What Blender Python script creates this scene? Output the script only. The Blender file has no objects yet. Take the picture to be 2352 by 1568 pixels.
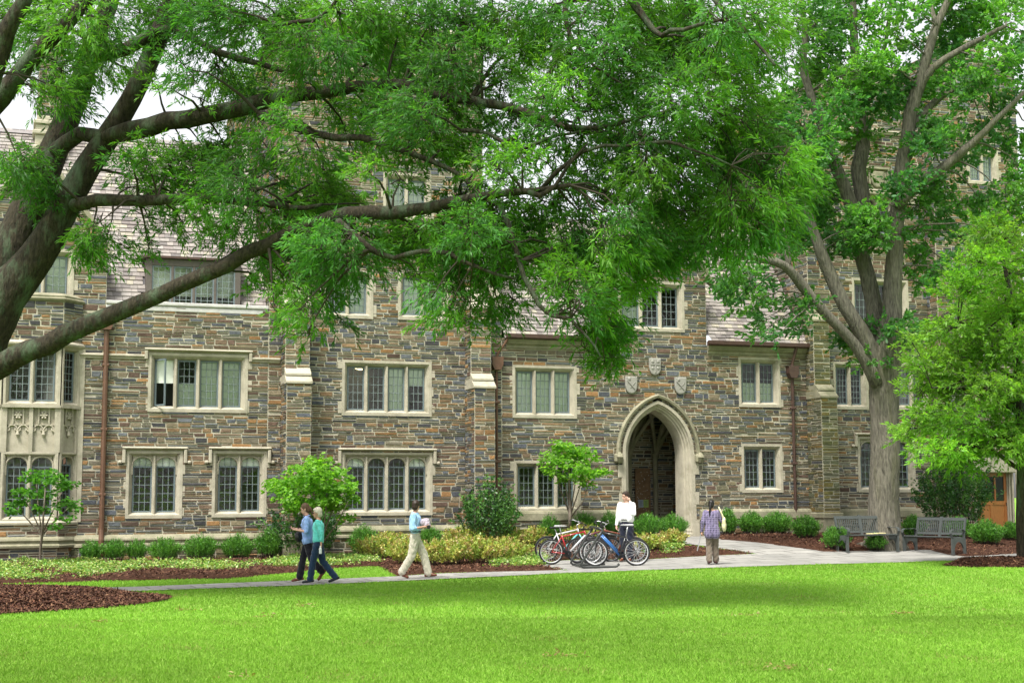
import bpy, bmesh, math, random
import numpy as np
from mathutils import Vector, Matrix
random.seed(7)
rng = np.random.default_rng(7)
R = math.radians
SC = bpy.context.scene
COL = SC.collection

# ------------------------------------------------------------------ camera
CAM = np.array([0.0, 0.0, 1.85])
F = 3267.0                      # focal length in pixels of the 2352 px wide measuring grid (50 mm)
PITCH = math.atan(356.0 / F)
ROLL = 0.004
f_ = np.array([0, math.cos(PITCH), math.sin(PITCH)])
r0 = np.array([1.0, 0, 0]); u0_ = np.array([0, -math.sin(PITCH), math.cos(PITCH)])
r_ = r0 * math.cos(ROLL) - u0_ * math.sin(ROLL)
u_ = u0_ * math.cos(ROLL) + r0 * math.sin(ROLL)
cd = bpy.data.cameras.new('camera'); cam = bpy.data.objects.new('camera', cd); COL.objects.link(cam)
cd.sensor_width = 36.0; cd.lens = 36.0 * F / 2352.0
cd.clip_start = 0.1; cd.clip_end = 2000
cam.matrix_world = Matrix(((r_[0], u_[0], -f_[0], CAM[0]), (r_[1], u_[1], -f_[1], CAM[1]), (r_[2], u_[2], -f_[2], CAM[2]), (0, 0, 0, 1)))
SC.camera = cam

# ------------------------------------------------------------------ light
SUN_EL, SUN_AZ = 62.0, 205.0     # azimuth measured clockwise from +Y : high, behind the camera, slightly left
w = bpy.data.worlds.new('World'); SC.world = w; w.use_nodes = True
nt = w.node_tree; nt.nodes.clear()
sky = nt.nodes.new('ShaderNodeTexSky'); sky.sky_type = 'NISHITA'; sky.sun_disc = False
sky.sun_elevation = R(SUN_EL); sky.sun_rotation = R(SUN_AZ); sky.air_density = 1.0; sky.dust_density = 3.0; sky.ozone_density = 1.0
hs = nt.nodes.new('ShaderNodeHueSaturation'); hs.inputs['Saturation'].default_value = 0.12
bg = nt.nodes.new('ShaderNodeBackground'); bg.inputs['Strength'].default_value = 0.115
wo = nt.nodes.new('ShaderNodeOutputWorld')
nt.links.new(sky.outputs[0], hs.inputs['Color']); nt.links.new(hs.outputs[0], bg.inputs['Color']); nt.links.new(bg.outputs[0], wo.inputs['Surface'])
sd = bpy.data.lights.new('sun', 'SUN'); sd.energy = 2.5; sd.angle = R(13); sd.color = (1.0, 0.96, 0.88)
sun = bpy.data.objects.new('sun', sd); COL.objects.link(sun)
az = R(SUN_AZ); el = R(SUN_EL)
sdir = Vector((math.sin(az) * math.cos(el), math.cos(az) * math.cos(el), math.sin(el)))
sun.rotation_euler = sdir.to_track_quat('Z', 'Y').to_euler()
SC.view_settings.view_transform = 'Standard'; SC.view_settings.look = 'None'
SC.view_settings.exposure = 1.38; SC.view_settings.gamma = 1.0
SC.cycles.max_bounces = 6; SC.cycles.diffuse_bounces = 3; SC.cycles.glossy_bounces = 3; SC.cycles.transmission_bounces = 4; SC.cycles.transparent_max_bounces = 8

# ------------------------------------------------------------------ geometry of the place
def ray(px, py):
    return f_ + r_ * ((px - 1176) / F) + u_ * ((784 - py) / F)
def atY(px, py, Y):
    d = ray(px, py); return CAM + d * (Y / d[1])
A = R(18.6)
E = np.array([math.cos(A), math.sin(A), 0.0]); N = np.array([math.sin(A), -math.cos(A), 0.0])
OB = np.array([(1510 - 1176) / F * 47.6, 47.6, 0.0])     # middle of the archway on the front wall
def fac(px, py, off=0.0):
    """pixel -> (along the front wall, height) on the plane 'off' metres in front of the wall"""
    d = ray(px, py); t = (np.dot(N, OB - CAM) + off) / np.dot(N, d); p = CAM + d * t - OB
    return float(np.dot(E, p)), float(p[2])
def fu(px, off=0.0, py=1000): return fac(px, py, off)[0]
def fz(py, px, off=0.0): return fac(px, py, off)[1]
def sm(x, a, b):
    t = np.clip((np.asarray(x, float) - a) / (b - a), 0, 1); return t * t * (3 - 2 * t)
def gz(x, y):
    x = np.asarray(x, float); y = np.asarray(y, float)
    u = (x - OB[0]) * E[0] + (y - OB[1]) * E[1]; o = (x - OB[0]) * N[0] + (y - OB[1]) * N[1]
    return 0.14 * sm(x, -4, 8) * sm(y, 25, 34) + 0.36 * sm(u, -8, -1) * sm(-o, -10, -3.5)
def gnd(px, py):
    """pixel -> point on the ground"""
    d = ray(px, py); t = (0.0 - CAM[2]) / d[2] if d[2] < 0 else 40.0
    for k in range(30):
        p = CAM + d * t; h = float(gz(p[0], p[1])); t += (h - p[2]) / d[2] * 0.7
    return CAM + d * t
def pxm(Y): return F / Y

# ------------------------------------------------------------------ objects
def link(name, me, parent=None):
    o = bpy.data.objects.new(name, me); COL.objects.link(o)
    if parent is not None: o.parent = parent
    return o
def tag(o, label=None, cat=None, group=None, kind=None):
    if label: o['label'] = label
    if cat: o['category'] = cat
    if group: o['group'] = group
    if kind: o['kind'] = kind
    return o
def thing(name, label, cat, loc=(0, 0, 0), rz=0.0, group=None):
    o = link(name, None); o.location = loc; o.rotation_euler = (0, 0, rz); o.empty_display_size = 0.2
    return tag(o, label, cat, group)
def copy_tree(o, parent=None):
    c = o.copy(); COL.objects.link(c)
    if parent is not None: c.parent = parent
    for ch in [x for x in o.children]: copy_tree(ch, c)
    return c

class MB:
    """collects faces, builds one mesh object"""
    def __init__(s): s.v = []; s.f = []; s.c = []; s.mi = []; s.cur = None; s.m = 0; s.smooth = []; s.sm = False
    def add(s, vs, fs, col=None):
        b = len(s.v); s.v.extend([tuple(map(float, p)) for p in vs])
        for q in fs:
            s.f.append([b + i for i in q]); s.c.append(col if col is not None else (s.cur or (1, 1, 1))); s.mi.append(s.m); s.smooth.append(s.sm)
    def quad(s, a, b, c, d, col=None): s.add([a, b, c, d], [(0, 1, 2, 3)], col)
    def box(s, c, d, M=None, col=None, bev=0.0):
        x, y, z = d[0] / 2, d[1] / 2, d[2] / 2
        if bev <= 0:
            vs = [(-x, -y, -z), (x, -y, -z), (x, y, -z), (-x, y, -z), (-x, -y, z), (x, -y, z), (x, y, z), (-x, y, z)]
            fs = [(0, 3, 2, 1), (4, 5, 6, 7), (0, 1, 5, 4), (1, 2, 6, 5), (2, 3, 7, 6), (3, 0, 4, 7)]
        else:
            b = bev; vs = []
            for sx, sy, sz in [(-1, -1, -1), (1, -1, -1), (1, 1, -1), (-1, 1, -1), (-1, -1, 1), (1, -1, 1), (1, 1, 1), (-1, 1, 1)]:
                vs += [(sx * (x - b), sy * (y - b), sz * z), (sx * (x - b), sy * y, sz * (z - b)), (sx * x, sy * (y - b), sz * (z - b))]
            Z = lambda i: 3 * i; Yy = lambda i: 3 * i + 1; X = lambda i: 3 * i + 2
            fs = [tuple(Z(i) for i in (0, 3, 2, 1)), tuple(Z(i) for i in (4, 5, 6, 7)), tuple(Yy(i) for i in (0, 1, 5, 4)), tuple(X(i) for i in (1, 2, 6, 5)),
                  tuple(Yy(i) for i in (2, 3, 7, 6)), tuple(X(i) for i in (3, 0, 4, 7))]
            for i, j in ((0, 1), (4, 5), (2, 3), (6, 7)): fs.append((Z(i), Z(j), Yy(j), Yy(i)))
            for i, j in ((1, 2), (5, 6), (3, 0), (7, 4)): fs.append((Z(i), Z(j), X(j), X(i)))
            for i, j in ((0, 4), (1, 5), (2, 6), (3, 7)): fs.append((Yy(i), Yy(j), X(j), X(i)))
            for i in range(8): fs.append((Z(i), Yy(i), X(i)))
        vs = [Vector(v) for v in vs]
        if M is not None: vs = [M @ v for v in vs]
        s.add([(v[0] + c[0], v[1] + c[1], v[2] + c[2]) for v in vs], fs, col)
    def box2(s, a, b, col=None, bev=0.0):
        s.box([(a[i] + b[i]) / 2 for i in range(3)], [abs(b[i] - a[i]) for i in range(3)], None, col, bev)
    def bar(s, p, q, w, d, up=(0, 0, 1), col=None, bev=0.0):
        p = Vector(p); q = Vector(q); z = (q - p); L = z.length; z.normalize(); x = Vector(up).cross(z)
        if x.length < 1e-4: x = Vector((1, 0, 0)).cross(z)
        x.normalize(); y = z.cross(x); M = Matrix((x, y, z)).transposed()
        s.box((p + q) / 2, (w, d, L), M, col, bev)
    def tube(s, pts, rad, n=8, cap=True, col=None, closed=False, rough=0.0, flat=None):
        pts = [Vector(p) for p in pts]; k = len(pts)
        if not hasattr(rad, '__len__'): rad = [rad] * k
        rings = []; prev = None
        for i in range(k):
            if closed: t = pts[(i + 1) % k] - pts[i - 1]
            else: t = pts[min(i + 1, k - 1)] - pts[max(i - 1, 0)]
            if t.length < 1e-9: t = Vector((0, 0, 1))
            t.normalize()
            if prev is None:
                a = Vector((0, 0, 1)) if abs(t.z) < 0.9 else Vector((1, 0, 0)); x = a.cross(t).normalized()
            else:
                x = prev - t * prev.dot(t)
                if x.length < 1e-6: x = Vector((1, 0, 0)).cross(t)
                x.normalize()
            prev = x; y = t.cross(x); ring = []
            for j in range(n):
                an = 2 * math.pi * j / n; rr = rad[i] * (1 + (random.uniform(-rough, rough) if rough else 0))
                fy = flat if flat else 1.0
                ring.append(pts[i] + x * (rr * math.cos(an)) + y * (rr * fy * math.sin(an)))
            rings.append(ring)
        vs = [v for r in rings for v in r]; fs = []
        m = k if closed else k - 1
        for i in range(m):
            i2 = (i + 1) % k
            for j in range(n): fs.append((i * n + j, i * n + (j + 1) % n, i2 * n + (j + 1) % n, i2 * n + j))
        if cap and not closed:
            fs.append(tuple(range(n - 1, -1, -1))); fs.append(tuple((k - 1) * n + j for j in range(n)))
        s.add(vs, fs, col)
    def prism(s, poly, y0, y1, axis='y', col=None, M=None):
        n = len(poly)
        if axis == 'y': vs = [(p[0], y0, p[1]) for p in poly] + [(p[0], y1, p[1]) for p in poly]
        elif axis == 'z': vs = [(p[0], p[1], y0) for p in poly] + [(p[0], p[1], y1) for p in poly]
        else: vs = [(y0, p[0], p[1]) for p in poly] + [(y1, p[0], p[1]) for p in poly]
        fs = [tuple(range(n)), tuple(range(2 * n - 1, n - 1, -1))] + [((i + 1) % n, i, n + i, n + (i + 1) % n) for i in range(n)]
        if M is not None: vs = [tuple(M @ Vector(v)) for v in vs]
        s.add(vs, fs, col)
    def lathe(s, prof, c, n=12, col=None, ax='z'):
        vs = []; fs = []
        for (r, h) in prof:
            for j in range(n):
                a = 2 * math.pi * j / n
                if ax == 'z': vs.append((c[0] + r * math.cos(a), c[1] + r * math.sin(a), c[2] + h))
                else: vs.append((c[0] + r * math.cos(a), c[1] + h, c[2] + r * math.sin(a)))
        for i in range(len(prof) - 1):
            for j in range(n): fs.append((i * n + j, i * n + (j + 1) % n, (i + 1) * n + (j + 1) % n, (i + 1) * n + j))
        s.add(vs, fs, col)
    def sweep(s, path, prof, closed=False, col=None):
        """path: list of (point, xaxis, yaxis); prof: list of (a,b)"""
        n = len(prof); vs = []; fs = []
        for p, x, y in path:
            for a, b in prof: vs.append(Vector(p) + Vector(x) * a + Vector(y) * b)
        m = len(path)
        for i in range(m - 1 if not closed else m):
            i2 = (i + 1) % m
            for j in range(n - 1): fs.append((i * n + j, i * n + j + 1, i2 * n + j + 1, i2 * n + j))
        s.add(vs, fs, col)
    def rings(s, rs, col=None, closed=True):
        """successive rings of equal point count joined by quads"""
        n = len(rs[0]); vs = [p for r in rs for p in r]; fs = []
        for i in range(len(rs) - 1):
            for j in range(n if closed else n - 1): fs.append((i * n + j, i * n + (j + 1) % n, (i + 1) * n + (j + 1) % n, (i + 1) * n + j))
        s.add(vs, fs, col)
    def build(s, name, mats, parent=None, color=False, fix=True):
        me = bpy.data.meshes.new(name); me.from_pydata(s.v, [], s.f)
        if not isinstance(mats, (list, tuple)): mats = [mats]
        for m in mats: me.materials.append(m)
        if len(mats) > 1: me.polygons.foreach_set('material_index', np.array(s.mi, dtype=np.int32))
        if any(s.smooth): me.polygons.foreach_set('use_smooth', np.array(s.smooth, dtype=bool))
        if color:
            at = me.attributes.new('Col', 'FLOAT_COLOR', 'FACE'); c = np.ones((len(s.f), 4), np.float32); c[:, :3] = np.array(s.c, np.float32); at.data.foreach_set('color', c.ravel())
        if fix and len(s.f) < 60000:
            bm = bmesh.new(); bm.from_mesh(me); bmesh.ops.recalc_face_normals(bm, faces=bm.faces); bm.to_mesh(me); bm.free()
        me.update()
        return link(name, me, parent)

def np_mesh(name, verts, faces, mat, parent=None, cols=None, smooth=False):
    """verts (n,3), faces (m,k) equal size polygons, cols (m,3) per face"""
    me = bpy.data.meshes.new(name); n = len(verts); m, k = faces.shape
    me.vertices.add(n); me.vertices.foreach_set('co', np.ascontiguousarray(verts, np.float32).ravel())
    me.loops.add(m * k); me.loops.foreach_set('vertex_index', np.ascontiguousarray(faces, np.int32).ravel())
    me.polygons.add(m); me.polygons.foreach_set('loop_start', np.arange(0, m * k, k, dtype=np.int32))
    try: me.polygons.foreach_set('loop_total', np.full(m, k, np.int32))
    except Exception: pass
    if smooth: me.polygons.foreach_set('use_smooth', np.ones(m, bool))
    me.materials.append(mat)
    if cols is not None:
        at = me.attributes.new('Col', 'FLOAT_COLOR', 'FACE'); c = np.ones((m, 4), np.float32); c[:, :3] = cols; at.data.foreach_set('color', c.ravel())
    me.update(calc_edges=True)
    return link(name, me, parent)

# ------------------------------------------------------------------ materials
MATS = {}
def mat(name, col=(0.5, 0.5, 0.5), rough=0.8, attr=False, noise=0.0, nscale=8.0, bump=0.0, bscale=40.0, spec=0.3, metal=0.0, trans=0.0, stain=None, stretch=None, tint=None, coat=0.0, sheen=0.0, bdist=0.02):
    if name in MATS: return MATS[name]
    m = bpy.data.materials.new(name); m.use_nodes = True; t = m.node_tree; t.nodes.clear(); L = t.links.new
    out = t.nodes.new('ShaderNodeOutputMaterial'); p = t.nodes.new('ShaderNodeBsdfPrincipled')
    p.inputs['Roughness'].default_value = rough; p.inputs['Metallic'].default_value = metal; p.inputs['Specular IOR Level'].default_value = spec
    if coat: p.inputs['Coat Weight'].default_value = coat
    if sheen: p.inputs['Sheen Weight'].default_value = sheen
    tc = t.nodes.new('ShaderNodeTexCoord'); vec = tc.outputs['Object']
    if stretch:
        mp = t.nodes.new('ShaderNodeMapping'); mp.inputs['Scale'].default_value = stretch; L(vec, mp.inputs['Vector']); vec = mp.outputs[0]
    if attr:
        a = t.nodes.new('ShaderNodeAttribute'); a.attribute_name = 'Col'; c = a.outputs['Color']
    else:
        a = t.nodes.new('ShaderNodeRGB'); a.outputs[0].default_value = (*col, 1); c = a.outputs[0]
    if noise:
        n = t.nodes.new('ShaderNodeTexNoise'); n.inputs['Scale'].default_value = nscale; n.inputs['Detail'].default_value = 6; n.inputs['Roughness'].default_value = 0.65; L(vec, n.inputs['Vector'])
        mr = t.nodes.new('ShaderNodeMapRange'); mr.inputs[1].default_value = 0.3; mr.inputs[2].default_value = 0.7; mr.inputs[3].default_value = 1 - noise; mr.inputs[4].default_value = 1 + noise; L(n.outputs['Fac'], mr.inputs[0])
        mx = t.nodes.new('ShaderNodeMix'); mx.data_type = 'RGBA'; mx.blend_type = 'MULTIPLY'; mx.inputs[0].default_value = 1; L(c, mx.inputs[6]); L(mr.outputs[0], mx.inputs[7]); c = mx.outputs[2]
    if stain:   # (colour, scale, lo, hi, amount)
        n = t.nodes.new('ShaderNodeTexNoise'); n.inputs['Scale'].default_value = stain[1]; n.inputs['Detail'].default_value = 5; n.inputs['Roughness'].default_value = 0.7; L(vec, n.inputs['Vector'])
        mr = t.nodes.new('ShaderNodeMapRange'); mr.inputs[1].default_value = stain[2]; mr.inputs[2].default_value = stain[3]; mr.inputs[4].default_value = stain[4]; L(n.outputs['Fac'], mr.inputs[0])
        mx = t.nodes.new('ShaderNodeMix'); mx.data_type = 'RGBA'; L(mr.outputs[0], mx.inputs[0]); L(c, mx.inputs[6]); mx.inputs[7].default_value = (*stain[0], 1); c = mx.outputs[2]
    L(c, p.inputs['Base Color'])
    if bump:
        n = t.nodes.new('ShaderNodeTexNoise'); n.inputs['Scale'].default_value = bscale; n.inputs['Detail'].default_value = 5; n.inputs['Roughness'].default_value = 0.6; L(vec, n.inputs['Vector'])
        b = t.nodes.new('ShaderNodeBump'); b.inputs['Strength'].default_value = bump; b.inputs['Distance'].default_value = bdist; L(n.outputs['Fac'], b.inputs['Height']); L(b.outputs[0], p.inputs['Normal'])
    if trans:
        tr = t.nodes.new('ShaderNodeBsdfTranslucent'); tm = t.nodes.new('ShaderNodeMix'); tm.data_type = 'RGBA'; tm.blend_type = 'MULTIPLY'; tm.inputs[0].default_value = 1
        L(c, tm.inputs[6]); tm.inputs[7].default_value = (*(tint or (1.25, 1.3, 0.5)), 1); L(tm.outputs[2], tr.inputs['Color'])
        ms = t.nodes.new('ShaderNodeMixShader'); ms.inputs[0].default_value = trans; L(p.outputs[0], ms.inputs[1]); L(tr.outputs[0], ms.inputs[2]); L(ms.outputs[0], out.inputs['Surface'])
    else: L(p.outputs[0], out.inputs['Surface'])
    MATS[name] = m; return m
def glass_mat():
    m = bpy.data.materials.new('window_glass'); m.use_nodes = True; t = m.node_tree; t.nodes.clear(); L = t.links.new
    out = t.nodes.new('ShaderNodeOutputMaterial'); tr = t.nodes.new('ShaderNodeBsdfTransparent'); tr.inputs[0].default_value = (0.95, 0.97, 0.95, 1)
    gl = t.nodes.new('ShaderNodeBsdfGlossy'); gl.inputs['Roughness'].default_value = 0.03
    tc = t.nodes.new('ShaderNodeTexCoord'); n = t.nodes.new('ShaderNodeTexNoise'); n.inputs['Scale'].default_value = 5.0; n.inputs['Detail'].default_value = 2; L(tc.outputs['Object'], n.inputs['Vector'])
    b = t.nodes.new('ShaderNodeBump'); b.inputs['Strength'].default_value = 0.25; b.inputs['Distance'].default_value = 0.03; L(n.outputs['Fac'], b.inputs['Height']); L(b.outputs[0], gl.inputs['Normal'])
    fr = t.nodes.new('ShaderNodeFresnel'); fr.inputs['IOR'].default_value = 1.65; ms = t.nodes.new('ShaderNodeMixShader')
    L(fr.outputs[0], ms.inputs[0]); L(tr.outputs[0], ms.inputs[1]); L(gl.outputs[0], ms.inputs[2]); L(ms.outputs[0], out.inputs['Surface']); return m
M_STONE = mat('coursed_stone', attr=True, rough=0.85, noise=0.35, nscale=9, bump=0.7, bscale=22, spec=0.25, stretch=(1, 1, 2.2), stain=((.085, .085, .065), .45, .5, .76, .3))
M_MORTAR = mat('mortar', (0.405, 0.375, 0.295), 0.95, noise=0.2, nscale=3, bump=0.3, bscale=60, stain=((0.2, 0.2, 0.13), 0.7, 0.5, 0.75, 0.5))
M_LIME = mat('limestone', (0.40, 0.365, 0.285), 0.85, noise=0.13, nscale=4, bump=0.25, bscale=35, stain=((0.17, 0.16, 0.105), 1.9, 0.48, 0.76, 0.7))
M_LIMED = mat('weathered_limestone', (0.27, 0.25, 0.175), 0.9, noise=0.2, nscale=5, bump=0.3, bscale=35, stain=((0.13, 0.135, 0.075), 1.8, 0.42, 0.7, 0.8))
M_SLATE = mat('roof_slate', attr=True, rough=0.6, noise=0.2, nscale=14, bump=0.2, bscale=30, spec=0.5)
M_COPPER = mat('aged_copper', (0.062, 0.032, 0.024), 0.5, noise=0.25, nscale=6, spec=0.5)
M_COPPERL = mat('copper_brown_bright', (0.115, 0.056, 0.032), 0.5, noise=0.25, nscale=5, spec=0.5)
M_METAL = mat('painted_steel_frame', (0.13, 0.165, 0.18), 0.5, spec=0.5)
M_CAME = mat('lead_came', (0.17, 0.21, 0.21), 0.5, spec=0.5)
M_GLASS = glass_mat()
M_BLIND = mat('window_blind', (0.80, 0.84, 0.76), 0.8, noise=0.08, nscale=3)
M_ROOM = mat('dark_room', (0.20, 0.20, 0.18), 0.9)
M_DORM = mat('dormer_cladding', (0.10, 0.085, 0.075), 0.7, noise=0.15)
M_LEAD = mat('lead_flashing', (0.46, 0.45, 0.43), 0.5, noise=0.15, nscale=5, spec=0.5)
M_WOOD = mat('varnished_oak', (0.30, 0.105, 0.025), 0.4, noise=0.25, nscale=6, stretch=(6, 6, 1), spec=0.5, coat=0.3)
# ================================================================== THE BUILDING
hall = thing('college_hall', 'long gothic stone college hall with slate roofs, leaded windows and pointed archway', 'building', tuple(OB), A)
STONES = [((.07, .082, .105), 9), ((.115, .13, .15), 6), ((.042, .046, .056), 8), ((.15, .10, .066), 9), ((.215, .135, .07), 8), ((.275, .145, .055), 6), ((.145, .13, .095), 7), ((.10, .06, .045), 7), ((.215, .175, .115), 6)]
_sc = [c for c, k in STONES for _ in range(k)]
def stone_col(moss=0.0):
    c = (np.array(random.choice(_sc)) * .84 + np.array((.135, .112, .085)) * .16) * random.uniform(0.72, 1.22)
    if moss and random.random() < moss * 1.3:
        c = c * (1 - moss * 0.7) + np.array((.11, .115, .025)) * moss * 0.7 * random.uniform(.6, 1.3)
    return tuple(c)
class Wall:
    def __init__(s, org, sd, od): s.o = Vector(org); s.s = Vector(sd); s.n = Vector(od); s.st = MB(); s.mo = MB(); s.moss = lambda a, z: 0.0
    def P(s, a, z, h): return s.o + s.s * a + Vector((0, 0, z)) + s.n * h
    def stone(s, a0, a1, z0, z1):
        g = random.uniform(.010, .016); a0 += g; a1 -= g; z0 += g; z1 -= g
        if a1 - a0 < .03 or z1 - z0 < .015: return
        h = random.uniform(.010, .032); b = min(.012, (z1 - z0) * .25)
        k0 = random.uniform(-.025, .025) if random.random() < .4 else 0; k1 = random.uniform(-.025, .025) if random.random() < .4 else 0
        j = lambda: random.uniform(-.006, .006)
        q = [(a0 + k0, z0 + j()), (a1 - k1, z0 + j()), (a1 + k1, z1 + j()), (a0 - k0, z1 + j())]
        vs = [s.P(a, z, -.01) for a, z in q]
        ca = (a0 + a1) / 2; cz = (z0 + z1) / 2
        for a, z in q:
            vs.append(s.P(a + (b if a < ca else -b), z + (b if z < cz else -b), h + random.uniform(-.006, .006)))
        s.st.add(vs, [(4, 5, 6, 7), (0, 1, 5, 4), (1, 2, 6, 5), (2, 3, 7, 6), (3, 0, 4, 7)], stone_col(s.moss(ca, cz)))
    def fill(s, a0, a1, z0, z1):
        if a1 - a0 < .02 or z1 - z0 < .012: return
        s.mo.quad(s.P(a0, z0, 0), s.P(a1, z0, 0), s.P(a1, z1, 0), s.P(a0, z1, 0))
        a = a0; H = z1 - z0
        while a < a1 - .02:
            L = random.uniform(.26, .90)
            if a + L > a1 - .16: L = a1 - a
            b = a + L
            if H > .10 and random.random() < .60:
                m = z0 + H * random.uniform(.32, .68)
                for (zz0, zz1) in ((z0, m), (m, z1)):
                    if L > .42 and random.random() < .5:
                        c = a + L * random.uniform(.3, .7); s.stone(a, c, zz0, zz1); s.stone(c, b, zz0, zz1)
                    else: s.stone(a, b, zz0, zz1)
            elif L > .55 and H < .12 or L < .5: s.stone(a, b, z0, z1)
            else:
                c = a + L * random.uniform(.35, .65); s.stone(a, c, z0, z1); s.stone(c, b, z0, z1)
            a = b
    def run(s, a0, a1, z0, z1, openings=(), clip=None, hole=None):
        z = z0
        while z < z1 - .01:
            H = random.uniform(.10, .185)
            if z + H > z1 - .08: H = z1 - z
            zt = z + H; lo, hi = a0, a1
            if clip:
                c = clip(z + H / 2)
                if c is None: z = zt; continue
                lo, hi = max(a0, c[0]), min(a1, c[1])
            iv = [o for o in openings if o[2] < zt and o[3] > z and o[0] < hi and o[1] > lo]
            if hole and hole(z, zt): hw = hole(z, zt); iv.append((-hw, hw, z - 1, zt + 1))
            iv.sort()
            a = lo
            for o in iv:
                if o[0] > a: s.fill(a, o[0], z, zt)
                b0 = max(a, o[0]); b1 = min(o[1], hi)
                if b1 > b0:
                    if o[2] > z: s.fill(b0, b1, z, o[2])
                    if o[3] < zt: s.fill(b0, b1, o[3], zt)
                a = max(a, o[1])
            if hi > a: s.fill(a, hi, z, zt)
            z = zt
    def build(s, name='stone_wall'):
        n = len(s.st.f); s.st.v += []
        mb = s.st; mb.mi = [0] * n; mb.m = 1; b = len(mb.v)
        mb.v += s.mo.v; mb.f += [[i + b for i in q] for q in s.mo.f]; mb.c += s.mo.c; mb.mi += [1] * len(s.mo.f); mb.smooth += [False] * len(s.mo.f)
        return mb.build(name, [M_STONE, M_MORTAR], hall, color=True, fix=False)

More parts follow.
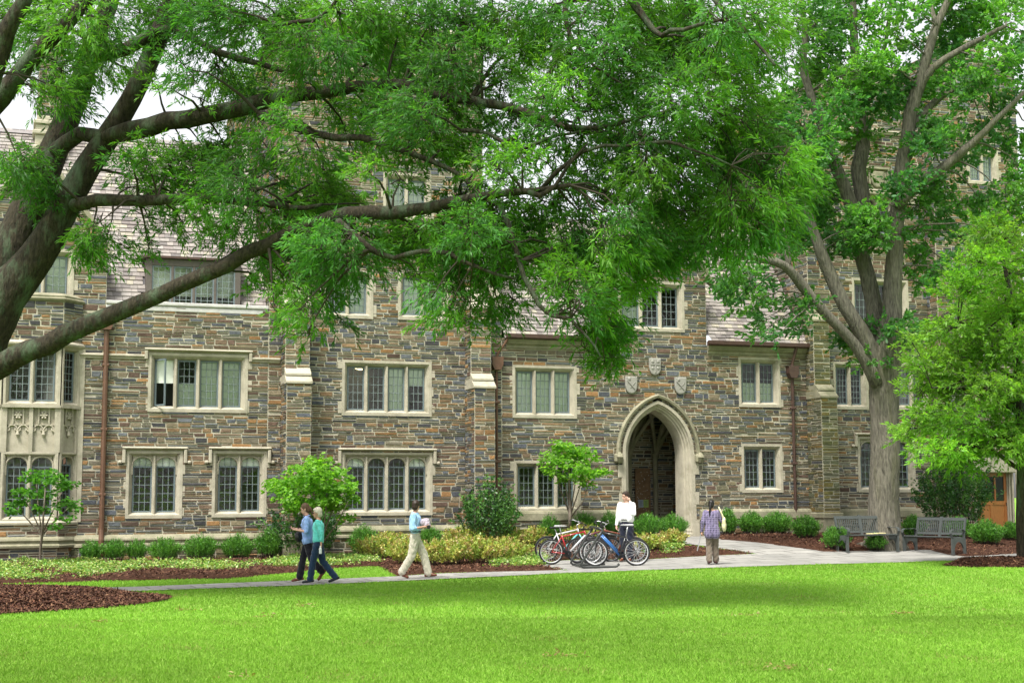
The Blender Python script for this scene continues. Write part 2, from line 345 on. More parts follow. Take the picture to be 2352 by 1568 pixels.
# ------------------------------------------------------------------ windows
OPEN = []       # openings in the front wall (u0,u1,z0,z1)
def local(o, org, ang):
    o.location = org; o.rotation_euler = (0, 0, ang)
def window(u0, u1, z0, z1, nl, arched=False, off=0.0, hood=None, states='d', bw=.20, frame=None, opens=OPEN, quoin=True, mull=.115, dep=.19, mt=None, hdrop=None, proud=.03):
    """one window: limestone surround with mullions; casements, panes, blinds and the dark room behind as sub-parts"""
    org, ang = frame if frame else ((0, -off, 0), 0.0)
    mt = mt or M_LIME
    mb = MB(); cu = (u0 + u1) / 2
    prof = [(-.005, .02), (0, -proud), (.085, -proud), (.10, .012), (.122, .012), (.128, .035), (.150, .05), (.158, .085), (.178, .10), (bw, dep)]
    sc = bw / .20
    rings = []
    for k, (d, y) in enumerate(prof):
        dd = d * sc if k < len(prof) - 1 else bw
        bb = dd
        yb = y
        if k > 1: # sloping sill
            t = (dd - prof[1][0]) / bw; bb = .10 + .085 * (k - 2) / (len(prof) - 3); yb = -proud - .012 + (dep + proud) * (k - 2) / (len(prof) - 3)
        if k == 1: yb = -proud - .012
        tp = dd if not arched else dd * .82
        rings.append([(u0 + dd, yb if k else y, z0 + bb), (u1 - dd, yb if k else y, z0 + bb), (u1 - dd, y, z1 - tp), (u0 + dd, y, z1 - tp)])
    # corner heights must join: build bottom strip and the other three sides separately
    for i in range(len(rings) - 1):
        r, s_ = rings[i], rings[i + 1]
        for a, b in ((0, 1), (1, 2), (2, 3), (3, 0)):
            mb.quad(r[a], r[b], s_[b], s_[a])
    if quoin:
        for side in (-1, 1):
            z = z0 + random.uniform(0, .1); long = random.random() < .5
            while z < z1 - .2:
                h = random.uniform(.24, .40); h = min(h, z1 - z)
                e = random.uniform(.05, .13) if long else 0.0
                x = u0 if side < 0 else u1
                if e > 0: mb.box2((x - e if side < 0 else x - .004, -proud + .004, z + .004), (x + .004 if side < 0 else x + e, .05, z + h - .004), bev=.006)
                mb.box2((x + side * (-.001) - .0 if side > 0 else x + .001, -proud - .002, z - .004), (x - .085 * sc if side > 0 else x + .085 * sc, -proud + .02, z + .004)) if False else None
                z += h; long = not long
    gi0, gi1, gz0, gz1 = u0 + bw, u1 - bw, z0 + .185, z1 - (bw if not arched else bw * .82)
    lw = (gi1 - gi0 - (nl - 1) * mull) / nl
    lights = [(gi0 + i * (lw + mull), gi0 + i * (lw + mull) + lw) for i in range(nl)]
    for i in range(nl - 1):
        c = lights[i][1] + mull / 2; a = mull / 2
        pl = [(c - a, dep), (c - a, .10), (c - a * .45, .025), (c - a * .28, .0), (c + a * .28, 0.0), (c + a * .45, .025), (c + a, .10), (c + a, dep)]
        mb.prism(pl, gz0 - .09, gz1 + .03, axis='z')
    spring = gz1
    if arched:
        rise = lw * .46; spring = gz1 - rise - .02
        for (a, b) in lights:
            c = (a + b) / 2; hw = lw / 2; n = 12
            arc = [(c - hw * math.cos(math.pi * k / n), spring + rise * math.sin(math.pi * k / n) ** .9) for k in range(n + 1)]
            a_, b_ = a - mull * .5, b + mull * .5
            for k in range(n):
                p, q = arc[k], arc[k + 1]; x0 = max(a_, min(b_, p[0])); x1 = q[0]
                mb.quad((p[0], .10, p[1]), (q[0], .10, q[1]), (q[0], .10, gz1 + .02), (p[0], .10, gz1 + .02))
                mb.quad((p[0], .10, p[1]), (q[0], .10, q[1]), (q[0], dep, q[1]), (p[0], dep, p[1]))
            ex = lambda s: [(c - (hw + s) * math.cos(math.pi * k / n), .085, spring + (rise + s) * math.sin(math.pi * k / n) ** .9) for k in range(n + 1)]
            mb.tube([(c - hw - .025, .085, spring - .25)] + ex(.025) + [(c + hw + .025, .085, spring - .25)], .026, 5)
    if hood:
        hz = z1 + .035; o = .085; t = .10
        dz = hdrop if hdrop is not None else z1 - .36
        def hb(p, q, vert):
            if not vert:
                pf = [(-.02, t), (-o - .02, t * .9), (-o - .045, t * .55), (-o - .03, t * .35), (-.03, 0), (-.02, 0)]
                mb.add([(p[0], y, p[1] + h) for y, h in pf] + [(q[0], y, q[1] + h) for y, h in pf], [(i, (i + 1) % 6, 6 + (i + 1) % 6, 6 + i) for i in range(6)] + [tuple(range(6)), tuple(range(11, 5, -1))])
            else: mb.box2((p[0], -o - .03, p[1]), (q[0], 0, q[1]), bev=.02)
        hb((u0 - .12, hz), (u1 + .12, hz), 0)
        for sx in (-1, 1):
            x = u0 - .12 if sx < 0 else u1 + .12
            hb((x if sx < 0 else x - .1, dz), (x + .1 if sx < 0 else x, hz + .02), 1)
            if hood == 'label':
                xe = x - .12 if sx < 0 else x + .12
                mb.box2((min(x, xe) - (.0 if sx < 0 else .0), -o - .02, dz - .02), (max(x, xe), 0, dz + .085), bev=.03)
    wo_ = mb.build('window', mt, hall); local(wo_, org, ang)
    # sub-parts
    rm = MB()
    a, b, c, d = gi0 - .15, gi1 + .15, gz0 - .1, z1 - .05
    y0, y1 = dep + .06, dep + 1.4
    rm.quad((a, y1, c), (b, y1, c), (b, y1, d), (a, y1, d)); rm.quad((a, y0, c), (b, y0, c), (b, y1, c), (a, y1, c)); rm.quad((a, y0, d), (b, y0, d), (b, y1, d), (a, y1, d))
    rm.quad((a, y0, c), (a, y1, c), (a, y1, d), (a, y0, d)); rm.quad((b, y0, c), (b, y1, c), (b, y1, d), (b, y0, d))
    rm.build('room_interior', M_ROOM, wo_)
    for i, (a, b) in enumerate(lights):
        st = states[i % len(states)]
        m = MB(); fw = .045; yg = dep - .03; top = gz1 if not arched else spring
        openc = st == 'o'
        def fr(x0, x1, q0, q1, mbx, yy=yg):
            mbx.box2((x0, yy - .012, q0), (x0 + fw, yy + .03, q1)); mbx.box2((x1 - fw, yy - .012, q0), (x1, yy + .03, q1))
            mbx.box2((x0 + fw, yy - .012, q0), (x1 - fw, yy + .03, q0 + fw)); mbx.box2((x0 + fw, yy - .012, q1 - fw), (x1 - fw, yy + .03, q1))
        x0, x1, q0, q1 = a, b, gz0 - .005, top
        if openc:   # casement swung outwards, seen nearly edge on
            m2 = MB(); fr(0, lw, q0, q1, m2, 0)
            h = m2.build('casement', M_METAL, wo_); h.location = (a + .01, yg - .01, 0); h.rotation_euler = (0, 0, -R(62))
        else:
            fr(x0, x1, q0, q1, m); cs = m.build('casement', M_METAL, wo_)
            lt = MB(); nx = 3; ny = max(4, round((q1 - q0) / (lw / 3 * 1.38)))
            ix0, ix1, iq0, iq1 = x0 + fw, x1 - fw, q0 + fw, q1 - fw
            for k in range(1, nx): lt.box((ix0 + (ix1 - ix0) * k / nx, yg + .008, (iq0 + iq1) / 2), (.017, .012, iq1 - iq0))
            for k in range(1, ny): lt.box(((ix0 + ix1) / 2, yg + .008, iq0 + (iq1 - iq0) * k / ny), (ix1 - ix0, .010, .017))
            if arched:
                for k in range(1, nx): lt.box((x0 + (x1 - x0) * k / nx, yg + .008, spring + rise * .42), (.017, .012, rise * .95))
            lt.build('leading', M_CAME, wo_)
            g = MB(); g.quad((x0 + .01, yg + .018, q0), (x1 - .01, yg + .018, q0), (x1 - .01, yg + .018, q1), (x0 + .01, yg + .018, q1))
            if arched:
                n = 10; c = (a + b) / 2
                pts = [(c - lw / 2 * math.cos(math.pi * k / n), yg + .018, spring + rise * math.sin(math.pi * k / n) ** .9) for k in range(n + 1)]
                g.add(pts, [tuple(range(n + 1))])
            g.build('pane', M_GLASS, wo_)
        bl = None; zt = (gz1 if not arched else gz1); zm = q0 + (q1 - q0) * (.48 if st in 'ho' else .58)
        if st == 'b': bl = (q0, zt)
        elif st == 'h': bl = (q0, q0 + (q1 - q0) * .5)
        elif st == 't': bl = (zm, zt)
        elif st == 'o': bl = (q0 + (q1 - q0) * .5, zt)
        elif st == 'v': bl = (spring, zt)
        if bl:
            g = MB(); n = 6; yb = yg + .055
            g.box2((a + .0, yb, bl[0]), (b - (.0 if st != 'b' else lw * .0), yb + .008, bl[1])); g.build('blind', M_BLIND, wo_)
    opens.append((u0 + .02, u1 - .02, z0 + .02, z1 - .02))
    return wo_
def pxrect(x0, x1, y0, y1, off=0.0):
    ym, xm = (y0 + y1) / 2, (x0 + x1) / 2
    return fu(x0, off, ym), fu(x1, off, ym), fz(y1, xm, off), fz(y0, xm, off)
ZW = {}
# the storeys keep their own levels along each wing
def win(x0, x1, y0, y1, nl, **k):
    off = k.get('off', 0.0); a, b, c, d = pxrect(x0, x1, y0, y1, off); return window(a, b, c, d, nl, **k)
O_A, O_B, O_C, O_T = [], [], [], []
zstr = fz(823, 420)          # string course of the left wing
win(340, 569, 812, 947, 4, hood='drip', states='ohbb', opens=O_A, hdrop=zstr - .06)
win(288.6, 419, 1035.6, 1190, 2, arched=True, hood='label', states='v', opens=O_A)
win(487, 612, 1036, 1187, 2, arched=True, hood='label', states='v', opens=O_A)
lamp_win = win(785, 991, 828.5, 955, 4, states='ddbt', opens=O_B)
win(784, 993, 1038.6, 1183, 4, arched=True, hood='label', states='vddv', opens=O_B)
win(742, 857, 620, 731, 2, states='tb', opens=O_B)
win(914, 1029, 624, 736, 2, states='b', opens=O_B)
win(880, 990, 398, 505, 2, states='b', opens=O_B)
win(1176.5, 1324, 839.5, 960, 3, states='b', opens=O_C)
win(1180, 1333, 1057.5, 1175, 3, states='d', opens=O_C)
win(1420, 1571, 646, 761, 3, states='hdd', opens=O_C)
win(1696, 1791.5, 821, 935, 2, states='h', opens=O_C)
win(1703, 1797, 1019, 1131, 2, states='d', opens=O_C)
TO = 0.15
win(1913.6, 1993, 831, 940, 2, off=TO, states='d', opens=O_T)
win(2056, 2136, 833, 941, 2, off=TO, states='d', opens=O_T)
win(1957, 2086, 641, 753, 3, off=TO, states='d', opens=O_T)
win(1970, 2101, 1003, 1130, 3, arched=True, hood='label', off=TO, states='d', opens=O_T)
TU = 0.75
O_U = []
win(2222, 2292, 346, 424, 2, off=TU, states='b', opens=O_U)
win(1975, 2055, 445, 545, 2, arched=True, hood='label', off=TO, states='d', opens=O_T)
win(-32, 170, 569, 690, 3, states='b', opens=O_A)
# ------------------------------------------------------------------ levels
zA = fz(708, 465); zC = fz(793, 1650); uB0, uB1 = fu(617, 0, 800), fu(1152, 0, 800); uC1 = fu(1859, 0, 1000)
uL = -24.0; uG = fu(245, 0, 650)                      # right edge of the left gable
zPl = fz(1245, 400); zPc = fz(1225, 900); zPr = fz(1182, 1650)
print('levels', zA, zC, zPl, zPc, zPr, 'u', uL, uG, uB0, uB1, uC1, 'arch', fac(1510, 905), fac(1510, 1041))
# bay window geometry
BO = 0.55; bc = fu(70, BO); bw2 = fu(141, BO, 900) - bc
bz = {k: fz(y, 70, BO) for k, y in dict(par_top=690, top=795, g2t=818, g2b=920, sill=934, pan=1040, g1b=1173, base=1200).items()}
bay_u0, bay_u1 = bc - bw2 - BO, bc + bw2 + BO
O_A.append((bay_u0, bay_u1, -.5, bz['top'] - .02))
# arch
AW = 1.30; zB = 0.5; zSp = fz(1041, 1510)
RISE = fz(920, 1510) - zSp
def arch_pts(hw, rise, zb, n=12):
    Rr = (rise * rise + hw * hw) / (2 * hw); th = math.atan2(rise, Rr - hw); cl = -hw + Rr
    left = [(cl - Rr * math.cos(th * k / n), zSp + Rr * math.sin(th * k / n)) for k in range(n + 1)]
    return [(-hw, zb)] + left + [(-x, z) for x, z in reversed(left[:-1])] + [(hw, zb)]
def arch_hole(z, zt):
    if z < zSp: return AW - .1
    xs = [abs(x) for x, q in arch_pts(AW, RISE, 0, 80) if q >= z - .02]
    return max(xs) - .1 if xs and max(xs) > .14 else None
# ------------------------------------------------------------------ walls
uGc = bc; gap_z = fz(345, 75); gk = fz(540, 228)
gslope = (gap_z - gk) / (fu(226, 0, 540) - uGc)
wa = Wall((0, 0, 0), (1, 0, 0), (0, -1, 0)); wa.moss = lambda a, z: .55 if z < zPl else (.15 if z < 1.2 else 0)
wa.run(uL, uB0, -.4, zA, O_A)
wa.run(2 * uGc - uG, uG, zA, gap_z, O_A, clip=lambda z: (2 * uGc - uG, uG) if z < gk - .15 else (uGc - (gap_z - z) / gslope, uGc + (gap_z - z) / gslope))
wa.build()
zsh = fz(672, 1120); ztop = fz(70, 900); uN0, uN1 = fu(641, 0, 300), fu(1108, 0, 420)
wb = Wall((0, 0, 0), (1, 0, 0), (0, -1, 0)); wb.moss = lambda a, z: .35 if z < zPc + .3 else 0
wb.run(uB0, uB1, -.4, zsh, O_B); wb.run(uN0, uN1, zsh, ztop, O_B); wb.build()
wl = Wall((uB0, 0, 0), (0, 1, 0), (-1, 0, 0)); wl.run(0, 3.5, zA - 1, zsh)
wl.o = Vector((uN0, 0, 0)); wl.run(0, 13, zsh, ztop); wl.build()
wr = Wall((uB1, 0, 0), (0, 1, 0), (1, 0, 0)); wr.run(0, 4, zC - 1, zsh); wr.o = Vector((uN1, 0, 0)); wr.run(0, 9, zsh, ztop); wr.build()
# entrance wing with its gable over the arch
g0, g1 = fu(1402, 0, 640), fu(1621, 0, 700); gc = (g0 + g1) / 2; gkz = fz(629, 1605); gaz = gkz + (g1 - gc) * 1.55
wc = Wall((0, 0, 0), (1, 0, 0), (0, -1, 0)); wc.moss = lambda a, z: (.5 if z < 1.1 else (.28 if 1.2 < a < 4.2 and z < 5 else .12))
wc.run(uB1, uC1, -.2, zC, O_C, hole=arch_hole)
wc.run(g0, g1, zC, gaz, O_C, clip=lambda z: (g0, g1) if z < gkz else (gc - (gaz - z) / 1.55, gc + (gaz - z) / 1.55)); wc.build()
for (x, sx) in ((g0, -1), (g1, 1)):
    ws = Wall((x, 0, 0), (0, 1, 0), (sx, 0, 0)); ws.run(0.02, 2.4, zC, gkz); ws.build()
# right tower and its turret
zT = fz(207, 1990, TO); uT1 = fu(2150, TU, 600); uT2 = fu(2344, TU, 500); zU = fz(138, 2250, TU)
wt = Wall((0, -TO, 0), (1, 0, 0), (0, -1, 0)); wt.moss = lambda a, z: .35 if z < 1.2 else .08
wt.run(uC1, uT1, -.2, zT, O_T); wt.build()
ws = Wall((uC1, -TO, 0), (0, 1, 0), (-1, 0, 0)); ws.moss = lambda a, z: .2; ws.run(0, 6.5, zC - 2.5, zT); ws.build()
dz0, dz1 = fz(1225, 2295, TU), fz(1085, 2295, TU); du0, du1 = fu(2252, TU, 1160), fu(2325, TU, 1160)
O_U.append((du0 - .25, du1 + .25, -.5, dz1 + .55))
wu = Wall((0, -TU, 0), (1, 0, 0), (0, -1, 0)); wu.run(uT1, uT2, -.2, zU, O_U); wu.build()
ws = Wall((uT1, -TU, 0), (0, 1, 0), (-1, 0, 0)); ws.run(0, TU, 0, zU); ws.o = Vector((uT1, -TU, 0)); ws.run(TU, 5, zT, zU); ws.build()
# buttresses with sloped limestone set-offs
def buttress(x0, x1, yy, cap_ys, offs, zb, moss=0.0, ztop_=None):
    um0 = fu(x0, offs[0], yy); um1 = fu(x1, offs[0], yy); zs = [fz(c, (x0 + x1) / 2, offs[0]) for c in cap_ys]
    z = zb; w_ = None
    wl_ = [Wall((0, 0, 0), (1, 0, 0), (0, -1, 0)), Wall((um0, 0, 0), (0, 1, 0), (-1, 0, 0)), Wall((um1, 0, 0), (0, 1, 0), (1, 0, 0))]
    caps = []
    lim = zs + [ztop_]
    for k, o in enumerate(offs):
        zt = lim[k]
        if zt is None: break
        W0 = wl_[0]; W0.o = Vector((0, -o, 0)); W0.moss = lambda a, zz: moss; W0.run(um0, um1, z, zt)
        for W1 in wl_[1:]:
            W1.o = Vector((W1.o[0], -o, 0)); W1.moss = lambda a, zz: moss * .8; W1.run(0, o, z, zt)
        nxt = offs[k + 1] if k + 1 < len(offs) and lim[k + 1] is not None else 0.0
        cp = MB(); caps.append(cp)
        # two weathering courses
        d = o - nxt; hh = max(.5, d * 1.25)
        for q in range(2):
            ya, yb = -o - .05 + d * q / 2 + .0, -o + d * (q + 1) / 2
            za, zb2 = zt + hh * q / 2, zt + hh * (q + 1) / 2
            e = .03 - .015 * q
            cp.add([(um0 - e, ya, za), (um1 + e, ya, za), (um1 + e, ya, za + .06), (um0 - e, ya, za + .06), (um0 - e, yb, zb2), (um1 + e, yb, zb2), (um0 - e, 0, za), (um1 + e, 0, za), (um0 - e, 0, zb2), (um1 + e, 0, zb2)],
                   [(0, 1, 2, 3), (3, 2, 5, 4), (0, 3, 4, 8, 6), (1, 7, 9, 5, 2), (4, 5, 9, 8), (0, 6, 7, 1)])
        z = zt + .0
    allw = MB(); st, mo = MB(), MB()
    for W1 in wl_[1:]:
        b = len(wl_[0].st.v); wl_[0].st.v += W1.st.v; wl_[0].st.f += [[i + b for i in q] for q in W1.st.f]; wl_[0].st.c += W1.st.c; wl_[0].st.smooth += W1.st.smooth; wl_[0].st.mi += W1.st.mi
        b = len(wl_[0].mo.v); wl_[0].mo.v += W1.mo.v; wl_[0].mo.f += [[i + b for i in q] for q in W1.mo.f]; wl_[0].mo.c += W1.mo.c; wl_[0].mo.smooth += W1.mo.smooth
    bo = wl_[0].build('buttress'); [cp.build('buttress_cap', M_LIMED if moss > .5 else M_LIME, bo) for cp in caps]
    return um0, um1
b1 = buttress(657, 714, 1000, [880, 700], [.95, .6, .2], -.3, .12, None)
b2 = buttress(1090, 1137, 1000, [891, 705], [1.0, .6, .2], -.3, .12, None)
b3 = buttress(1888, 1925, 1000, [913, 735], [.95, .55, .25], 0, .85, None)
# ------------------------------------------------------------------ mouldings
def course(x0, x1, z, off, prof, name='string_course', m=None, ends=True):
    mb = MB(); n = len(prof)
    mb.add([(x0, -off - d, z + h) for d, h in prof] + [(x1, -off - d, z + h) for d, h in prof], [(i, (i + 1) % n, n + (i + 1) % n, n + i) for i in range(n)] + [tuple(range(n)), tuple(range(2 * n - 1, n - 1, -1))])
    return mb.build(name, m or M_LIME, hall)
STR = [(0, .10), (.09, .07), (.10, .03), (.05, -.02), (.05, -.05), (0, -.09)]
PL = [(0, .16), (.05, .13), (.14, .02), (.15, -.05), (.10, -.08), (.09, -.14), (0, -.16)]
a_, b_, _, _ = pxrect(340, 569, 812, 947)
course(bay_u1 - .05, a_ - .11, zstr, 0, STR); course(b_ + .11, uB0 + .35, zstr, 0, STR)
# projecting plinths (stone below, moulded limestone on top)
for (x0, x1, zz, pr) in ((uL, b1[0], zPl, .16), (b1[1], b2[0], zPc, .16), (b2[1], -AW - .17, zPr, .14), (AW + .17, uC1 + .1, zPr, .14), (b3[1], uT1, zPr, .3)):
    wp = Wall((0, -pr, 0), (1, 0, 0), (0, -1, 0)); wp.moss = lambda a, z: .5; wp.run(x0, x1, -.4, zz - .14); wp.build('plinth')
    tall = zz == zPr
    P_ = [(-pr, .2), (0, .16), (.03, .10), (.04, -.12), (.0, -.16), (-pr, -.16)] if tall else [(-pr, .26), (-.05, .22), (.02, .14), (.03, .09), (-.02, .05), (-.02, .0), (.05, -.03), (.06, -.10), (0, -.14), (-pr, -.14)]
    course(x0, x1, zz, pr, P_, 'plinth_moulding', M_LIMED)
for b, o in ((b1, 1.02), (b2, 1.07), (b3, 1.02)):
    mb = MB(); z = zPc if b is not b3 else zPr
    mb.box2((b[0] - .08, -o - .04, z - .14), (b[1] + .08, 0, z + .06), bev=.03); mb.box2((b[0] - .05, -o, -.4), (b[1] + .05, 0, z - .15), bev=.01); mb.build('buttress_foot', M_LIMED, hall)
# ------------------------------------------------------------------ roofs
SLATES = [((.40, .365, .355), 6), ((.30, .262, .26), 6), ((.49, .455, .38), 4), ((.22, .198, .20), 5), ((.36, .335, .33), 5), ((.45, .415, .41), 3)]
_rc = [c for c, k in SLATES for _ in range(k)]
def roof(x0, x1, y0, zz0, run, pitch, holes=(), name='slate_roof', clip=None, dark=1.0):
    """slope starting at height zz0 on the line y=y0 rising backwards"""
    mb = MB(); cp, sp = math.cos(pitch), math.sin(pitch); L = run / cp
    P = lambda a, s, h: (a, y0 + s * cp - h * sp, zz0 + s * sp + h * cp)
    mb.quad(P(x0, .42, -.02), P(x1, .42, -.02), P(x1, L, -.02), P(x0, L, -.02), (.06, .055, .06))
    s = -.06; row = 0
    while s < L:
        ex = random.uniform(.165, .195); a = x0 - random.uniform(0, .2); lo, hi = x0, x1
        if clip: lo, hi = clip(zz0 + s * sp)
        while a < hi:
            wd = random.uniform(.15, .30); b = min(a + wd, hi); a1 = max(a, lo)
            zz = zz0 + s * sp
            if b > a1 + .02 and not any(h[0] < (a1 + b) / 2 < h[1] and h[2] < zz < h[3] for h in holes):
                c = np.array(random.choice(_rc)) * random.uniform(.8, 1.15) * dark * np.array((.60, .585, .545)); g = .004; t = random.uniform(.028, .045); d = random.uniform(-.01, .01)
                vs = [P(a1 + g, s + d, t), P(b - g, s + d, t), P(b - g, s + ex + .03, .006), P(a1 + g, s + ex + .03, .006), P(a1 + g, s + d, .004), P(b - g, s + d, .004), P(a1 + g, s + ex, 0), P(b - g, s + ex, 0)]
                mb.add(vs, [(0, 1, 2, 3), (4, 5, 1, 0), (4, 0, 3, 6), (5, 7, 2, 1)], tuple(c))
            a += wd
        s += ex; row += 1
    mb.add([P(x0, L, .05), P(x1, L, .05), P(x1, L - .15, .06), P(x0, L - .15, .06)], [(0, 1, 2, 3)], (.2, .18, .18))
    return mb.build(name, M_SLATE, hall, color=True, fix=False)
RP = R(52)
dx0, dx1, dzb, dzt = fu(336, -.3, 650), fu(553, -.3, 650), fz(706, 450, -.3), fz(597, 450, -.3)
roof(uL, uB0 - .02, .25, zA - .05, 5.0, RP, holes=[(dx0, dx1, zA + .1, dzt + .1)])
roof(uB1 + .02, uC1 - .02, -.22, zC + .02, 3.7, RP, holes=[(g0 - .05, g1 + .05, zC - 1, zC + .38)])
# roof behind the left gable and behind the entrance gable (cross roofs)
def cross_roof(c, hw, zr, slope, y1, name='cross_roof'):
    mb = MB()
    for sx in (-1, 1):
        s = 0.0; Ls = math.hypot(hw, hw * slope); n = int(Ls / .22)
        for k in range(n):
            xa, xb = c + sx * hw * (1 - k / n), c + sx * hw * (1 - (k + 1) / n)
            za, zb = zr - abs(xa - c) * slope, zr - abs(xb - c) * slope
            y = .05
            while y < y1:
                wd = random.uniform(.2, .35)
                mb.add([(xa, y, za + .03), (xa, min(y + wd, y1) - .006, za + .03), (xb, min(y + wd, y1) - .006, zb + .0), (xb, y, zb + .0)], [(0, 1, 2, 3)], tuple(np.array(random.choice(_rc)) * random.uniform(.5, .7))); y += wd
    return mb.build(name, M_SLATE, hall, color=True, fix=False)
cross_roof(uGc, uG - uGc, gap_z - .12, gslope, 6.2); cross_roof(gc, g1 - gc, gaz - .12, 1.55, 3.6)
# gable copings
def coping(c, hw, zap, slope, zk, name='gable_coping', w_=.30):
    mb = MB(); xk = (zap - zk) / slope
    ang = math.atan(slope)
    for sx in (-1, 1):
        a = (c, 0, zap + .16); b = (c + sx * (xk + .06), 0, zk + .16 - .06 * slope)
        nx, nz = sx * math.sin(ang), math.cos(ang)
        pr = [(-.10, .0), (-.10, .07), (-.06, .13), (.22, .16), (.26, .06), (.26, -.04), (-.02, -.06)]
        n = len(pr); vs = []
        for p in (a, b):
            for y, h in pr: vs.append((p[0] + (nx * h if p is b else 0), y, p[2] + (nz * h if p is b else h / math.cos(ang)) - .1))
        mb.add(vs, [(i, (i + 1) % n, n + (i + 1) % n, n + i) for i in range(n)] + [tuple(range(n)), tuple(range(2 * n - 1, n - 1, -1))])
        x = c + sx * xk; mb.add([(x - sx * .12, -.06, zk - .02), (x + sx * .34, -.06, zk - .42), (x + sx * .34, -.06, zk - .28), (x + sx * .02, -.06, zk + .12), (x - sx * .12, .26, zk - .02), (x + sx * .34, .26, zk - .42), (x + sx * .34, .26, zk - .28), (x + sx * .02, .26, zk + .12)],
               [(0, 1, 2, 3), (7, 6, 5, 4), (0, 4, 5, 1), (1, 5, 6, 2), (2, 6, 7, 3), (3, 7, 4, 0)])
    return mb.build(name, M_LIMED, hall)
coping(uGc, uG - uGc, gap_z, gslope, gk); coping(gc, g1 - gc, gaz, 1.55, gkz)
# kneelers of the middle block, lead gutter of the left wing, eaves of the entrance wing
for x, sx in ((uB0, 1), (uB1, -1)):
    mb = MB(); xs = uN0 if sx > 0 else uN1
    mb.add([(x - sx * .06, -.07, zsh - .45), (x + sx * .2, -.07, zsh - .45), (xs, -.07, zsh + .55), (x - sx * .06, -.07, zsh - .1), (x - sx * .06, .5, zsh - .45), (x + sx * .2, .5, zsh - .45), (xs, .5, zsh + .55), (x - sx * .06, .5, zsh - .1)],
           [(0, 1, 2, 3), (7, 6, 5, 4), (0, 4, 5, 1), (1, 5, 6, 2), (2, 6, 7, 3), (3, 7, 4, 0)]); mb.build('kneeler_stone', M_LIME, hall)
zc1 = fz(300, 900); course(uN0 - .1, uN1 + .1, fz(172, 900), 0, STR); course(uN0 - .15, uN1 + .15, ztop, 0, [(-.6, .2), (0, .2), (.12, .1), (.12, 0), (0, -.1), (-.6, -.1)], 'parapet_coping')
course(uG, uB0 - .03, zA + .02, 0, [(-.45, .12), (-.02, .13), (.06, .10), (.06, .03), (.0, .0), (.03, -.05), (.03, -.14), (0, -.18), (-.45, -.1)], 'lead_gutter', M_LEAD)
COR = [(-.2, .12), (.22, .12), (.22, .06), (.17, .0), (.13, -.06), (.06, -.10), (.05, -.18), (.02, -.2), (0, -.27), (-.2, -.27)]
GUT = [(.16, .0), (.16, .12), (.26, .17), (.34, .17), (.34, .05), (.26, 0)]
for (x0, x1) in ((uB1 + .15, g0 - .02), (g1 + .02, uC1 - .1)):
    course(x0, x1, zC - .12, 0, COR, 'cornice', M_LIMED); course(x0 - .08, x1 + .02, zC - .04, 0, GUT, 'gutter', M_COPPER)
# copper flashing stepping up the tower side
mb = MB()
for k in range(12):
    y = -.25 + k * .31; z = zC + (y + .22) * math.tan(RP); mb.box2((uC1 - .035, y, z - .05), (uC1 - .012, y + .31, z + .36))
mb.build('roof_flashing', M_COPPER, hall)
# dormer with four leaded lights
dm = MB(); yd = .30
dm.box2((dx0, yd, dzb - .05), (dx1, yd + .08, dzt), bev=.0)
dm2 = MB(); nl = 4; bw_ = .17; mw = .075; lw_ = (dx1 - dx0 - 2 * bw_ - 3 * mw) / 4
d0, d1 = dzb + .02, dzt - .22
dm = MB(); dm.box2((dx0, yd, dzb - .1), (dx0 + bw_, yd + .1, dzt), bev=.01); dm.box2((dx1 - bw_, yd, dzb - .1), (dx1, yd + .1, dzt), bev=.01); dm.box2((dx0 + bw_, yd, d1), (dx1 - bw_, yd + .1, dzt - .003), bev=.01); dm.box2((dx0 + bw_, yd, dzb - .1), (dx1 - bw_, yd + .1, d0))
for k in range(1, 4): x = dx0 + bw_ + k * lw_ + (k - 1) * mw; dm.box2((x, yd + .002, d0), (x + mw, yd + .09, d1), bev=.01)
for x, sx in ((dx0, -1), (dx1, 1)):
    zt_ = dzt; dm.add([(x, yd + .1, dzb - .1), (x, yd + 1.4, dzt - .1), (x, yd + 1.6, dzt), (x, yd + .1, dzt)], [(0, 1, 2, 3)])
dorm = dm.build('dormer', M_DORM, hall)
rf = MB(); rf.add([(dx0 - .1, yd - .1, dzt), (dx1 + .1, yd - .1, dzt), (dx1 + .1, yd - .1, dzt + .07), (dx0 - .1, yd - .1, dzt + .07), (dx0 - .1, yd + 2.0, dzt + .35), (dx1 + .1, yd + 2.0, dzt + .35), (dx0 - .1, yd + 2, dzt + .2), (dx1 + .1, yd + 2., dzt + .2)],
   [(0, 1, 2, 3), (3, 2, 5, 4), (0, 3, 4, 6), (1, 7, 5, 2), (0, 6, 7, 1)]); rf.build('dormer_roof', M_COPPER, dorm)
rm = MB(); rm.box2((dx0 + .1, yd + .35, dzb), (dx1 - .1, yd + .36, dzt - .05)); rm.build('blind', M_BLIND, dorm)
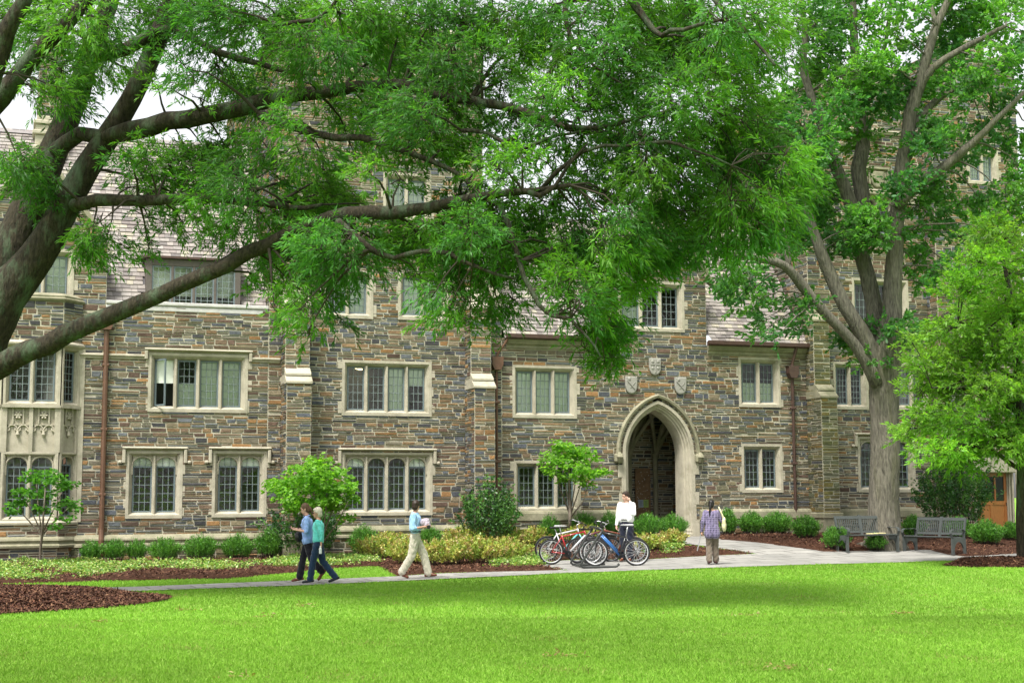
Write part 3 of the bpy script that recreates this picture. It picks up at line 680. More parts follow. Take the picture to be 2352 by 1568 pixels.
for k in range(4):
    x0 = dx0 + bw_ + k * (lw_ + mw); x1 = x0 + lw_; m = MB(); fw = .04
    m.box2((x0, yd + .03, d0), (x0 + fw, yd + .07, d1)); m.box2((x1 - fw, yd + .03, d0), (x1, yd + .07, d1)); m.box2((x0 + fw, yd + .03, d0), (x1 - fw, yd + .07, d0 + fw)); m.box2((x0 + fw, yd + .03, d1 - fw), (x1 - fw, yd + .07, d1)); m.build('casement', M_METAL, dorm)
    m = MB()
    for q in range(1, 3): m.box((x0 + lw_ * q / 3, yd + .05, (d0 + d1) / 2), (.016, .01, d1 - d0))
    for q in range(1, 6): m.box(((x0 + x1) / 2, yd + .05, d0 + (d1 - d0) * q / 6), (lw_, .009, .016))
    m.build('leading', M_CAME, dorm)
    m = MB(); m.quad((x0 + .01, yd + .06, d0), (x1 - .01, yd + .06, d0), (x1 - .01, yd + .06, d1), (x0 + .01, yd + .06, d1)); m.build('pane', M_GLASS, dorm)
# chimney on the ridge
chx = fu(113, -5.0, 300); zr = fz(345, 113, -5.0)
ch = MB(); w2 = .40
ch.box2((chx - w2 - .1, 4.2, zr - 1.6), (chx + w2 + .1, 5.5, zr - .02), bev=.05)
for z0, z1, e in ((0, .35, .04), (.35, .5, .12), (.5, .7, .03), (.7, .84, .10), (.84, 1.0, .0)): ch.box2((chx - w2 - e, 4.4 - e, zr + z0), (chx + w2 + e, 5.3 + e, zr + z1), bev=.03)
cho = ch.build('chimney', M_LIME, hall)
zct = fz(70, 113, -5.0)
wch = [Wall((0, 4.45, 0), (1, 0, 0), (0, -1, 0)), Wall((chx - w2 + .03, 4.45, 0), (0, 1, 0), (-1, 0, 0)), Wall((chx + w2 - .03, 4.45, 0), (0, 1, 0), (1, 0, 0))]
wch[0].run(chx - w2 + .03, chx + w2 - .03, zr + 1.0, zct); wch[1].run(0, .8, zr + 1, zct); wch[2].run(0, .8, zr + 1, zct)
for q in wch: q.build('chimney_shaft')
# tower battlements and bands
for (x0, x1, zz, off) in ((uC1, uT1, zT, TO), (uT1, uT2, zU, TU)):
    x = x0; k = 0; cr = MB()
    while x < x1 - .2:
        b = min(x + .8, x1)
        if k % 2 == 0:
            wm = Wall((0, -off, 0), (1, 0, 0), (0, -1, 0)); wm.run(x, b, zz, zz + .55); bo = wm.build('merlon'); cp = MB(); cp.box2((x - .05, -off - .08, zz + .55), (b + .05, -off + .4, zz + .68), bev=.03); cp.build('merlon_coping', M_LIMED, bo)
        else: cp = MB(); cp.box2((x + .05, -off - .08, zz), (b - .05, -off + .4, zz + .12), bev=.03); cp.build('crenel_coping', M_LIMED, hall)
        x = b; k += 1
    mb = MB(); mb.box2((x0 + .05, -off + .05, zz - 2), (x1 - .05, -off + .4, zz - .01)); mb.build('parapet_back', M_MORTAR, hall)
course(uC1 - .05, uT1 - .01, fz(303, 2000, TO), TO, STR)
# carved crest panel and gargoyle on the tower
x0, x1, z0, z1 = pxrect(1987, 2040, 386, 440, TO)
mb = MB(); mb.rings([[(x0 + d, -TO - y, z0 + d), (x1 - d, -TO - y, z0 + d), (x1 - d, -TO - y, z1 - d), (x0 + d, -TO - y, z1 - d)] for d, y in ((-.02, 0), (-.02, .09), (.05, .10), (.09, .02), (.1, .02))]); mb.quad((x0 + .1, -TO - .02, z0 + .1), (x1 - .1, -TO - .02, z0 + .1), (x1 - .1, -TO - .02, z1 - .1), (x0 + .1, -TO - .02, z1 - .1))
mb.box2((x0 - .12, -TO - .14, z0 - .16), (x1 + .12, -TO, z0 - .03), bev=.04)
def shield_mesh(mb, cx, cz, wd, ht, y, th=.05):
    pts = [(cx - wd / 2, cz + ht / 2), (cx + wd / 2, cz + ht / 2)]
    for k in range(1, 7):
        t = k / 7; pts.append((cx + wd / 2 * math.cos(t * math.pi / 2) ** .8, cz + ht * .05 - ht * .55 * math.sin(t * math.pi / 2)))
    pts.append((cx, cz - ht / 2))
    for k in range(6, 0, -1):
        t = k / 7; pts.append((cx - wd / 2 * math.cos(t * math.pi / 2) ** .8, cz + ht * .05 - ht * .55 * math.sin(t * math.pi / 2)))
    n = len(pts); c = (cx, cz)
    o = [(p[0], y, p[1]) for p in pts]; a = [(p[0], y - th, p[1]) for p in pts]; b = [(c[0] + (p[0] - c[0]) * .88, y - th - .012, c[1] + (p[1] - c[1]) * .88) for p in pts]
    mb.rings([o, a, b]); mb.add(b, [tuple(range(n))])
shield_mesh(mb, (x0 + x1) / 2, (z0 + z1) / 2, (x1 - x0) * .55, (z1 - z0) * .68, -TO - .02, .06)
for sx in (-1, 1):
    mb.tube([((x0 + x1) / 2 + sx * (x1 - x0) * .33, -TO - .06, (z0 + z1) / 2 + dz * (z1 - z0)) for dz in (.3, .15, 0, -.15, -.28)], [.02, .04, .025, .045, .02], 6)
mb.build('carved_crest', M_LIMED, hall)
gx, gzz = fac(2006, 313, TO)
mb = MB(); mb.tube([(gx, -TO, gzz + .1), (gx, -TO - .25, gzz), (gx, -TO - .42, gzz - .02)], [.22, .20, .12], 9); mb.tube([(gx - .1, -TO - .3, gzz + .15), (gx - .17, -TO - .28, gzz + .27)], [.06, .02], 5); mb.tube([(gx + .1, -TO - .3, gzz + .15), (gx + .17, -TO - .28, gzz + .27)], [.06, .02], 5); mb.build('carved_head', M_LIMED, hall)
# ------------------------------------------------------------------ three carved shields over the arch
for k, (cx, cy) in enumerate(((1503, 842), (1448.5, 884), (1561.5, 886))):
    x, z = fac(cx, cy); mb = MB(); wd, ht = .43, .57; shield_mesh(mb, x, z, wd, ht, -.02, .055)
    if k == 0:
        mb.box2((x - .02, -.105, z - .2), (x + .02, -.08, z + .24)); mb.box2((x - .17, -.105, z + .05), (x + .17, -.082, z + .09))
        for sx in (-1, 1):
            for sz in (.17, -.05): mb.lathe([(.0, -.03), (.05, -.02), (.06, 0)], (x + sx * .1, -.08, z + sz), 7, ax='y')
    else:
        mb.bar((x - .15, -.09, z + .15), (x + .1, -.09, z - .12), .05, .03); mb.lathe([(0, -.03), (.05, -.02), (.06, 0)], (x - .08, -.08, z + .2), 7, ax='y'); mb.bar((x - .05, -.09, z - .1), (x + .13, -.09, z + .1), .02, .02)
    mb.build('carved_shield', mat('shield_stone', (.29, .28, .25), .85, noise=.15, nscale=12), hall)
# ------------------------------------------------------------------ pointed arch portal and the vaulted porch
mb = MB(); mb.sm = False
prof = [(AW, 0.02), (AW, -.05), (AW - .10, -.05), (AW - .13, .02), (AW - .16, .03), (AW - .18, .10), (AW - .23, .11), (AW - .25, .19), (AW - .29, .2), (AW - .31, .28), (AW - .33, .42), (AW - .34, .75)]
rs = []
for hw, y in prof: rs.append([(x, y, z) for x, z in arch_pts(hw, RISE - (AW - hw), zB - .05)])
mb.rings(rs, closed=False)
for sx in (-1, 1):
    z = zB; k = 0
    while z < zSp - .1:
        h = random.uniform(.4, .62); e = (.16 if k % 2 == 0 else .04) + random.uniform(-.02, .02); x = sx * AW
        mb.box2((min(x, x + sx * e) + (0 if sx > 0 else -.0), -.045, z + .004), (max(x, x + sx * e), .05, min(z + h, zSp) - .004), bev=.006); z += h; k += 1
    mb.box2((sx * (AW - .34) - .02 if sx < 0 else sx * (AW - .34) - .02, 0, zB - .1), (sx * (AW - .0) if sx > 0 else -AW, .03, zB + .0)) if False else None
    for (d, y, r) in ((.145, .025, .045), (.205, .105, .045), (.27, .195, .045)): mb.lathe([(r + .03, 0), (r + .03, .1), (r + .01, .14), (r + .02, .2), (r, .26)], (sx * (AW - d), y, zB), 8)
mb.build('archway_surround', M_LIME, hall)
mb = MB(); pts = arch_pts(AW + .08, RISE + .08, zSp - .05, 14)
path = [(x, 0, z) for x, z in pts]
cz0 = zSp
pr = [(0, 0), (.03, -.11), (.10, -.13), (.14, -.06), (.15, 0)]
P_ = []
for i, p in enumerate(path):
    a = Vector(path[max(0, i - 1)]); b = Vector(path[min(len(path) - 1, i + 1)]); t = (b - a).normalized(); nrm = Vector((-t.z, 0, t.x)); P_.append((p, nrm, Vector((0, 1, 0))))
mb.sweep(P_, pr)
for sx in (-1, 1): mb.box((sx * (AW + .17), -.08, zSp - .16), (.30, .2, .30), bev=.05); mb.tube([(sx * (AW + .17), -.12, zSp - .28), (sx * (AW + .17), -.2, zSp - .12), (sx * (AW + .17), -.14, zSp + .02)], [.08, .12, .06], 7)
mb.build('arch_hood_mould', M_LIMED, hall)
# porch interior
PD = 3.6; M_PORCH = mat('porch_plaster_dark', (.16, .145, .115), .9, noise=.2)
wv = Wall((0, PD, 0), (1, 0, 0), (0, -1, 0)); wv.run(-2.2, 2.4, zB, zSp + 2.2)
wv.build('porch_wall')
wv = Wall((-2.0, .7, 0), (0, 1, 0), (1, 0, 0)); wv.run(0, PD - .7, zB, zSp + 2.2); wv.build('porch_wall'); wv = Wall((2.2, .7, 0), (0, 1, 0), (-1, 0, 0)); wv.run(0, PD - .7, zB, zSp + 2.2); wv.build('porch_wall')
mb = MB()
for x0, x1 in ((-2.0, -AW + .30), (AW - .30, 2.2)): mb.quad((x0, .74, zB), (x1, .74, zB), (x1, .74, zSp + 2.2), (x0, .74, zSp + 2.2))
mb.quad((-2.0, .7, zSp + 2.1), (2.2, .7, zSp + 2.1), (2.2, PD, zSp + 2.1), (-2, PD, zSp + 2.1))
mb.build('porch_vault', M_PORCH, hall)
mb = MB(); mb.quad((-2.0, -.3, zB + .015), (2.2, -.3, zB + .015), (2.2, PD, zB + .015), (-2, PD, zB + .015)); mb.build('porch_floor', mat('porch_paving', (.2, .19, .17), .8, noise=.2), hall)
def pcol(px, Yd):
    u = fu(px, -Yd, 1130); m = MB()
    m.lathe([(.14, 0), (.14, .15), (.10, .22), (.095, .25), (.095, zSp - .02 - zB), (.13, zSp + .03 - zB), (.14, zSp + .08 - zB), (.12, zSp + .1 - zB)], (u, Yd, zB), 10)
    for dx, dy in ((-1.5, -2.4), (-.9, -1.0), (1.0, -1.2), (-.15, -2.7), (1.2, -2.4)):
        m.tube([(u + dx * t, Yd - .06 + dy * t, zSp + .08 + 2.0 * math.sin(t * math.pi / 2) ** .8) for t in np.linspace(0, 1, 8)], .075, 6)
    m.build('rib_column', M_LIMED, hall)
pcol(1506, PD - .15); pcol(1446, PD - .15)
# ------------------------------------------------------------------ oriel bay
mb = MB()
faces = [((bc - bw2, -BO), 0.0, 2 * bw2, 2), ((bc + bw2, -BO), R(45), BO * math.sqrt(2), 1), ((bc - bw2 - BO, 0), -R(45), BO * math.sqrt(2), 1)]
BAY = MB()
for (p0, ang, Lf, nl) in faces:
    fr = ((p0[0], p0[1], 0), ang)
    window(.03, Lf - .03, bz['sill'] + .0, bz['top'] + .03, nl, states='d', frame=fr, opens=[], quoin=False, bw=.16 if nl == 2 else .13, proud=.0, mull=.13)
    window(.03, Lf - .03, bz['base'], bz['pan'] + .03, nl, arched=True, states='d', frame=fr, opens=[], quoin=False, bw=.16 if nl == 2 else .13, proud=.0, mull=.13)
    ca, sa = math.cos(ang), math.sin(ang)
    T = lambda s, y, z: (p0[0] + s * ca - y * sa, p0[1] + s * sa + y * ca, z)
    z0, z1 = bz['pan'] + .02, bz['sill'] + .01
    BAY.quad(T(0, .10, z0), T(Lf, .10, z0), T(Lf, .10, z1), T(0, .10, z1))
    def bx(s0, s1, y0, y1, q0, q1):
        BAY.add([T(s0, y0, q0), T(s1, y0, q0), T(s1, y1, q0), T(s0, y1, q0), T(s0, y0, q1), T(s1, y0, q1), T(s1, y1, q1), T(s0, y1, q1)], [(0, 3, 2, 1), (4, 5, 6, 7), (0, 1, 5, 4), (1, 2, 6, 5), (2, 3, 7, 6), (3, 0, 4, 7)])
    b_ = .16 if nl == 2 else .13
    bx(0, b_, 0, .2, z0, z1); bx(Lf - b_, Lf, 0, .2, z0, z1); bx(0, Lf, -.05, .2, z1 - .03, z1 + .05)
    iw = (Lf - 2 * b_ - (nl - 1) * .11) / nl
    for k in range(nl):
        s0 = b_ + k * (iw + .11); s1 = s0 + iw
        if k: bx(s0 - .11, s0, .0, .2, z0, z1)
        zu = z1 - .12; zd = z1 - .50
        bx(s0, s1, .055, .12, zd - .03, zd); c = (s0 + s1) / 2
        for ss in (s0 + iw * .26, s1 - iw * .26): bx(ss - .02, ss + .02, .045, .12, zd, z1)
        for an in range(6): # rosette
            a1 = an * math.pi / 3; BAY.tube([T(c, .06, (zd + z1) / 2), T(c + .085 * math.cos(a1), .045, (zd + z1) / 2 + .085 * math.sin(a1)), T(c + .12 * math.cos(a1), .08, (zd + z1) / 2 + .12 * math.sin(a1))], [.03, .035, .012], 6)
        BAY.tube([T(c, .02, (zd + z1) / 2), T(c, .09, (zd + z1) / 2)], .035, 7)
        nA = 2 if nl == 2 else 1 # cusped arcading
        nA = 2
        for q in range(nA):
            x0 = s0 + iw * q / nA; x1 = x0 + iw / nA; cc = (x0 + x1) / 2; r = (x1 - x0) / 2
            BAY.tube([T(cc - r * math.cos(t), .07, zd - .22 + .19 * math.sin(t)) for t in np.linspace(0, math.pi, 9)], .024, 5)
            for sg in (-1, 1): BAY.tube([T(cc + sg * r * .95, .07, zd - .22), T(cc + sg * r * .55, .07, zd - .17), T(cc + sg * r * .5, .07, zd - .10)], [.02, .028, .01], 5)
        BAY.tube([T(c, .06, zd - .20), T(c, .05, zd - .30), T(c, .06, zd - .38)], [.03, .055, .015], 7)
BAY.build('tracery_panel', M_LIME, hall)
# corner shafts, cornice, parapet, foot
def outline(e): return [(bc - bw2 - BO - e * .41, 0.02), (bc - bw2 - e * .41, -BO - e), (bc + bw2 + e * .41, -BO - e), (bc + bw2 + BO + e * .41 * 1.0 + e * .6, 0.02)]
def band(z0, z1, prof, name, m):
    mb = MB(); rs = [[(x, y, z) for x, y in outline(e)] for e, z in prof]; mb.rings(rs, closed=False); return mb.build(name, m, hall)
t0 = bz['top']
band(0, 0, [(-.05, t0 - .02), (.06, t0), (.12, t0 + .05), (.13, t0 + .10), (.05, t0 + .17), (-.05, t0 + .2)], 'bay_cornice', M_LIME)
p0 = bz['par_top']
for (q0, ang, Lf, nl) in faces:
    ca, sa = math.cos(ang), math.sin(ang)
    wp = Wall((q0[0], q0[1], 0), (ca, sa, 0), (sa, -ca, 0)); wp.run(0, Lf, t0 + .15, p0); wp.build('bay_parapet')
    wp = Wall((q0[0], q0[1], 0), (ca, sa, 0), (sa, -ca, 0)); wp.run(0, Lf, -.3, bz['base'] - .0); wp.build('bay_foot')
band(0, 0, [(-.05, p0 - .02), (.07, p0 + .02), (.10, p0 + .08), (.04, p0 + .12), (.05, p0 + .17), (-.25, p0 + .28)], 'bay_coping', M_LIMED)
band(0, 0, [(-.02, bz['base'] - .1), (.06, bz['base'] - .06), (.07, bz['base'] + .0), (.0, bz['base'] + .07)], 'bay_sill', M_LIME)
band(0, 0, [(0, zPl - .12), (.14, zPl - .08), (.15, zPl - .02), (.08, zPl + .03), (.08, zPl + .08), (.12, zPl + .12), (.1, zPl + .17), (-.02, zPl + .26)], 'bay_plinth_moulding', M_LIMED)
mb = MB(); x, y = bc + bw2 + BO + .02, .0
mb.box2((bay_u1 - .12, -.04, bz['base']), (bay_u1 + .10, .1, t0)); mb.build('bay_jamb', M_LIME, hall)
# bay floor between storeys so no light falls through the bay
# ------------------------------------------------------------------ rainwater goods
def downpipe(px, y_top, z_bot, r=.055, m=None, hop=True, gut=None, off=.12, kick=0.0):
    m = m or M_COPPER; u = fu(px, off, 950); zt = fz(y_top, px, off); mb = MB()
    pts = [(u, -off, zt), (u, -off, z_bot + .5), (u + kick, -off - .06 - .1 * (kick != 0), z_bot + .2), (u + kick, -off - .06 - .1 * (kick != 0), z_bot - .25)]
    mb.tube(pts, r, 8)
    z = zt - 1.2
    while z > z_bot + .4: mb.box((u, -off, z), (.2, .13, .09), bev=.02); z -= 1.9
    if hop:
        mb.prism([(u - .11, zt - .16), (u + .11, zt - .16), (u + .19, zt + .02), (u + .19, zt + .2), (u + .22, zt + .26), (u - .22, zt + .26), (u - .19, zt + .2), (u - .19, zt + .02)], -off - .14, -.02)
    if gut is not None: mb.tube([(u + gut[0], -.26, zt + gut[1]), (u + gut[0] * .8, -.22, zt + gut[1] - .15), (u + gut[0] * .1, -off, zt + .35), (u, -off, zt + .1)], r, 8)
    return mb.build('downpipe', m, hall)
downpipe(240, 745, zPl - .1, .075, M_COPPERL); downpipe(1141, 838, .55, .04, M_COPPERL, gut=(.35, zC - fz(838, 1141, .12) - .0)); downpipe(1822, 858, .45, .055, gut=(.12, zC - fz(858, 1822, .12)), kick=.12)
# ------------------------------------------------------------------ oak door at the foot of the turret
dd = MB(); wdt = du1 - du0; y = -TU + .28
dd.box2((du0, y, dz0), (du1, y + .05, dz1)) if False else None
st = .11
for a, b, c, d in ((du0, du0 + st, dz0, dz1), (du1 - st, du1, dz0, dz1)): dd.box2((a, y, c), (b, y + .06, d), bev=.008)
zm = dz0 + (dz1 - dz0) * .50
for c, d in ((dz0, dz0 + .25), (zm - .07, zm + .07), (dz1 - .14, dz1)): dd.box2((du0 + st, y + .002, c), (du1 - st, y + .058, d), bev=.008)
for k in (1, 2):
    x = du0 + st + (wdt - 2 * st) * k / 3; dd.box2((x - .035, y + .003, zm + .07), (x + .035, y + .057, dz1 - .14), bev=.006)
x = (du0 + du1) / 2; dd.box2((x - .05, y + .003, dz0 + .25), (x + .05, y + .057, zm - .07), bev=.006)
dd.box2((du0 + st, y + .025, dz0 + .2), (du1 - st, y + .045, zm))
door = dd.build('door', M_WOOD, hall)
g = MB(); g.box2((du0 + st, y + .03, zm), (du1 - st, y + .036, dz1 - .1)); g.build('door_glass', mat('door_glass', (.012, .015, .015), .08, spec=.6), door)
g = MB(); g.tube([(du1 - .06, y - .05, zm - .1), (du1 - .06, y - .05, zm + .02)], .014, 6); g.build('door_handle', mat('dark_iron', (.03, .03, .03), .4, metal=.6), door)
mb = MB()
for sx, x in ((-1, du0), (1, du1)):
    for k, (dw, yy) in enumerate(((.0, .3), (.06, .18), (.12, .08), (.2, -.02))): mb.box2((x if sx > 0 else x - .28 - .0, -TU + yy - .05, -.2), (x + .28 if sx > 0 else x, -TU + .35, dz1 + .1)) if k == 0 else mb.tube([(x + sx * dw, -TU + yy, -.2), (x + sx * dw, -TU + yy, dz1 + .1)], .035, 6)
mb.box2((du0 - .28, -TU - .03, dz1 + .0), (du1 + .28, -TU + .4, dz1 + .55), bev=.03); mb.build('door_surround', M_LIME, hall)
# light-tight backs so that no sky shows through the rooms
mb = MB(); mb.box2((uL, 1.9, -.4), (uB0, 2.0, zA + 2)); mb.box2((uN0 + .1, 1.9, 0), (uN1 - .1, 2., ztop - .1)); mb.box2((2.4, 2.2, 0), (uC1, 2.3, zC)); mb.box2((uC1 + .1, 1.9, 0), (uT2 - .1, 2.0, zT - .2)); mb.box2((uB1, 1.9, 0), (-2.2, 2., zC + 1)); mb.box2((uB0, -0 + 1.8, 0), (uB1, 1.9, zsh)); mb.build('inner_wall', M_ROOM, hall)
# lamp glowing in the first light of the four-light window
lp = OB + E * fu(832, -1.0, 848) - N * 1.0 + np.array([0, 0, fz(846, 832, -1.0)])
lmp = thing('ceiling_lamp', 'lit oval ceiling lamp seen through the leaded window above the four arched lights', 'lamp', tuple(lp), A)
m_lamp = bpy.data.materials.new('lamp_glow'); m_lamp.use_nodes = True
p_ = m_lamp.node_tree.nodes['Principled BSDF']; p_.inputs['Base Color'].default_value = (.9, .8, .5, 1); p_.inputs['Emission Color'].default_value = (1, .82, .42, 1); p_.inputs['Emission Strength'].default_value = 1.6
mb = MB(); mb.lathe([(0, -.05), (.16, -.04), (.24, 0), (.2, .04), (0, .05)], (0, 0, 0), 14); mb.build('lamp_shade', m_lamp, lmp)
mb = MB(); mb.tube([(0, 0, .04), (0, 0, .25)], .012, 6); mb.build('stem', M_COPPER, lmp)
# ================================================================== GROUND
def ground_mat(name, c1, c2, scale, rough=.95, bump=.4, bs=60, c3=None, s3=.6):
    m = bpy.data.materials.new(name); m.use_nodes = True; t = m.node_tree; t.nodes.clear(); L = t.links.new
    out = t.nodes.new('ShaderNodeOutputMaterial'); p = t.nodes.new('ShaderNodeBsdfPrincipled'); p.inputs['Roughness'].default_value = rough; p.inputs['Specular IOR Level'].default_value = .15
    tc = t.nodes.new('ShaderNodeTexCoord'); n = t.nodes.new('ShaderNodeTexNoise'); n.inputs['Scale'].default_value = scale; n.inputs['Detail'].default_value = 8; n.inputs['Roughness'].default_value = .7; L(tc.outputs['Object'], n.inputs['Vector'])
    r = t.nodes.new('ShaderNodeMapRange'); r.inputs[1].default_value = .35; r.inputs[2].default_value = .65; L(n.outputs['Fac'], r.inputs[0])
    mx = t.nodes.new('ShaderNodeMix'); mx.data_type = 'RGBA'; L(r.outputs[0], mx.inputs[0]); mx.inputs[6].default_value = (*c1, 1); mx.inputs[7].default_value = (*c2, 1); c = mx.outputs[2]
    if c3:
        n2 = t.nodes.new('ShaderNodeTexNoise'); n2.inputs['Scale'].default_value = s3; n2.inputs['Detail'].default_value = 4; L(tc.outputs['Object'], n2.inputs['Vector'])
        r2 = t.nodes.new('ShaderNodeMapRange'); r2.inputs[1].default_value = .5; r2.inputs[2].default_value = .72; r2.inputs[4].default_value = .7; L(n2.outputs['Fac'], r2.inputs[0])
        m2 = t.nodes.new('ShaderNodeMix'); m2.data_type = 'RGBA'; L(r2.outputs[0], m2.inputs[0]); L(c, m2.inputs[6]); m2.inputs[7].default_value = (*c3, 1); c = m2.outputs[2]
    L(c, p.inputs['Base Color']); b = t.nodes.new('ShaderNodeBump'); b.inputs['Strength'].default_value = bump; b.inputs['Distance'].default_value = .03
    nb = t.nodes.new('ShaderNodeTexNoise'); nb.inputs['Scale'].default_value = bs; nb.inputs['Detail'].default_value = 4; L(tc.outputs['Object'], nb.inputs['Vector']); L(nb.outputs['Fac'], b.inputs['Height']); L(b.outputs[0], p.inputs['Normal']); L(p.outputs[0], out.inputs['Surface']); return m
M_SOD = ground_mat('lawn_sod', (.125, .27, .026), (.165, .33, .034), 3.0, c3=(.22, .32, .07), s3=.9)
M_MULCH = ground_mat('bark_mulch', (.028, .013, .008), (.08, .034, .019), 22, bump=1.0, bs=35)
def flag_mat():
    m = bpy.data.materials.new('bluestone_flags'); m.use_nodes = True; t = m.node_tree; t.nodes.clear(); L = t.links.new
    out = t.nodes.new('ShaderNodeOutputMaterial'); p = t.nodes.new('ShaderNodeBsdfPrincipled'); p.inputs['Roughness'].default_value = .75
    tc = t.nodes.new('ShaderNodeTexCoord'); mp = t.nodes.new('ShaderNodeMapping'); mp.inputs['Rotation'].default_value = (0, 0, -R(24)); L(tc.outputs['Object'], mp.inputs['Vector'])
    b = t.nodes.new('ShaderNodeTexBrick'); b.offset = .37; b.inputs['Scale'].default_value = 1; b.inputs['Brick Width'].default_value = .92; b.inputs['Row Height'].default_value = .62; b.inputs['Mortar Size'].default_value = .022
    b.inputs['Color1'].default_value = (.235, .23, .215, 1); b.inputs['Color2'].default_value = (.30, .29, .27, 1); b.inputs['Mortar'].default_value = (.085, .08, .07, 1); L(mp.outputs[0], b.inputs['Vector'])
    n = t.nodes.new('ShaderNodeTexNoise'); n.inputs['Scale'].default_value = 1.6; n.inputs['Detail'].default_value = 7; n.inputs['Roughness'].default_value = .7; L(mp.outputs[0], n.inputs['Vector'])
    r = t.nodes.new('ShaderNodeMapRange'); r.inputs[1].default_value = .3; r.inputs[2].default_value = .7; r.inputs[3].default_value = .72; r.inputs[4].default_value = 1.18; L(n.outputs['Fac'], r.inputs[0])
    mx = t.nodes.new('ShaderNodeMix'); mx.data_type = 'RGBA'; mx.blend_type = 'MULTIPLY'; mx.inputs[0].default_value = 1; L(b.outputs['Color'], mx.inputs[6]); L(r.outputs[0], mx.inputs[7]); L(mx.outputs[2], p.inputs['Base Color']); L(p.outputs[0], out.inputs['Surface']); return m
M_FLAG = flag_mat()
xs = np.concatenate([[-400, -200, -100, -60], np.arange(-40, 40.1, .5), [60, 100, 200, 400]]); ys = np.concatenate([[-300, -100, -40, -10], np.arange(0, 60.1, .5), [80, 120, 250, 600]])
X, Y = np.meshgrid(xs, ys); Z = gz(X, Y); nx, ny = len(xs), len(ys)
V = np.stack([X, Y, Z], -1).reshape(-1, 3); I = np.arange(nx * ny).reshape(ny, nx)
FQ = np.stack([I[:-1, :-1], I[:-1, 1:], I[1:, 1:], I[1:, :-1]], -1).reshape(-1, 4)
tag(np_mesh('lawn', V, FQ, M_SOD, smooth=True), kind='structure')
def inside(poly, x, y):
    r = np.zeros(np.shape(x), bool); n = len(poly)
    for i in range(n):
        x1, y1 = poly[i]; x2, y2 = poly[(i + 1) % n]
        c = ((y1 > y) != (y2 > y)); xi = (x2 - x1) * (y - y1) / ((y2 - y1) if y2 != y1 else 1e-9) + x1
        r ^= c & (x < xi)
    return r
def gp(pts): return [tuple(gnd(x, y)[:2]) for x, y in pts]
def edge_dist(poly, x, y):
    d = np.full(np.shape(x), 1e9); n = len(poly)
    for i in range(n):
        a = np.array(poly[i]); b = np.array(poly[(i + 1) % n]); ab = b - a; t = np.clip(((x - a[0]) * ab[0] + (y - a[1]) * ab[1]) / (ab @ ab + 1e-12), 0, 1)
        d = np.minimum(d, np.hypot(x - a[0] - t * ab[0], y - a[1] - t * ab[1]))
    return d
from mathutils.geometry import tessellate_polygon
def patch(name, poly, lift, m, step=.5, dome=0.0, dw=1.0, rough=0.0):
    bm = bmesh.new(); vs = [bm.verts.new((p[0], p[1], 0)) for p in poly]
    for tri in tessellate_polygon([[Vector((p[0], p[1], 0)) for p in poly]]):
        try: bm.faces.new([vs[i] for i in tri])
        except ValueError: pass
    x0, x1 = min(p[0] for p in poly), max(p[0] for p in poly); y0, y1 = min(p[1] for p in poly), max(p[1] for p in poly)
    for ax, lo, hi in ((0, x0, x1), (1, y0, y1)):
        k = lo + step
        while k < hi:
            co = (k, 0, 0) if ax == 0 else (0, k, 0); no = (1, 0, 0) if ax == 0 else (0, 1, 0)
            bmesh.ops.bisect_plane(bm, geom=bm.verts[:] + bm.edges[:] + bm.faces[:], plane_co=co, plane_no=no); k += step
    P = np.array([v.co[:2] for v in bm.verts]); z = gz(P[:, 0], P[:, 1]) + lift
    if dome or rough:
        d = edge_dist(poly, P[:, 0], P[:, 1]); s = sm(d, 0, dw); z = z + dome * s + rough * s * rng.normal(0, 1, len(z)) - (.03 * (d < 1e-3))
    for v, q in zip(bm.verts, z): v.co.z = q
    bmesh.ops.recalc_face_normals(bm, faces=bm.faces)
    if sum(f.normal.z for f in bm.faces) < 0: bmesh.ops.reverse_faces(bm, faces=bm.faces)
    me = bpy.data.meshes.new(name); bm.to_mesh(me); bm.free(); me.materials.append(m)
    if dome: me.polygons.foreach_set('use_smooth', np.ones(len(me.polygons), bool))
    return link(name, me)
FRONT = gp([(-900, 1386), (323, 1358), (700, 1345), (1000, 1331), (1300, 1317), (1640, 1305), (2000, 1294), (2200, 1288), (2352, 1282), (2700, 1273), (3400, 1257)])
BACKL = gp([(1301, 1311), (1270, 1309), (1000, 1318.5), (905, 1325), (850, 1327), (700, 1333), (323, 1348.5), (-900, 1377)])
W = lambda u, o: tuple((OB + E * u + N * o)[:2])
PATH = FRONT + [W(24, 10.2), W(14, 9.2)] + gp([(2400, 1269), (2352, 1270), (2212, 1278), (2130, 1262), (2040, 1262), (1899, 1267)]) + gp([(1640, 1232)]) + [W(1.5, .25), W(-1.3, .25)] + gp([(1562, 1248), (1740, 1273), (1480, 1286), (1290, 1288), (1240, 1300)]) + BACKL
tag(patch('path', PATH, .022, M_FLAG), kind='structure')
BEDL = gp([(1301, 1310.5), (1000, 1317), (911, 1325), (869, 1300), (781, 1304), (668, 1316), (527, 1329), (316, 1333), (140, 1338), (-200, 1346), (-900, 1356)]) + [W(-30, .1), W(-1.4, .1), W(-1.3, .5)] + gp([(1560, 1250), (1739, 1273), (1480, 1285.5), (1285, 1287), (1236, 1299)])
BEDR = gp([(1650, 1240), (1899, 1269), (2040, 1265), (2130, 1264), (2212, 1279.5), (2352, 1272), (2420, 1268)]) + [W(15, 8.6), W(15, .1), W(1.55, .1), W(1.6, .6)]
tag(patch('planting_bed', BEDL, .035, M_MULCH, .35, .05, .6, .012), kind='structure')
tag(patch('planting_bed', BEDR, .035, M_MULCH, .35, .05, .6, .012), kind='structure')
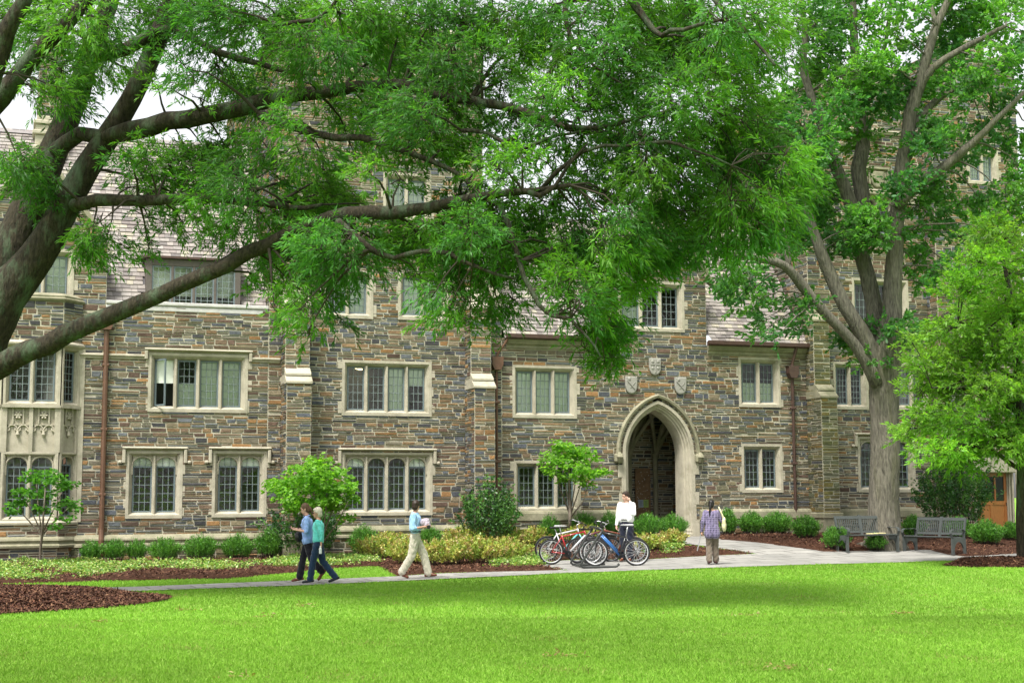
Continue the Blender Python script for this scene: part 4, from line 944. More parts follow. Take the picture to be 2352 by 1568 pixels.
cL = np.array([-11.0, 26.3]); RINGL = [(cL[0] + 4.75 * math.cos(t), cL[1] + 3.9 * math.sin(t) * (1 if math.sin(t) < 0 else .62)) for t in np.linspace(0, 2 * math.pi, 40, endpoint=False)]
tag(patch('mulch_ring', RINGL, .02, M_MULCH, .3, .20, 1.6, .02), kind='structure')
pR = gnd(2350, 1299); RINGR = [(pR[0] + 1.95 * math.cos(t), pR[1] - .1 + .95 * math.sin(t)) for t in np.linspace(0, 2 * math.pi, 28, endpoint=False)]
tag(patch('mulch_ring', RINGR, .02, M_MULCH, .2, .17, .5, .02), kind='structure')
# bark chips lying on the mulch
def chips(poly, n, zf, name='mulch_chips', size=.62):
    P = np.array(poly); x = rng.uniform(P[:, 0].min(), P[:, 0].max(), n * 4); y = rng.uniform(P[:, 1].min(), P[:, 1].max(), n * 4)
    d = np.hypot(x, y); k = inside(poly, x, y) & (np.abs(x) < y * .40) & (y > 5); x, y = x[k][:n], y[k][:n]; m = len(x); z = zf(x, y)
    a = rng.uniform(0, 2 * np.pi, m); t = rng.normal(0, .35, m); L = rng.uniform(.03, .09, m) * size; w_ = rng.uniform(.006, .016, m) * size
    dx = np.stack([np.cos(a) * np.cos(t), np.sin(a) * np.cos(t), np.sin(t)], -1) * L[:, None]; sx = np.stack([-np.sin(a), np.cos(a), rng.normal(0, .5, m)], -1) * w_[:, None]
    p = np.stack([x, y, z + .012 + rng.uniform(0, .02, m)], -1); V = np.stack([p - dx - sx, p + dx - sx, p + dx + sx, p - dx + sx], 1).reshape(-1, 3); Fc = np.arange(4 * m).reshape(m, 4)
    c = np.array([(.07, .029, .016), (.115, .05, .028), (.04, .018, .012), (.17, .09, .05), (.06, .025, .016)])[rng.integers(0, 5, m)] * rng.uniform(.7, 1.3, (m, 1))
    return tag(np_mesh(name, V, Fc, mat('bark_chip', attr=True, rough=.9), cols=c), kind='stuff')
dome = lambda poly, lift, h, dw: (lambda x, y: gz(x, y) + lift + h * sm(edge_dist(poly, x, y), 0, dw))
chips(RINGL, 26000, dome(RINGL, .02, .20, 1.6)); chips(RINGR, 5000, dome(RINGR, .02, .17, .5)); chips(BEDL, 26000, dome(BEDL, .035, .05, .6)); chips(BEDR, 12000, dome(BEDR, .035, .05, .6))
# grass
ALLP = [PATH, BEDL, BEDR, RINGL, RINGR]
def grass(n, y0, y1, hmin, hmax, wmul, power=1.0, name='grass'):
    yy = y0 + (y1 - y0) * rng.uniform(0, 1, n) ** power; xx = rng.uniform(-.385, .385, n) * (yy + 1.0)
    k = np.ones(n, bool)
    for p in ALLP:
        e = inside(p, xx, yy); ei = np.where(e)[0]; e[ei] = edge_dist(p, xx[ei], yy[ei]) > np.abs(rng.normal(0, .035, len(ei))) + .012; k &= ~e
    xx, yy = xx[k], yy[k]; m = len(xx); z = gz(xx, yy)
    clump = np.sin(xx * 3.1 + 1.7 * np.sin(yy * 2.3)) * np.cos(yy * 2.7 + 1.3 * np.sin(xx * 1.9)); big = np.sin(xx * .55 + 1.2) * np.cos(yy * .5 + xx * .2)
    h = rng.uniform(hmin, hmax, m) * (1 + .25 * clump); a = rng.uniform(0, 2 * np.pi, m); w_ = rng.uniform(.0018, .0038, m) * wmul * (.5 + yy / 20)
    ln = rng.normal(0, .38, (m, 2)) * h[:, None]; p = np.stack([xx, yy, z - .005], -1); s = np.stack([np.cos(a), np.sin(a), 0 * a], -1) * w_[:, None]
    mid = p + np.stack([ln[:, 0] * .35, ln[:, 1] * .35, h * .6], -1); tip = p + np.stack([ln[:, 0], ln[:, 1], h], -1)
    V = np.stack([p - s, p + s, mid + s * .8, tip, mid - s * .8], 1).reshape(-1, 3); Fc = np.arange(5 * m).reshape(m, 5)
    base = np.array([(.18, .36, .034), (.23, .415, .046), (.29, .46, .08), (.14, .30, .026), (.35, .43, .12)])[rng.choice(5, m, p=[.3, .32, .2, .12, .06])]
    c = (base * .6 + np.array((.21, .395, .045)) * .4) * rng.uniform(.88, 1.12, (m, 1)) * (1 + .12 * clump + .16 * big)[:, None]
    dry = (np.sin(xx * 1.37 + 4) * np.sin(yy * 1.9 + xx) + .35 * rng.normal(0, 1, m)) > 1.35; c[dry] = np.array((.27, .25, .09)) * rng.uniform(.8, 1.2, (dry.sum(), 1))
    return tag(np_mesh(name, V, Fc, mat('grass_blade', attr=True, rough=.6, spec=.25, trans=.35, tint=(1.1, 1.15, .6)), cols=c), kind='stuff')
grass(430000, 12.5, 22, .03, .055, 1.15, 1.15); grass(260000, 21.5, 42, .03, .05, 1.5, 1.0)
# ================================================================== PLANTS
def leaf_mesh(name, p, d, ln, wr, cols, m, parent, fold=.25, hex_=False):
    """p base points, d unit directions, ln lengths: one folded leaf blade each"""
    n = len(p); r = rng.normal(0, 1, (n, 3)); r[:, 2] += .0; s = np.cross(d, r); s /= (np.linalg.norm(s, axis=1, keepdims=True) + 1e-9); up = np.cross(s, d); up *= np.sign(up[:, 2:3] + 1e-6)
    s = np.cross(d, up); L = ln[:, None]; Wd = L * wr / 2
    if hex_:
        V = np.stack([p, p + d * L * .28 + s * Wd * .8 + up * L * fold * .1, p + d * L * .68 + s * Wd * .85 + up * L * fold * .1, p + d * L, p + d * L * .68 - s * Wd * .85 + up * L * fold * .1, p + d * L * .28 - s * Wd * .8 + up * L * fold * .1], 1)
    else: V = np.stack([p, p + d * L * .45 + s * Wd + up * L * fold * .12, p + d * L - np.array((0, 0, 1.)) * L * .06, p + d * L * .45 - s * Wd + up * L * fold * .12], 1)
    k = V.shape[1]; return np_mesh(name, V.reshape(-1, 3), np.arange(n * k).reshape(n, k), m, parent, cols)
def unit(v): return v / (np.linalg.norm(v, axis=1, keepdims=True) + 1e-9)
M_LEAFA = mat('oak_leaf', attr=True, rough=.45, spec=.32, trans=.58, tint=(1.25, 1.35, .45))
M_LEAFB = mat('shrub_leaf', attr=True, rough=.4, spec=.4, trans=.3, tint=(1.2, 1.3, .5))
M_BARKD = mat('dark_ridged_bark', (.034, .027, .018), .95, noise=.7, nscale=9, bump=1.0, bscale=9, stretch=(2.0, 2.0, .7), stain=((.085, .125, .075), 1.3, .5, .66, .75), bdist=.05)
M_BARKG = mat('grey_ridged_bark', (.125, .114, .09), .95, noise=.65, nscale=9, bump=1.0, bscale=9, stretch=(2.4, 2.4, .38), stain=((.10, .10, .05), 1.0, .52, .68, .6), bdist=.05)
M_TWIG = mat('twig_bark', (.045, .036, .026), .9)
M_STEM = mat('young_stem', (.17, .14, .11), .85, noise=.2)
def limb_pts(spec):
    """[(px,py,diam_px)...], Y0, Y1 -> world points and radii, smoothly resampled"""
    pts, Y0, Y1 = spec; n = len(pts); out = []; rad = []
    P = [atY(p[0], p[1], Y0 + (Y1 - Y0) * i / (n - 1)) for i, p in enumerate(pts)]; Rr = [p[2] / 2 / pxm(Y0 + (Y1 - Y0) * i / (n - 1)) for i, p in enumerate(pts)]
    for i in range(n - 1):
        a, b, c, d = P[max(i - 1, 0)], P[i], P[i + 1], P[min(i + 2, n - 1)]
        L = np.linalg.norm(c - b); k = max(2, int(L / .35))
        for j in range(k):
            t = j / k; q = .5 * ((2 * b) + (c - a) * t + (2 * a - 5 * b + 4 * c - d) * t * t + (3 * b - a - 3 * c + d) * t ** 3)
            out.append(q + rng.normal(0, .012, 3)); rad.append(Rr[i] * (1 - t) + Rr[i + 1] * t)
    out.append(P[-1]); rad.append(Rr[-1]); return np.array(out), np.array(rad)
def big_tree(name, label, base, limbs, clumps, bark, depth, leaf, palette, leaf_len, wr, lpm, hexl=False, droop=.25, cscale=1.0, twl=.45, zf=.92, dy=0, seed=1):
    global rng
    rng = np.random.default_rng(seed); random.seed(seed)
    root = thing(name, label, 'tree', tuple(base)); o3 = np.array(base)
    mb = MB(); mb.sm = True; allp = []; allr = []
    for l in limbs:
        p, r = limb_pts(l); n = 12 if r.max() > .12 else 7; mb.tube([q - o3 for q in p], r, n, rough=.05); allp.append(p); allr.append(r)
    allp = np.concatenate(allp); allr = np.concatenate(allr)
    mb.build('trunk', bark, root, fix=False)
    tw = MB(); tw.sm = True; LP, LD, LL, LC = [], [], [], []
    for ci, (x, y, r, dn) in enumerate(clumps):
        Yc = depth(x, y) ; C = atY(x, y + dy, Yc); Rw = r / pxm(Yc) * cscale
        # branch feeding the clump
        dd = np.linalg.norm(allp - C, axis=1) + .35 * np.abs(allp[:, 2] - C[2]) * (allp[:, 2] > C[2]); j = int(np.argmin(dd)); S = allp[j]; D = np.linalg.norm(C - S)
        if D > .15:
            q = [];
            for t in np.linspace(0, 1, max(4, int(D / .3))):
                sag = np.array((0, 0, math.sin(t * math.pi) * D * .10)); q.append(S + (C - S) * t + sag + rng.normal(0, .03, 3) * math.sin(t * math.pi) * min(D, 1))
            r0_ = min(allr[j] * .6, .018 + .012 * D); tw.tube([k - o3 for k in q], list(np.linspace(r0_, .009, len(q))), 5, cap=False)
        col0 = np.array(palette[rng.integers(0, len(palette))]) * rng.uniform(.72, 1.22)
        nt_ = max(5, int(lpm * dn * (Rw / .37) ** 2)); k = leaf[0]
        q = unit(rng.normal(0, 1, (nt_, 3))) * (rng.uniform(0, 1, nt_) ** .42)[:, None]; st = C + q * Rw * 1.12 * np.array((1, 2.0, zf)); oo = st - S; oo[:, 2] *= .4
        ax = unit(unit(oo) * .8 + rng.normal(0, .62, (nt_, 3)) * np.array((1, 1, .6)) + np.array((0, 0, -droop * .8)))
        Lt = twl * rng.uniform(.6, 1.35, nt_); bend = np.stack([0 * Lt, 0 * Lt, -droop * Lt * rng.uniform(.1, .9, nt_)], -1); tip = st + ax * Lt[:, None] + bend
        for i in range(0, nt_, 2): tw.tube([st[i] - ax[i] * .06 - o3, (st[i] + tip[i]) / 2 - bend[i] * .25 - o3, tip[i] - o3], [.0055, .0045, .003], 3, cap=False)
        nb = max(3, nt_ // 9)
        for i in range(nb): tw.tube([C - o3, (C + st[i]) / 2 + rng.normal(0, .06, 3) - o3, st[i] - o3], [.012, .009, .006], 4, cap=False)
        t = (np.linspace(.05, 1.0, k)[None] ** .62 + rng.uniform(-.03, .03, (nt_, k))); pos = st[:, None] + ax[:, None] * (Lt[:, None] * t)[..., None] + bend[:, None] * (t ** 2)[..., None]
        sd_ = np.cross(ax, rng.normal(0, 1, (nt_, 3))); sd_ = unit(sd_); sd2 = np.cross(ax, sd_); an = rng.uniform(0, 2 * np.pi, (nt_, k)); sp = np.where((t > .88), .35, 1.0)
        dirs = ax[:, None] * rng.uniform(.45, 1.0, (nt_, k, 1)) + (sd_[:, None] * np.cos(an)[..., None] + sd2[:, None] * np.sin(an)[..., None]) * (sp * rng.uniform(.4, 1.0, (nt_, k)))[..., None] + np.array((0, 0, -droop * .9))
        dirs = unit(dirs.reshape(-1, 3)); colT = col0 * rng.uniform(.82, 1.2, (nt_, 1, 1)) * np.ones((nt_, k, 3))
        LP.append(pos.reshape(-1, 3)); LD.append(dirs); n = nt_ * k; LL.append(leaf_len * rng.uniform(.65, 1.2, n))
        LC.append(colT.reshape(-1, 3) * rng.uniform(.82, 1.2, (n, 1)) * (1 + rng.normal(0, .05, (n, 3))))
    tw.build('branches', M_TWIG if bark is M_BARKD else M_BARKG, root, fix=False)
    LP = np.concatenate(LP); print(name, 'leaves', len(LP))
    leaf_mesh('crown', LP - o3, np.concatenate(LD), np.concatenate(LL), wr, np.concatenate(LC), M_LEAFA, root, hex_=hexl)
    return root
exec_limbs1 = [
 ([(-190, 1400, 190), (-170, 1250, 140), (-130, 1050, 130), (-80, 880, 130), (-20, 720, 125), (50, 635, 92), (110, 550, 74), (140, 492, 68), (200, 387, 62), (270, 281, 51), (325, 176, 47), (385, 35, 46), (430, -80, 40), (470, -220, 30)], 26.5, 26.0),
 ([(-60, 790, 100), (-10, 640, 95), (30, 560, 88), (75, 460, 82), (120, 352, 68), (180, 211, 52), (215, 100, 46), (250, 10, 42), (280, -120, 34), (300, -300, 24)], 26.9, 27.5),
 ([(125, 350, 40), (185, 308, 34), (240, 315, 34), (300, 300, 46), (387, 281, 44), (471, 268, 42), (563, 245, 40), (668, 220, 36), (782, 206, 30), (852, 197, 28), (923, 197, 27), (975, 212, 25), (1080, 231, 24), (1132, 240, 22), (1220, 262, 18), (1310, 294, 13), (1400, 305, 8)], 26.6, 22.5),
 ([(170, 470, 34), (220, 461, 29), (316, 461, 27), (457, 454, 24), (598, 464, 20), (660, 478, 14), (740, 470, 8)], 26.0, 24.0),
 ([(-90, 890, 66), (0, 838, 56), (150, 768, 47), (320, 697, 39), (470, 632, 36), (613, 560, 34), (728, 512, 33), (793, 491, 33), (900, 489, 32), (990, 476, 28), (1100, 452, 20), (1230, 437, 15), (1310, 425, 10)], 26.0, 22.0),
 ([(775, 508, 22), (810, 540, 20), (850, 572, 16), (905, 590, 12), (968, 578, 12), (1028, 585, 11), (1088, 610, 9), (1180, 640, 6)], 23.3, 22.2),
 ([(598, 262, 26), (660, 285, 22), (732, 310, 18), (828, 320, 16), (940, 352, 14), (1028, 387, 12), (1074, 418, 9), (1130, 470, 6)], 24.4, 22.8),
 ([(1150, 470, 14), (1183, 560, 13), (1204, 638, 12), (1239, 698, 11), (1271, 726, 10), (1310, 733, 8), (1345, 770, 6), (1380, 820, 4)], 22.4, 21.6),
 ([(1295, -100, 18), (1299, 0, 14), (1302, 63, 11), (1330, 109, 9), (1362, 148, 7), (1440, 200, 5)], 23.0, 22.0),
 ([(1300, 292, 12), (1376, 295, 11), (1450, 274, 9), (1503, 264, 8), (1580, 240, 5)], 22.6, 21.8),
 ([(1236, 447, 13), (1341, 345, 9), (1433, 338, 8), (1531, 327, 8), (1580, 345, 6), (1680, 380, 4)], 22.3, 21.0),
 ([(1200, 440, 14), (1236, 447, 14), (1274, 429, 10), (1302, 387, 8), (1350, 330, 5)], 22.2, 22.0), ([(1060, 300, 11), (1120, 306, 9), (1193, 341, 10), (1274, 313, 8), (1340, 300, 5)], 23.0, 22.4),
 ([(-60, 300, 52), (0, 225, 46), (88, 120, 40), (150, 60, 36), (220, -20, 30)], 25.0, 24.0), ([(-40, 220, 60), (0, 110, 50), (25, 50, 40), (70, -30, 30)], 24.0, 23.5),
 ([(215, 128, 34), (290, 112, 31), (345, 88, 28), (397, 66, 20), (492, 116, 17), (598, 148, 14), (668, 165, 10), (740, 175, 6)], 26.4, 24.5),
 ([(385, 60, 26), (460, 20, 20), (560, -30, 16), (700, -80, 12)], 26, 24), ([(640, 55, 10), (720, 45, 10), (760, 20, 9), (800, -40, 8)], 24, 23.5),
 ([(1430, -40, 26), (1500, 70, 14), (1540, 74, 12), (1600, 60, 9), (1680, 40, 6)], 22, 21), ([(800, -200, 30), (1050, -120, 24), (1300, -90, 22), (1550, -60, 16), (1700, 60, 9), (1780, 150, 6)], 24, 20.5),
]
CL1 = [tuple(map(float, t.split(','))) for t in """30,40,60,.6;110,30,60,.8;180,40,60,.8;250,70,50,.7;320,40,50,.8;390,20,50,.7;60,110,45,.6;130,100,50,.8;25,190,42,.5;70,205,28,.4;140,170,50,.9;150,240,42,.8;130,210,35,.8;220,150,52,1;240,110,40,.8;275,160,32,.7;360,100,32,.5;350,200,26,.4;395,215,32,.4;430,170,38,.5;420,100,40,.5;440,50,50,.8;460,235,26,.4
500,40,60,.9;570,60,60,.9;640,50,60,.9;710,40,60,1;780,40,60,1;850,50,60,1;920,70,60,1;990,60,60,1;1060,60,60,.9;500,160,45,.8;540,200,50,1;560,130,40,.5;620,110,45,.6;690,120,55,.9;760,120,55,.9;830,130,55,.9;900,150,55,.9;970,160,55,1;1040,150,55,1;1020,210,45,1;600,230,40,.6;520,260,40,.6;700,200,42,.6;770,250,52,.7;840,260,50,.8;900,270,55,1;960,270,55,1;1030,260,55,.9
470,350,45,.6;420,340,40,.5;340,380,50,.6;300,370,38,.5;390,400,50,.8;450,400,50,.9;520,350,50,.8;540,410,50,.8;600,330,42,.5;620,400,50,.6;680,340,42,.6;740,370,42,.6;660,290,45,.7;800,330,38,.5;870,340,42,.6;940,330,50,.9;1000,330,55,1;1060,350,45,.7;760,430,42,.6;700,450,50,.8;850,410,42,.5;920,420,40,.4
60,400,45,1;110,430,50,1;40,370,35,.8;130,470,35,.9;20,430,25,.6;330,430,35,.6;340,510,38,.35;420,520,42,.4;480,510,42,.45;520,540,38,.5;560,500,45,.7;600,600,40,.7;590,650,33,.6;215,560,42,.9;200,590,28,.8;250,540,24,.6;300,580,32,.4;340,570,22,.3;230,520,20,.5
640,500,50,1;700,490,55,1;760,470,55,1;680,560,55,1;740,560,55,1;800,560,50,.9;640,570,45,.9;700,620,50,.9;760,620,48,.7;820,600,48,.7;860,550,50,.8;910,530,45,.7;680,670,40,.8;690,720,36,.7;710,765,24,.6;740,700,34,.5;770,680,32,.4;780,740,22,.4;650,640,35,.7;630,720,14,.3;810,650,32,.4;900,590,42,.6;960,560,55,1;1020,530,55,1;990,600,45,.8;1040,600,45,.8;960,640,32,.5;1000,680,38,.7;1030,720,34,.7;1060,690,34,.6;1080,740,24,.6;1110,700,34,.6;1150,720,38,.7;1180,700,28,.6;1060,640,40,.8;1120,640,40,.6
1060,470,55,1;1080,540,55,1;1130,500,55,1;1140,570,55,1;1190,540,55,1;1200,610,42,.7;1160,620,42,.7;1240,560,55,.9;1260,620,48,.7;1250,670,38,.6;1300,590,55,.9;1310,650,48,.8;1330,700,45,.8;1290,720,28,.4;1380,690,50,1;1370,640,50,1;1390,750,45,1;1360,770,45,.9;1400,800,42,1;1390,840,28,1;1345,810,24,.6;1340,540,50,.9;1400,560,55,1;1430,620,48,1;1460,660,32,.9;1440,550,45,1;1480,560,48,1;1500,610,38,.9;1530,570,40,.9
1180,440,38,.5;1150,400,38,.6;1190,270,45,.8;1150,200,50,.9;1110,130,50,.8;1130,60,55,.9;1200,60,55,.8;1200,130,50,.8;1260,100,50,.8;1270,170,42,.6;1250,230,38,.6;1310,220,50,.9;1320,150,50,.8;1280,280,38,.7;1260,40,50,.8;1330,60,50,.8;1230,300,32,.5;1120,300,35,.7;1090,240,40,.8;1390,40,60,.9;1450,60,60,1;1390,120,55,.9;1380,190,50,.9;1440,150,55,1;1500,110,60,1;1450,230,50,1;1380,260,50,.9;1340,320,42,.7;1400,330,50,.9;1310,370,34,.6;1350,400,42,.7;1420,400,50,.9;1470,320,55,1;1480,400,55,1;1430,465,40,.7;1490,480,50,.9;1390,450,32,.6;1290,430,36,.6
1520,40,60,1;1590,50,60,1;1660,60,60,1;1730,50,60,.9;1790,60,46,.8;1805,120,32,.6;1560,130,60,1;1630,140,60,1;1700,140,58,.9;1755,150,44,.7;1540,220,55,1;1600,230,60,1;1670,230,58,1;1725,250,40,.9;1540,310,55,1;1610,320,60,1;1680,310,58,1;1735,315,46,1;1560,400,60,1;1630,400,60,1;1700,390,58,1;1760,380,48,1;1805,365,38,.9;1835,395,32,.9;1550,490,55,1;1610,490,60,1;1680,470,58,1;1750,460,55,1;1810,440,42,1;1845,430,24,.8;1795,500,42,1;1740,530,48,1;1680,560,42,1;1620,570,38,.9;1560,540,45,.9;1800,555,22,.6;1120,390,34,.8;1200,375,40,.8;1240,345,32,.6;1270,480,38,.8;1330,490,38,.8;1220,485,42,.8;1180,330,38,.8;1290,330,34,.7;1430,500,40,.8;360,450,40,.6;300,440,34,.5;480,460,44,.7;420,460,40,.6;560,440,44,.7""".replace('\n', ';').split(';')]
r1 = np.random.default_rng(3)
CL1 += [(float(x + r1.uniform(-50, 50)), float(-70 - 100 * k + r1.uniform(-30, 30)), 85.0, .22) for k in range(3) for x in range(-100, 1900, 230)]
def dep1(x, y):
    b = 25.7 - 2.6 * min(1, max(0, (x - 300) / 1100)) + 1.1 * math.sin(x * .021 + y * .013) + .9 * math.sin(y * .031 - x * .017)
    return b
PAL1 = [(.075, .21, .03), (.09, .245, .03), (.06, .18, .035), (.115, .285, .035), (.14, .32, .045), (.08, .22, .05)]
tb = np.array([-11.2, 26.5, 0.0])
big_tree('willow_oak_tree', 'big leaning dark-barked oak reaching in from the left with long low limbs and narrow leaves', (tb[0], tb[1], float(gz(tb[0], tb[1]))), exec_limbs1, CL1, M_BARKD, dep1, (15,), PAL1, .132, .205, 96, droop=.24, cscale=.97, dy=-10, twl=.40, seed=11)
# ------------------------------------------------------------------ the grey-barked oak behind the benches
limbs2 = [
 ([(2030, 1264, 128), (2030, 1246, 96), (2030, 1215, 78), (2030, 1150, 69), (2032, 1000, 66), (2031, 880, 70), (2034, 810, 76), (2047, 740, 50), (2051, 650, 42), (2058, 540, 37), (2066, 440, 36), (2082, 330, 34), (2100, 230, 31), (2130, 130, 23), (2150, 60, 20), (2190, -30, 14), (2210, -160, 9)], 42.0, 41.5),
 ([(2022, 830, 60), (2010, 760, 46), (2005, 690, 38), (1984, 603, 36), (1974, 547, 35), (1984, 480, 36), (1972, 390, 36), (1982, 340, 33), (1980, 281, 30), (1973, 193, 25), (1963, 105, 20), (1960, 0, 16), (1955, -120, 9)], 42.2, 43.0),
 ([(2015, 850, 50), (1990, 782, 38), (1942, 705, 34), (1896, 606, 30), (1879, 560, 26), (1850, 470, 16), (1835, 400, 9)], 41.8, 41.0),
 ([(1978, 560, 34), (1962, 489, 34), (1914, 369, 27), (1889, 299, 24), (1861, 211, 20), (1843, 155, 18), (1850, 88, 15), (1843, 20, 12), (1840, -80, 8)], 42.4, 41.5),
 ([(2014, 880, 34), (1962, 790, 25), (1900, 726, 23), (1843, 656, 25), (1801, 610, 21), (1755, 596, 18), (1685, 585, 14), (1615, 578, 9)], 41.6, 39.5),
 ([(1812, 620, 16), (1808, 570, 15), (1800, 520, 10), (1790, 470, 6)], 40.7, 40.5),
 ([(2050, 800, 30), (2068, 779, 22), (2125, 754, 18), (2195, 712, 13), (2260, 680, 8)], 42, 42.5),
 ([(2100, 235, 22), (2142, 158, 18), (2230, 102, 14), (2310, 60, 8)], 41.7, 41), ([(2062, 480, 26), (2100, 430, 25), (2167, 387, 23), (2213, 345, 20), (2265, 299, 15), (2352, 211, 9)], 41.6, 40.5),
 ([(2086, 300, 22), (2140, 240, 17), (2220, 190, 11), (2290, 150, 7)], 41.8, 42.5), ([(2150, 60, 12), (2130, -20, 10), (2120, -120, 7)], 41.5, 42), ([(1975, 220, 16), (2020, 150, 12), (2040, 60, 9), (2050, -60, 6)], 42.6, 43),
 ([(1914, 369, 14), (1850, 330, 10), (1790, 290, 6)], 42, 41)]
CL2 = [tuple(map(float, t.split(','))) for t in """1640,590,30,.8;1690,610,32,.8;1655,635,24,.7;1690,655,36,.8;1740,690,34,.8;1770,640,30,.8;1790,560,40,.9;1830,545,40,1;1870,530,46,1;1920,560,44,1;1960,530,48,1;2010,545,44,1;2060,530,38,1;1900,500,40,1;1990,500,40,.9;1720,640,30,.7;1700,690,22,.6;1760,730,28,.7;1790,770,24,.6;1750,765,18,.6;1840,735,34,.9;1860,700,26,.7;1820,690,24,.6;1985,780,40,1;2040,770,46,1;2090,765,32,1;2005,825,26,1;1950,770,28,.9;2060,730,24,.7;2010,730,20,.6
1790,250,46,.9;1840,290,52,1;1880,330,44,1;1930,250,46,1;1970,310,44,1;1850,370,40,.9;1900,400,38,.8;1985,395,30,.6;1800,330,40,.9;1830,220,40,.9;1860,430,40,.9;1830,470,36,.9;1880,470,38,1;1940,440,30,.6;1760,290,28,.7;1880,160,48,.9;1930,130,50,.9;1980,170,48,.9;2020,150,50,.9;1870,60,55,.9;1930,40,55,.9;1990,60,48,.8;2060,90,40,.8;2050,190,48,.9;2000,230,44,.9;2090,20,38,.7;2085,250,26,.7;1920,200,46,1;2040,240,40,.8;1850,-10,50,.9;1960,-30,55,.8;2060,-20,50,.8
2180,30,60,.9;2240,60,58,.9;2310,40,60,.9;2200,120,54,.9;2260,150,54,.9;2320,130,42,.8;2180,190,46,.9;2240,220,44,.8;2300,240,44,.8;2340,200,36,.8;2130,290,42,.9;2180,320,38,.8;2130,340,38,.9;2200,370,42,.8;2260,300,42,.8;2310,320,38,.8;2340,380,38,.8;2090,420,38,1;2110,460,38,1;2150,430,38,1;2150,510,40,.8;2200,470,32,.8;2250,460,42,.9;2310,450,46,.9;2335,520,44,.9;2130,570,32,.8;2100,600,32,.9;2115,650,28,.8;2160,620,38,.8;2140,210,34,.8;2110,110,30,.6;2300,-30,60,.9;2200,-40,60,.9;2060,440,24,.9;2030,470,24,.7;2360,90,40,.9;2370,300,40,.8;2210,540,32,.8;2260,520,32,.8;2085,345,20,.7""".replace('\n', ';').split(';')]
dep2 = lambda x, y: 42.2 + 1.5 * math.sin(x * .023 + y * .017) - (1.2 if x < 1800 else 0)
PAL2 = [(.08, .22, .065), (.09, .25, .065), (.07, .20, .065), (.11, .28, .065), (.12, .29, .055)]
b2_ = gnd(2030, 1238); gy = 42.0; bx2 = (2030 - 1176) / F * gy
big_tree('oak_tree', 'tall grey-barked oak forking into several upright limbs behind the left bench', (bx2, gy, float(gz(bx2, gy))), limbs2, CL2, M_BARKG, dep2, (12,), PAL2, .15, .5, 44, hexl=True, droop=.06, cscale=.88, twl=.42, seed=21)
# ------------------------------------------------------------------ young willow oak at the right edge
limbs3 = [([(2352, 1310, 34), (2350, 1290, 26), (2347, 1150, 24), (2345, 1000, 21), (2338, 850, 17), (2325, 700, 12), (2300, 580, 7), (2290, 500, 4)], 35.0, 35.0)] + [([(2346, y, 12), ((2346 + x) / 2, y - 50, 8), (x, y - 60, 4)], 35.0, 35 + d) for y, x, d in ((1080, 2180, -.6), (1020, 2110, .3), (950, 2140, -.8), (880, 2190, .5), (800, 2200, -.5), (720, 2230, .4), (1060, 2260, -1), (900, 2440, .3), (1000, 2460, -.3), (1100, 2420, .2), (760, 2420, .2))]
CL3 = [tuple(map(float, t.split(','))) for t in """2300,560,50,.9;2250,610,50,.9;2320,640,58,1;2220,680,52,.9;2280,720,60,1;2190,760,52,1;2250,800,62,1;2320,800,66,1;2150,830,46,.9;2200,880,58,1;2120,900,42,.9;2270,900,66,1;2330,930,66,1;2100,990,34,.9;2150,960,48,1;2210,980,58,1;2280,1010,62,1;2340,1030,58,1;2160,1040,46,.9;2220,1065,48,1;2095,795,22,.8;2260,535,34,.8;2085,1005,20,.8;2110,850,26,.8;2340,560,44,.9;2290,510,24,.7;2400,700,70,1;2420,850,80,1;2420,1000,80,1;2390,600,50,1;2210,650,32,.8;2345,720,50,1;2200,820,40,1;2170,900,36,1""".replace('\n', ';').split(';')]
dep3 = lambda x, y: 34.7 + 1.0 * math.sin(x * .03 + y * .021)
PAL3 = [(.16, .34, .04), (.19, .38, .05), (.13, .30, .035), (.22, .41, .065)]
big_tree('young_willow_oak', 'young bright-leaved oak with a conical crown standing in a mulch ring at the right edge', (12.6, 35.0, float(gz(12.6, 35.0))), limbs3, CL3, M_BARKD, dep3, (14,), PAL3, .135, .27, 60, droop=.06, cscale=1.04, zf=.55, dy=-8, twl=.36, seed=31)
# ------------------------------------------------------------------ shrubs
def shrub_mesh(root, w, h, n, ln, wr, pal, up=.5, stems=10, base=.0, ragged=.25, hexl=False, lumps=9, stemm=None):
    """foliage and stems of one bush, local origin on the ground"""
    lc = unit(rng.normal(0, 1, (lumps, 3))); lc[:, 2] = np.abs(lc[:, 2])
    u = unit(rng.normal(0, 1, (n, 3))); u[:, 2] = np.where(rng.uniform(0, 1, n) < .72, np.abs(u[:, 2]), -np.abs(u[:, 2]) * .62)
    bulge = 1 + ragged * (np.max(u @ lc.T, axis=1) ** 6 - .45); r = rng.uniform(.0, 1, n) ** .38 * bulge
    p = u * r[:, None] * np.array((w / 2, w / 2, h * .62)); p[:, 2] += h * .40 + base; p[:, 2] = np.maximum(p[:, 2], .02 + rng.uniform(0, .05, n))
    d = unit(u * .7 + rng.normal(0, .45, (n, 3)) + np.array((0, 0, up)))
    c = np.array(pal)[rng.integers(0, len(pal), n)] * rng.uniform(.7, 1.3, (n, 1))
    leaf_mesh('foliage', p, d, ln * rng.uniform(.7, 1.25, n), wr, c, M_LEAFB, root, hex_=hexl)
    mb = MB()
    for k in range(stems):
        v = unit(rng.normal(0, 1, (1, 3)))[0]; e = np.array((v[0] * w * .38, v[1] * w * .38, h * rng.uniform(.5, .85) + base)); m = e * .5 + np.array((0, 0, h * .1)); mb.tube([(v[0] * .04, v[1] * .04, -.03), m, e], [.012, .008, .004], 4, cap=False)
    mb.build('stems', stemm or M_TWIG, root, fix=False)
